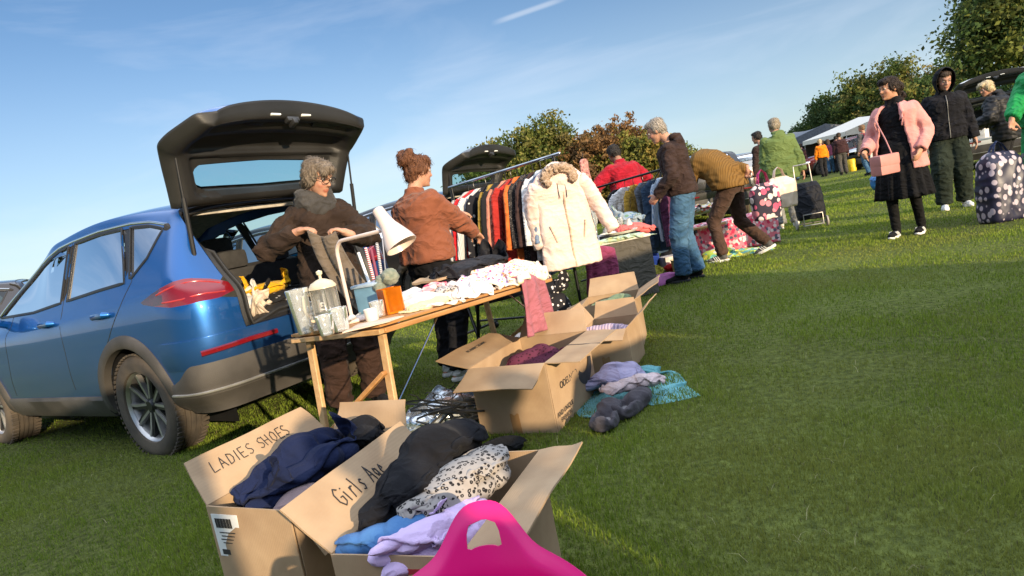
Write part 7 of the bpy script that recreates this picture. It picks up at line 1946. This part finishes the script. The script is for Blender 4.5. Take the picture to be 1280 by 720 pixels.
gh('printed_sheet', 'lime and turquoise printed sheet spread on the grass beside the display', 'sheet', pattern_mat('lime print', 'floral', (.42, .55, .08), (.15, .42, .36), 12, c=[(.62, .55, .10), (.55, .58, .5)], thr=.55), 925, 318, [((0, .1, .0), (.36, .26, .03)), ((-.2, .2, .05), (.2, .15, .06))], 108, slack=1.15, n=46)
# ================================================================ carried bags
def carried(name, label, cat, m, top, w, h, d, seed, mh, stripes=False, rot=.4, handle=.16, taper=.8):
    T = thing(name, label, cat, (top.x, top.y, top.z - handle - h), rot); mb = MB(); rs = []; rr = random.Random(seed)
    for v in np.linspace(0, 1, 14):
        ring = []
        for a in np.linspace(0, 2 * PI, 41)[:-1]:
            e = .55; s = lerp(taper, 1, math.sin(v * PI * .9) * .6 + .4); s = lerp(s, .55, smoothstep(.85, 1, v))
            ring.append((w / 2 * s * math.copysign(abs(math.cos(a)) ** e, math.cos(a)), d / 2 * s * (1 - .75 * smoothstep(.8, 1, v)) * math.copysign(abs(math.sin(a)) ** e, math.sin(a)), v * h))
        rs.append(ring)
    mb.rings(rs); me = remesh(mb, .013, 2, 'bag'); wrinkle(me, .012, (9, 9, 6), seed); me.materials.append(m); link('bag', me, T)
    for s in (1, -1):
        k = MB(); k.tube([(-w * .20, s * .02, h - .01), (-w * .13, s * .012, h + handle * .7), (0, 0, h + handle), (w * .13, s * .012, h + handle * .7), (w * .20, s * .02, h - .01)], .008, 8, flat=(1.6, .5)); k.build('handle', mh, T)
    return T
hb = D(947, 216, 7.58)
carried('carrier_bag', 'pink, white and black floral shopping bag held by the bending person', 'bag', pattern_mat('floral bag print', 'floral', (.035, .03, .045), (.50, .09, .16), 15, c=[(.62, .55, .52), (.55, .2, .24), (.6, .5, .5)], thr=.55), hb + V((.02, -.05, .03)), .36, .42, .16, 3, cloth('pink strap', (.62, .06, .20)), rot=.2)
carried('carrier_bag', 'full cream plastic carrier bag held beside the floral bag', 'bag', mat('cream polythene', (.66, .52, .40), .45, contrast=.06, bump=.3, bscale=16), hb + V((.26, .05, .02)), .34, .36, .24, 5, mat('cream polythene', (0, 0, 0)), rot=.1, handle=.12)
# trolley
tr = thing('shopping_trolley', 'black two-wheeled shopping trolley pulled by the man in the green raincoat', 'trolley', G(1016, 285), -.25)
mb = MB(); rs = []
for z, w, d, y in ((.14, .36, .22, 0), (.2, .39, .25, 0), (.45, .40, .25, .04), (.62, .36, .22, .08), (.68, .30, .16, .10)):
    rs.append([(w / 2 * math.copysign(abs(math.cos(a)) ** .5, math.cos(a)), y + d / 2 * math.copysign(abs(math.sin(a)) ** .5, math.sin(a)), z) for a in np.linspace(0, 2 * PI, 33)[:-1]])
mb.rings(rs); me = remesh(mb, .014, 2, 'bag'); wrinkle(me, .010, (7, 7, 7), 2); me.materials.append(cloth('black trolley nylon', (.012, .013, .017), rough=.6)); link('bag', me, tr)
k = MB()
k.tube([(-.13, -.13, .05), (-.13, -.13, .22), (.13, -.13, .22), (.13, -.13, .05)], .009, 8); k.tube([(-.2, -.0, .08), (.2, -.0, .08)], .009, 8); k.tube([(-.13, -.13, .06), (.13, -.13, .06)], .009, 8)
for s in (1, -1): k.tube([(s * .13, -.13, .05), (s * .13, .0, .08), (s * .13, .16, .3), (s * .11, .22, .95)], .009, 8)
k.tube([(-.11, .22, .95), (.11, .22, .95)], .011, 8); k.build('frame', mat('grey steel tube', (.35, .33, .30), .4, .7), tr)
for s in (1, -1): k = MB(); k.lathe([(0, -.015), (.06, -.015), (.075, -.01), (.078, 0), (.075, .01), (.06, .015), (0, .015)], 24, c=(s * .21, 0, .078), M=Matrix.Rotation(PI / 2, 3, 'Y')); k.build('wheel', mat('grey wheel rubber', (.30, .27, .24), .7), tr)
# pink handbag
p = D(1106, 206, 6.55); hbg = thing('handbag', 'boxy dusty pink handbag carried in front of the woman in the pink coat', 'bag', p, math.radians(20))
k = MB(); k.box((0, 0, 0), (.27, .13, .20), bev=.02); k.build('bag', mat('dusty pink leather', (.50, .205, .18), .5, contrast=.08), hbg)
k = MB(); k.box((0, -.006, .045), (.275, .13, .115), bev=.018); k.build('flap', mat('dusty pink leather', (0, 0, 0)), hbg)
pp = L11 + V((0, 0, 1.40)); k = MB(); q = pp - p; k.tube([(.12, .0, .09), V((.10, .02, .2)).lerp(q, .15), V((.05, .06, .3)).lerp(q, .6) , q + V((.05, -.02, 0))], .007, 6); k.build('strap', mat('dusty pink leather', (0, 0, 0)), hbg)
# tall patterned bag at the right edge
tbp = G(1256, 275); tb_ = thing('laundry_bag', 'tall navy bag printed with pale leaf shapes standing by the green hoodie', 'bag', tbp, .12)
M_LEAF = bpy.data.materials.new('leaf print'); nt, N, L = nodes_of(M_LEAF); out = N.new('ShaderNodeOutputMaterial'); pb = N.new('ShaderNodeBsdfPrincipled'); L.new(pb.outputs[0], out.inputs[0]); pb.inputs['Roughness'].default_value = .45
tc = N.new('ShaderNodeTexCoord'); mp = N.new('ShaderNodeMapping'); mp.inputs['Scale'].default_value = (1.3, 1.3, 1.0); L.new(tc.outputs['Object'], mp.inputs[0]); vo = N.new('ShaderNodeTexVoronoi'); vo.inputs['Scale'].default_value = 12; vo.inputs['Randomness'].default_value = .55; L.new(mp.outputs[0], vo.inputs['Vector'])
rp = N.new('ShaderNodeValToRGB'); rp.color_ramp.elements[0].position = .40; rp.color_ramp.elements[0].color = (.40, .34, .38, 1); rp.color_ramp.elements[1].position = .44; rp.color_ramp.elements[1].color = (.012, .012, .035, 1); L.new(vo.outputs['Distance'], rp.inputs[0]); L.new(rp.outputs[0], pb.inputs['Base Color'])
mb = MB(); rs = []
for z, w, d in ((0, .42, .28), (.03, .46, .30), (.35, .45, .29), (.62, .38, .24), (.70, .30, .12), (.72, .24, .05)):
    rs.append([(w / 2 * math.copysign(abs(math.cos(a)) ** .45, math.cos(a)), d / 2 * math.copysign(abs(math.sin(a)) ** .45, math.sin(a)), z) for a in np.linspace(0, 2 * PI, 41)[:-1]])
mb.rings(rs); me = remesh(mb, .014, 2, 'bag'); wrinkle(me, .010, (6, 6, 6), 4); me.materials.append(M_LEAF); link('bag', me, tb_)
for s in (1, -1): k = MB(); k.tube([(-.09, s * .03, .70), (-.05, s * .015, .79), (0, 0, .83), (.05, s * .015, .79), (.09, s * .03, .70)], .010, 8, flat=(1.5, .5)); k.build('handle', cloth('navy strap', (.02, .03, .07)), tb_)
carried('carrier_bag', 'pale blue grey plastic bag beside the tall leaf print bag', 'bag', mat('blue grey polythene', (.20, .30, .34), .35, c2=(.34, .44, .48), scale=9, bump=.3, bscale=18), D(1279, 192, 6.7), .34, .50, .24, 9, M_TRIM, rot=.3)
# plum carrier hanging from pink-coat woman's far side
gh('carrier_bag', 'small bright blue bag beyond the woman in the pink coat', 'bag', mat('bright blue polythene', (.03, .16, .40), .4), 1098, 240, [((0, 0, .2), (.16, .14, .2))], 120, slack=1.15)
# ================================================================ more cars
def car_copy(src, label, pnt, loc, rot, group=None, src_p=M_BLUE, gate=True):
    c = copy_tree(src); c.location = loc; c.rotation_euler = (0, 0, rot); c['label'] = label
    if group: c['group'] = group
    for o in kids(c):
        for i, s in enumerate(o.material_slots):
            if s.material == src_p: s.link = 'OBJECT'; s.material = pnt
        if o.name.startswith('tailgate') and not gate: pass
    return c
black = car_copy(blue, 'black hatchback with raised tailgate behind the near clothes rail', M_BLACKP, (-.70, 9.36, -.02), CAR_ROT)
M_DKBR = paint('dark brown car paint', (.022, .017, .016), .3)
closed = make_car('dark brown car parked far left beyond the blue car', M_DKBR, False)
closed.location = (-7.6, 9.6, -.02); closed.rotation_euler = (0, 0, CAR_ROT + 1.0)
white = car_copy(blue, 'white car with raised tailgate among the stalls behind the hooded man', M_WHITEP, (11.5, 14.5, -.02), math.atan2(.8, .6))
dk = car_copy(closed, 'black car parked between the two women behind the table', M_BLACKP, (-2.6, 9.3, -.02), CAR_ROT + .05, src_p=M_DKBR)
for i, (x, y) in enumerate(((9.5, 13.4), (10.1, 12.9), (9.0, 13.9))):
    k = MB(); k.box((0, 0, .16), (.5, .36, .32), bev=.02); o = k.build('storage_crate', [mat('white crate plastic', (.60, .60, .58), .4), mat('grey crate plastic', (.20, .21, .23), .4), mat('pale card', (0, 0, 0))][i]); o.location = (x, y, 0); o.rotation_euler = (0, 0, .3 * i); tag(o, ['white storage crate on the grass by the white car', 'grey storage crate on the grass by the white car', 'pale box on the grass behind the crates by the white car'][i], 'crate')
t5 = thing('folding_table', 'white folding table with mixed boxes in front of the white car', 'table', (9.6, 12.2, 0), .5)
k = MB(); k.box((0, 0, .74), (1.6, .7, .04), bev=.01); k.build('tabletop', mat('white laminate', (0, 0, 0)), t5)
for x in (-.7, .7):
    for y in (-.28, .28): k = MB(); k.tube([(x, y, 0), (x, y, .72)], .016, 8); k.build('leg', M_RAILC, t5)
for i in range(5):
    rr = random.Random(i + 5); k = MB(); h = rr.uniform(.10, .24); k.box((0, 0, h / 2), (rr.uniform(.16, .3), .22, h), bev=.01); o = k.build('mixed_box', mat('mixed box ' + 'abcde'[i], ((.6, .58, .55), (.02, .02, .03), (.55, .5, .45), (.1, .1, .12), (.5, .5, .52))[i], .5)); o.location = V((9.6, 12.2, .762)) + V((math.cos(.5), math.sin(.5), 0)) * (-.62 + .31 * i); o.rotation_euler = (0, 0, .5 + rr.uniform(-.3, .3)); tag(o, ['pale cream box at the left end of the white folding table', 'black box second from left on the white folding table', 'beige box in the middle of the white folding table', 'dark grey box right of the beige one on the white folding table', 'light grey box at the right end of the white folding table'][i], 'box')
G5 = 'cars parked far across the field'
cols = (('silver', paint('silver car paint', (.40, .41, .42), .6)), ('white', M_WHITEP), ('dark red', paint('dark red car paint', (.16, .012, .014), .4)), ('black', M_BLACKP), ('pale grey', paint('pale grey car paint', (.28, .29, .30), .6)), ('navy', paint('navy car paint', (.012, .022, .07), .5)))
for i, (px, Y, c, r, lb_) in enumerate(((1012, 40, 0, .3, 'silver car parked under the grey-roofed stall end'), (1044, 46, 1, .1, 'white car parked behind the far walkers'), (1098, 33, 2, .4, 'dark red car parked behind the woman in pink'), (1150, 30, 1, .9, 'white car parked between the pink coat and the hooded man'), (1170, 36, 5, .2, 'navy car parked behind the hooded man'), (890, 15, 3, -1.0, 'black car parked beyond the bending person'), (940, 22, 4, -.9, 'pale grey car parked beyond the dark jacketed person'))):
    car_copy(closed, lb_, cols[c][1], (D(px, 300, Y).x + .2 * 0, Y, -.02), CAR_ROT + r, G5, src_p=M_DKBR)
for i, (src, px, Y, r, lb_) in enumerate(((P9, 1018, 34, .4, 'stout man in plum jumper standing by the silver far car'), (P8, 1069, 33, 2.2, 'second walker in orange fleece beyond the yellow bin'), (P10, 1046, 36, 1.2, 'walker in grey top and jeans beyond the plum jumper'), (P6, 1062, 31, -.5, 'person in dark brown jacket near the yellow bin'), (P11b, 1006, 31, .8, 'walker in purple top beside the olive raincoat'), (P6, 1113, 25, 1.4, 'person in dark brown jacket just left of the pink coat'), (P9, 1155, 21, -.3, 'man in plum jumper between pink coat and hooded man'), (P10, 1222, 19, .6, 'walker in grey top and jeans behind the white table'))):
    c = copy_tree(src); c.location = (D(px, 300, Y).x, Y, 0); c.rotation_euler = (0, 0, r); c['label'] = lb_
# ================================================================ marquee and grey-roofed stall
M_CANV = mat('white canvas', (.72, .66, .56), .8, contrast=.05); M_GROOF = mat('grey roof sheet', (.12, .13, .15), .6)
def gazebo(label, c, rot, w, d, h0, h1, m, name='gazebo'):
    T = thing(name, label, 'gazebo', c, rot); k = MB(); n = 10
    def roof(u, v):
        x = (u - .5) * w; y = (v - .5) * d; return V((x, y, h0 + (h1 - h0) * (1 - abs(2 * u - 1)) - .10 * math.sin(u * PI) * math.sin(v * PI) * (1 - abs(2 * u - 1)) - .04 * math.sin(v * PI)))
    k.grid(roof, 20, 10); k.build('roof', m, T, solid=.02)
    k = MB()
    for s in (1, -1):
        k.grid(lambda u, v: V((lerp(-w / 2, w / 2, u), s * (d / 2 + .004), h0 + (h1 - h0) * (1 - abs(2 * u - 1)) * (1 - v) - .22 * v - .03 * v * abs(math.sin(u * 14)))), 24, 3); k.grid(lambda u, v: V((s * (w / 2 + .004), lerp(-d / 2, d / 2, u), h0 - .22 * v - .03 * v * abs(math.sin(u * 14)))), 24, 3)
    k.build('valance', m, T)
    for x in (-w / 2, w / 2):
        for y in (-d / 2, d / 2): q = MB(); q.tube([(x * .98, y * .98, 0), (x * .98, y * .98, h0)], .03, 8); q.build('pole', M_RAILC, T)
    k = MB(); k.grid(lambda u, v: V((lerp(-w / 2, w / 2, u), d / 2 - .05, h0 * v)), 6, 3); k.build('back_wall', mat('stall shade cloth', (.05, .04, .035), .9), T)
    return T
def xat(px, py, Y): p = D(px, py, Y); return p
p = xat(1082, 190, 37); gazebo('long white canvas gazebo beyond the far walkers', (p.x + 1.2, 37, 0), .1, 7.5, 4, 1.95, 2.75, M_CANV)
p = xat(1015, 190, 44); gazebo('grey-roofed stall to the left of the white gazebo', (p.x, 44, 0), .05, 7.0, 4, 2.0, 2.9, M_GROOF)
k = MB(); k.lathe([(0, 0), (.16, 0), (.18, .5), (.15, .55), (0, .55)], 20); o = k.build('waste_bin', mat('yellow plastic', (.62, .42, .01), .5)); o.location = G(1066, 214) ; o.location.z = 0; tag(o, 'yellow plastic bin on the grass behind the far walkers', 'bin')
# ================================================================ trees
M_LEAFM = grass_mat(); M_LEAFM.name = 'foliage'; M_BARK = mat('bark', (.06, .045, .03), .9, scale=12, stretch=(4, 4, .6), bump=.6, bscale=30)
def tree(label, c, blobs, n, leaf, pal, name='tree', cat='tree', group=None, trunk_h=1.2, tr=.12, seed=0, dens=.75):
    """crown: leaf-sized faces clustered on twig ends through the volume of the blobs; trunk with limbs"""
    rg = np.random.default_rng(seed); T = thing(name, label, cat, c, 0, group)
    k = MB(); top = max(b[0][2] for b in blobs)
    k.tube([(0, 0, -.05), (.03, .02, trunk_h * .5), (-.02, .03, trunk_h), (.02, 0, max(trunk_h * 1.3, top * .8))], [tr, tr * .8, tr * .65, tr * .25], 8)
    for (b, r) in blobs:
        b = V(b); s = V((0, 0, min(b.z * .55, trunk_h))); m = s.lerp(b, .5) + V((0, 0, .15)); k.tube([s, m, b + V((0, 0, r[2] * .4))], [tr * .5, tr * .3, tr * .1], 6)
        for _ in range(5): d = V(tuple(rg.normal(0, .5, 3))); k.tube([b, b + V((d.x * r[0], d.y * r[1], abs(d.z) * r[2]))], [tr * .16, tr * .04], 5)
    k.build('trunk', M_BARK, T)
    vol = np.array([b[1][0] * b[1][1] * b[1][2] for b in blobs]) ** .8; cl = []
    ncl = max(40, n // 26)
    for i in range(len(blobs)):
        m = max(6, int(ncl * vol[i] / vol.sum())); d = rg.normal(0, 1, (m, 3)); d /= np.linalg.norm(d, axis=1, keepdims=True); rad = rg.uniform(.35, 1.0, (m, 1)) ** .5 * (1 + .16 * rg.normal(0, 1, (m, 1))); cl.append(np.array(blobs[i][0]) + d * rad * np.array(blobs[i][1]))
    cl = np.concatenate(cl); per = int(n * 1.7) // len(cl); sz = np.mean([b[1][0] for b in blobs]) * .15
    P = (cl[:, None] + rg.normal(0, sz, (len(cl), per, 3)) * np.array([1, 1, .75])).reshape(-1, 3); N_ = len(P); P[:, 2] = np.maximum(P[:, 2], .05)
    a = rg.normal(0, 1, (N_, 3)); a /= np.linalg.norm(a, axis=1, keepdims=True); b = np.cross(a, rg.normal(0, 1, (N_, 3))); b /= np.linalg.norm(b, axis=1, keepdims=True); L_ = leaf * rg.uniform(.6, 1.5, (N_, 1)) * 1.25
    v = np.stack([P - a * L_, P + b * L_ * .55, P + a * L_, P - b * L_ * .55], 1).astype(np.float32)
    me = bpy.data.meshes.new('crown'); me.vertices.add(N_ * 4); me.vertices.foreach_set('co', v.ravel()); me.loops.add(N_ * 4); me.loops.foreach_set('vertex_index', np.arange(N_ * 4, dtype=np.int32)); me.polygons.add(N_); me.polygons.foreach_set('loop_start', np.arange(N_, dtype=np.int32) * 4); me.update(calc_edges=True)
    pal = np.array(pal); ci_ = rg.integers(0, len(pal), len(cl)); cc = pal[np.repeat(ci_, per)] * rg.uniform(.6, 1.35, (N_, 1)); q = np.ones((N_, 4, 4), np.float32); q[:, :, :3] = cc[:, None]
    at = me.color_attributes.new('Col', 'FLOAT_COLOR', 'POINT'); at.data.foreach_set('color', q.ravel()); me.materials.append(M_LEAFM); link('crown', me, T); return T
OL = [(.12, .15, .034), (.15, .165, .036), (.09, .125, .03), (.19, .175, .05)]; BR = [(.22, .12, .05), (.18, .11, .055), (.26, .15, .06), (.16, .13, .045)]; YG = [(.20, .19, .045), (.15, .17, .036), (.25, .19, .05)]; DG = [(.055, .090, .028), (.07, .11, .03), (.045, .072, .026), (.11, .125, .036)]
def crownset(w, h, d, seed, n=7, base=.5):
    rg = random.Random(seed); B = []
    for i in range(n):
        x = rg.uniform(-.5, .5) * w * .75; y = rg.uniform(-.4, .4) * d; z = lerp(base + h * .2, h * .82, rg.random() * (1 - abs(x) / w)); r = rg.uniform(.24, .36); B.append(((x, y, z), (w * r, d * r, min(h * .26, z))))
    B.append(((0, 0, h * .45), (w * .42, d * .4, h * .38))); return B
Z = 27
def tx(px, Y): 
    p = D(px, 300, Y); lo, hi = 0, 720
    for _ in range(30):
        m = (lo + hi) / 2
        if D(px, m, Y).z > 0: lo = m
        else: hi = m
    return D(px, lo, Y).x
for i, (px, Y, w, h, pal, n, lb_) in enumerate(((650, 27, 3.3, 5.0, OL, 11000, 'olive green tree at the left of the row beyond the rail'), (700, 28, 3.9, 5.2, OL, 13000, 'broad olive green tree above the cream parka'), (748, 27, 2.6, 4.7, BR, 6000, 'russet leaved tree left of the man in red'), (780, 26, 2.4, 5.1, BR[:3], 6000, 'taller russet tree behind the man in red'), (812, 25, 3.0, 3.6, YG, 8000, 'yellow green bush beside the russet trees'), (845, 30, 3, 3.4, OL, 5000, 'low olive bush behind the man in jeans'),
        (475, 30, 3.4, 2.9, OL, 6000, 'green bush seen between the two women'), (540, 32, 4, 3.2, OL, 6000, 'green bush behind the woman in the brown jumper'), (590, 31, 3.6, 3.4, DG, 6000, 'dark green bush behind the near clothes rail'))):
    tree(lb_, (tx(px, Y), Y, 0), crownset(w, h * .87, w * .8, 20 + i, 8), int(n * 1.9), .054, pal, name='tree' if h > 4 else 'bush', cat='tree' if h > 4 else 'bush', seed=i, group='trees and bushes beyond the stalls', trunk_h=h * .3, tr=.10)
for i, (px, Y, w, h, pal, n, lb_) in enumerate(((1010, 58, 5, 4.5, DG, 6000, 'small dark tree at the left end of the right hand row'), (1045, 54, 6, 6.2, DG, 9000, 'dark green tree above the grey-roofed stall'), (1085, 50, 6, 7.2, DG + OL[:1], 10000, 'dark round tree above the white gazebo'), (1125, 47, 6, 7.6, DG[:2] + OL, 10000, 'olive tinted tree behind the woman in pink'), (1160, 44, 5.5, 7.0, YG + DG[:2], 9000, 'yellowish tree left of the hooded man'), (1200, 46, 6, 6.4, DG, 8000, 'dark tree behind the hooded man'))):
    tree(lb_, (tx(px, Y), Y, 0), crownset(w, h * .84, w * .8, 60 + i, 8), int(n * 1.9), .088, pal, seed=40 + i, group='trees behind the right hand stalls', trunk_h=h * .3, tr=.16)
tree('large spreading dark green tree at the top right corner', (tx(1345, 27), 27, 0), [((-2.6, 0, 4.2), (2.0, 2, 1.5)), ((-1.4, .5, 6.0), (2.2, 2.2, 1.8)), ((.6, 0, 7.6), (2.8, 2.6, 2.0)), ((1.2, -.5, 4.8), (3.0, 2.6, 2.4)), ((-.4, 0, 4.3), (2.0, 1.8, 1.2)), ((3, .5, 6.4), (3, 2.6, 2.6)), ((-2.9, 0, 5.3), (1.2, 1.2, .8)), ((2.4, 0, 3.0), (2.0, 1.8, 1.2))], 44000, .080, DG + OL[:2], seed=77, trunk_h=2.2, tr=.28)
# ================================================================ unseen vans, car and shoppers added behind the camera to shade the foreground
def van(label, loc, rot, Lh=2.5, Hh=2.2, pnt=M_WHITEP):
    T = thing('shading_van', label, 'van', loc, rot, 'unseen vans added behind the viewer for shade'); mb = MB(); rs = []
    pf = [(-Lh, .45), (-Lh - .03, 1.2), (-Lh + .02, Hh - .12), (-Lh + .12, Hh), (Lh - 1.35, Hh), (Lh - 1.05, Hh - .08), (Lh - .55, 1.25), (Lh - .1, 1.05), (Lh, .85), (Lh + .02, .40), (Lh - .1, .32), (-Lh + .1, .32)]
    for y, k_ in ((-.92, .96), (-.98, .985), (-.98, 1), (0, 1.012), (.98, 1), (.98, .985), (.92, .96)):
        rs.append([(x * (.985 if abs(y) > .9 else 1), y - (.12 * math.copysign(1, y) * smoothstep(1.1, 2.2, z) if y else 0), .32 + (z - .32) * k_) for x, z in pf])
    mb.rings(rs); mb.build('body', pnt, T, fixn=True)
    for s in (1, -1):
        k = MB(); k.add([(Lh - 1.3, s * .935, 1.30), (Lh - .62, s * .96, 1.22), (Lh - .98, s * .89, 1.85), (Lh - 1.3, s * .875, 1.9)], [[0, 1, 2, 3]]); k.build('window', M_GLASSD, T)
        for x in (-Lh + .95, Lh - .85): wheel_parts(T, x, s * .86, sgn=s)
    return T
def qs(q, s): return (.87 * q - .49 * s, .49 * q + .87 * s, 0)
AQ = math.atan2(.49, .87)
van('unseen white panel van added behind the viewer to shade the right', qs(4.62, -4.6), AQ, 1.48, 2.35)
van('unseen dark panel van added behind the viewer to shade the left', qs(-2.70, -3.6), AQ + PI, 2.75, 2.15, M_GREYP)

c = car_copy(closed, 'unseen black car added between the vans behind the viewer to cast shade', M_BLACKP, qs(2.42, -4.5), AQ + PI / 2, src_p=M_DKBR)  # unseen car copy placed for its shadow on the grass

for q_, s_, lb_ in ((1.36, -3.8, 'unseen shopper in dark brown jacket added for shade behind the viewer beside the black car'), (.42, -3.4, 'unseen shopper in dark brown jacket added for shade behind the viewer on the left'), (.76, -3.7, 'unseen shopper in dark brown jacket added for shade behind the viewer on the right')):
    c = copy_tree(P6); c.location = qs(q_, s_); c.rotation_euler = (0, 0, .4); c['label'] = lb_  # unseen person copies added as shadow casters
make_grass(1.0)
